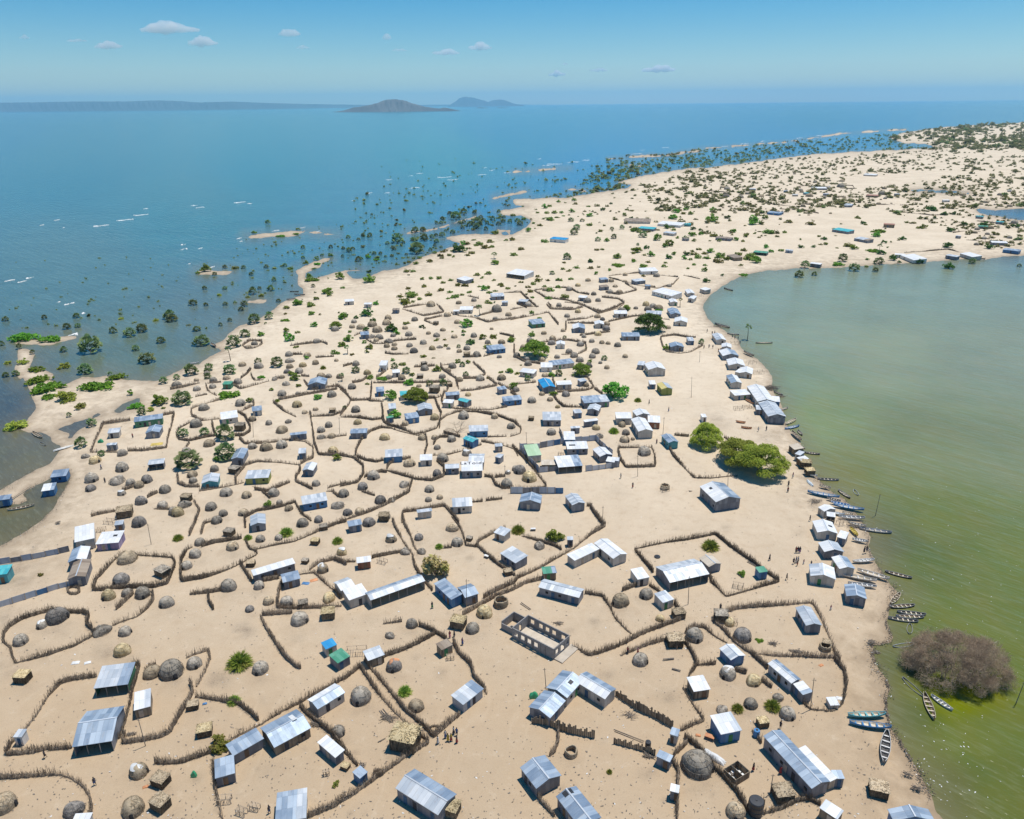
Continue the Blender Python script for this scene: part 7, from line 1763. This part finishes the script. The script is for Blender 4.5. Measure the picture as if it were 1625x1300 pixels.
# ------------------------------------------------------------------ far shores
def ridge(name, prof, base, mat, seed, depth=2.4, label=None):
    r = np.random.default_rng(seed); px = np.array([p[0] for p in prof], float); py = np.array([p[1] for p in prof], float)
    xs = np.linspace(px[0], px[-1], max(60, int((px[-1] - px[0]) * 1.2))); ys = np.interp(xs, px, py); V = []; rows = 9
    for x, y in zip(xs, ys):
        f = G(x, base(x), WZ); D = np.hypot(f[0], f[1]); u = away(f)
        hgt = max(1.0, (base(x) - y) * D / F) * (1 + r.normal(0, .02))
        for j in range(rows):
            t = j / (rows - 1) * 2; e = (1 - abs(t - 1)); z = hgt * (e ** 1.25) * (1 + (.10 * math.sin(x / 3.1 + j) + .07 * math.sin(x / 1.3 + 2 * j)) * (1 if 0 < j < rows - 1 and j != 4 else 0))
            V.append(f + u * hgt * depth * t + [r.normal(0, hgt * .03), 0, z - (2 if j in (0, rows - 1) else 0)])
    n = len(xs); Q = [(i * rows + j, (i + 1) * rows + j, (i + 1) * rows + j + 1, i * rows + j + 1) for i in range(n - 1) for j in range(rows - 1)]
    struct(link(name, mesh_arrays(name, V, Q, mats=[mat])), 'structure', label)
HOR = lambda x: 172.5 - 16 * x / 1625
M_HILL = mat_plain('hill_rock', (.11, .108, .115), .95, .35, .0012); M_HILL2 = mat_plain('far_hill', (.085, .10, .125), .95, .2, .0006)
ridge('hills', [(-350, 162), (-200, 165), (-100, 163), (0, 167), (60, 166), (110, 165), (150, 164.3), (200, 164.3), (250, 162.6), (280, 163), (320, 164.8), (370, 163.5), (430, 165.2), (500, 166.5), (560, 167), (620, 167.5), (700, 166.6), (820, 166), (900, 166.4), (960, 166.5)], lambda x: HOR(x) + 5.2 - max(0, (x - 350) / 600) * 3.0, M_HILL2, 41)
ridge('island', [(524, 178.6), (545, 176), (560, 172), (585, 169), (600, 165.5), (612, 161.5), (622, 160.4), (636, 161), (645, 162.5), (655, 166), (675, 170.5), (698, 173), (704, 171.6), (712, 172.5), (730, 176), (746, 177.4)], lambda x: HOR(x) + 11.0, M_HILL, 42, 1.6)
ridge('mountain', [(712, 168), (722, 163), (729, 158), (737, 155.4), (750, 156.4), (765, 160), (775, 163), (782, 160.4), (794, 159.4), (804, 161), (815, 165), (832, 167.6)], lambda x: HOR(x) + 4.2, M_HILL2, 43, 2.0)
ridge('islet', [(752, 172.6), (760, 170.6), (772, 171.2), (782, 172.4)], lambda x: HOR(x) + 7.0, M_HILL, 44, 1.5); ridge('islet', [(784, 172.2), (792, 170.8), (803, 171), (812, 172)], lambda x: HOR(x) + 7.0, M_HILL, 45, 1.5)

# ------------------------------------------------------------------ clouds
CM = bpy.data.materials.new('cloud'); CM.use_nodes = True; nt = CM.node_tree; nt.nodes.clear()
vo = nt.nodes.new('ShaderNodeVolumePrincipled'); vo.inputs['Color'].default_value = (.98, .97, .96, 1); vo.inputs['Density'].default_value = .0055; vo.inputs['Anisotropy'].default_value = .1
nt.links.new(vo.outputs[0], nt.nodes.new('ShaderNodeOutputMaterial').inputs['Volume'])
def cloud(x, y, w, h, seed, label):
    r = np.random.default_rng(seed); c = G(x, y, 1900.0) if False else None
    d = (x - CX) * RT - (y - CY) * UP + F * FWD; t = (2000 - H) / d[2]; c = np.array([0, 0, H]) + d * t; m = t
    W = w * m / 2 * 1.1; Hh = h * m * .75
    o = link('cloud', None); bpy.data.objects.remove(o)
    import bmesh
    bm = bmesh.new(); n = 9 if w > 30 else 5
    for i in range(n):
        u = (i / (n - 1) - .5) * 1.7; s = Hh * (1 - .75 * abs(u) ** 1.5) * r.uniform(.6, 1.05) * .8
        mt = Matrix.Translation((u * W * .85, r.normal(0, W * .12), s * .55)) @ Matrix.Diagonal((max(s, W * .28), max(s, W * .25), s * .8, 1))
        bmesh.ops.create_icosphere(bm, subdivisions=3, radius=1, matrix=mt)
    me0 = bpy.data.meshes.new('cloud'); bm.to_mesh(me0); bm.free()
    o = link('cloud', me0, None, tuple(c)); rm = o.modifiers.new('r', 'REMESH'); rm.mode = 'VOXEL'; rm.voxel_size = W / 16
    tx_ = bpy.data.textures.new('puff', 'CLOUDS'); tx_.noise_scale = W * .28; tx_.noise_depth = 3
    dm = o.modifiers.new('d', 'DISPLACE'); dm.texture = tx_; dm.strength = Hh * .55; dm.mid_level = .5
    me1 = bpy.data.meshes.new_from_object(o.evaluated_get(bpy.context.evaluated_depsgraph_get())); o.modifiers.clear(); o.data = me1; me1.materials.clear(); me1.materials.append(CM)
    thing(o, 'cloud', 'cloud', (x, y), '', 'small clouds above the horizon', label)
for i, (x, y, w, h, lab) in enumerate(((270, 50, 84, 22, 'largest small white cumulus cloud, with a bumpy top'), (323, 71, 44, 18, 'rounded white cloud just below the largest cloud'), (173, 76, 42, 14, 'flat-based white cloud left of the rounded pair'), (460, 56, 34, 14, 'small white cloud alone right of the largest cloud'), (481, 77, 20, 8, 'faint wisp just below the lone small white cloud'), (708, 86, 42, 11, 'flat white cloud above the distant twin-peaked mountain, left one'), (762, 78, 36, 13, 'fluffy white cloud above the distant twin-peaked mountain, right one'), (614, 62, 14, 10, 'tiny cloud puff high above the rocky island'), (634, 81, 22, 6, 'thin cloud wisp between the tiny puff and the flat cloud'), (122, 66, 30, 7, 'thin faint cloud left of the flat-based cloud'), (884, 120, 26, 12, 'low pale cloud nearest the horizon at centre'), (897, 103, 12, 5, 'tiny wisp just above the low pale cloud'), (1045, 113, 50, 14, 'broad pale cloud farthest right in the sky'), (950, 113, 28, 8, 'faint cloud between the low pale cloud and the broad one'), (40, 61, 16, 7, 'faintest cloud speck at the far left'))): cloud(x, y, w, h, 900 + i, lab)
# ------------------------------------------------------------------ labels: each thing by its look and by the nearest landmark it stands beside
MARKS = [(845,1010,'the unfinished block building'),(1518,1040,'the leafless lagoon tree'),(905,1085,'the L-shaped iron house'),(526,1022,'the bright blue kiosk'),(548,1042,'the green-roofed shed'),(382,1045,'the largest palm clump'),(692,895,'the olive-brown round tree'),
 (1190,725,'the huge acacias'),(1055,612,'the yellow-and-grey hall'),(1038,578,'the biggest meeting hall'),(866,607,'the bright blue gabled house'),(848,715,'the pale green roof'),(840,757,'the golden dome'),(750,741,'the lettered white roof'),(748,697,'the turquoise-roofed house'),
 (359,705,'the tall palms'),(131,838,'the tall white store'),(4,906,'the turquoise lakeside house'),(678,1265,'the striped-roof hall'),(1104,1215,'the hugest dome hut'),(1262,1210,'the very long grey hall'),(1083,902,'the big silver hall'),(1142,780,'the dark-walled lone hall'),
 (1029,512,'the broad dark acacia'),(884,377,'the blue school hall'),(1186,528,'the lone lagoon palm'),(1222,614,'the driftwood tangle'),(1015,668,'the cross-shaped church'),(973,622,'the round bright-green tree'),(660,626,'the bright spreading acacia'),(726,677,'the bare pale tree'),
 (75,1010,'the big oval brush ring'),(146,1140,'the two open-fronted sheds'),(1160,1152,'the blue-walled house'),(235,665,'the green-fronted lakeside shed'),(820,435,'the white veranda hall'),(435,370,'the sand islet'),(1411,352,'the red-brown far house'),(435,904,'the long white row'),(952,868,'the right-angled white house'),
 (462,1158,'the white-patched big house'),(1316,850,'the panelled beach house'),(1286,975,'the silver corner house'),(1245,1065,'the long white beach shed'),(407,753,'the olive-fronted house'),(493,742,'the half-white gabled house'),(645,936,'the long veranda hall'),(855,511,'the green-walled house'),(790,551,'the long blue shed'),
 (607,576,'the tall narrow tank house'),(502,606,'the gabled house by the lake palms'),(1220,640,'the long fish store'),(404,508,'the lakeshore palms'),(146,545,'the broadest drowned palm'),(90,765,'the flooded blue huts'),(1055,466,'the long white bend building'),(1333,364,'the turquoise-topped house'),(1480,407,'the far lagoon houses'),
 (1068,357,'the long far white building'),(671,495,'the square dark-walled pen'),(890,567,'the dome-packed oval ring'),(1080,548,'the round ring by the lagoon'),(230,910,'the closed brush ring'),(1010,730,'the small square ring'),(200,749,'the lone big lakeside dome'),(1442,985,'the moored grey canoes'),(1475,1115,'the white boat'),
 (1405,1145,'the blue beached canoes'),(740,455,'the scattered sand bushes'),(1300,299,'the far white hall'),(340,760,'the teal-fronted house'),(865,668,'the lone silver house'),(1180,606,'the blue-grey beach house'),(560,400,'the drowned shallows'),(700,350,'the sand spit')]
ORD = ['nearest', 'second nearest', 'third nearest', 'fourth nearest', 'fifth nearest', 'sixth nearest', 'seventh nearest', 'eighth nearest', 'ninth nearest', 'tenth nearest'] + [f'{w} nearest' for w in ('eleventh', 'twelfth', 'thirteenth', 'fourteenth', 'fifteenth', 'sixteenth', 'seventeenth', 'eighteenth', 'nineteenth', 'twentieth')]
def sector(x, y, m):
    dx, dy = x - m[0], (y - m[1]) * 1.4
    if abs(dx) > abs(dy): return 'left of' if dx < 0 else 'right of'
    return 'behind' if dy < 0 else 'in front of'
def dist(x, y, m): return math.hypot(x - m[0], (y - m[1]) * 1.4)
used = {}
for t in THINGS:
    o = t['o']
    if t['label']: o['label'] = t['label']; used[t['label']] = 1
for t in THINGS:
    if t['label']: continue
    o = t['o']; x, y = t['x'], t['y']; best = None
    for m in sorted(MARKS, key=lambda m: dist(x, y, m))[:4]:
        if dist(x, y, m) < 3: continue
        s = sector(x, y, m); d = dist(x, y, m)
        rank = sum(1 for u in THINGS if u is not t and u['noun'] == t['noun'] and sector(u['x'], u['y'], m) == s and dist(u['x'], u['y'], m) < d)
        if best is None or (rank, d) < (best[0] if best[0] > 2 else best[0], best[1]):
            if best is None or rank < best[0]: best = (rank, d, s, m)
    rank, d, s, m = best
    lab = f"{t['adj'].strip()}, {ORD[min(rank, 19)]} {t['noun']} {s} {m[2]}"
    w = lab.split()
    if len(w) > 16:
        lab = f"{' '.join(t['adj'].split()[:max(2, 16 - len(f'{ORD[min(rank, 19)]} {s} {m[2]}'.split()) - 1)])}, {ORD[min(rank, 19)]} one {s} {m[2]}"
        lab = ' '.join(lab.split()[:16])
    k = used.get(lab, 0); used[lab] = k + 1
    o['label'] = lab

# ------------------------------------------------------------------ light, air, sky
SUN_EL = math.radians(74); SUN_AZ = math.atan2(.83, .55)
ts = Vector((math.sin(SUN_AZ) * math.cos(SUN_EL), math.cos(SUN_AZ) * math.cos(SUN_EL), math.sin(SUN_EL)))
sl_ = bpy.data.lights.new('sun', 'SUN'); sl_.energy = 4.4; sl_.angle = math.radians(.5); sl_.color = (1, .95, .87)
so = bpy.data.objects.new('sun', sl_); COL.objects.link(so); so.rotation_euler = ts.to_track_quat('Z', 'Y').to_euler(); so.location = (0, 0, 300)
W_ = bpy.data.worlds.new('World'); SC.world = W_; W_.use_nodes = True; wt = W_.node_tree
sk = wt.nodes.new('ShaderNodeTexSky'); sk.sky_type = 'NISHITA'; sk.sun_disc = False; sk.sun_elevation = SUN_EL; sk.sun_rotation = SUN_AZ; sk.altitude = 370; sk.air_density = 1.0; sk.dust_density = 0.0; sk.ozone_density = 6.0
bg = wt.nodes['Background']; bg.inputs['Strength'].default_value = .10
hs_ = wt.nodes.new('ShaderNodeHueSaturation'); hs_.inputs['Saturation'].default_value = 1.5; hs_.inputs['Hue'].default_value = .494; wt.links.new(sk.outputs[0], hs_.inputs['Color']); wt.links.new(hs_.outputs[0], bg.inputs['Color'])
HZ = MB(); HZ.box(-80000, 80000, -3000, 64000, -12.0, 900.0, bottom=True)
hm = bpy.data.materials.new('haze'); hm.use_nodes = True; nt = hm.node_tree; nt.nodes.clear()
pv = nt.nodes.new('ShaderNodeVolumePrincipled'); pv.inputs['Color'].default_value = (.42, .80, 1.0, 1); pv.inputs['Density'].default_value = 3.1e-5; pv.inputs['Anisotropy'].default_value = 0.0
nt.links.new(pv.outputs[0], nt.nodes.new('ShaderNodeOutputMaterial').inputs['Volume'])
hme = HZ.mesh('haze', [hm])
import bmesh
bm = bmesh.new(); bm.from_mesh(hme); bmesh.ops.remove_doubles(bm, verts=bm.verts, dist=.01); bmesh.ops.recalc_face_normals(bm, faces=bm.faces); bm.to_mesh(hme); bm.free()
struct(link('haze', hme), 'stuff', 'thin blue haze over lake and land')
SC.view_settings.view_transform = 'Standard'; SC.view_settings.look = 'None'; SC.view_settings.gamma = 1; SC.view_settings.exposure = 0.0
SC.render.engine = 'CYCLES'; cy = SC.cycles; cy.use_denoising = True; cy.max_bounces = 6; cy.volume_bounces = 8; cy.transparent_max_bounces = 8; cy.sample_clamp_indirect = 6
SC.render.resolution_x = 1024; SC.render.resolution_y = 819
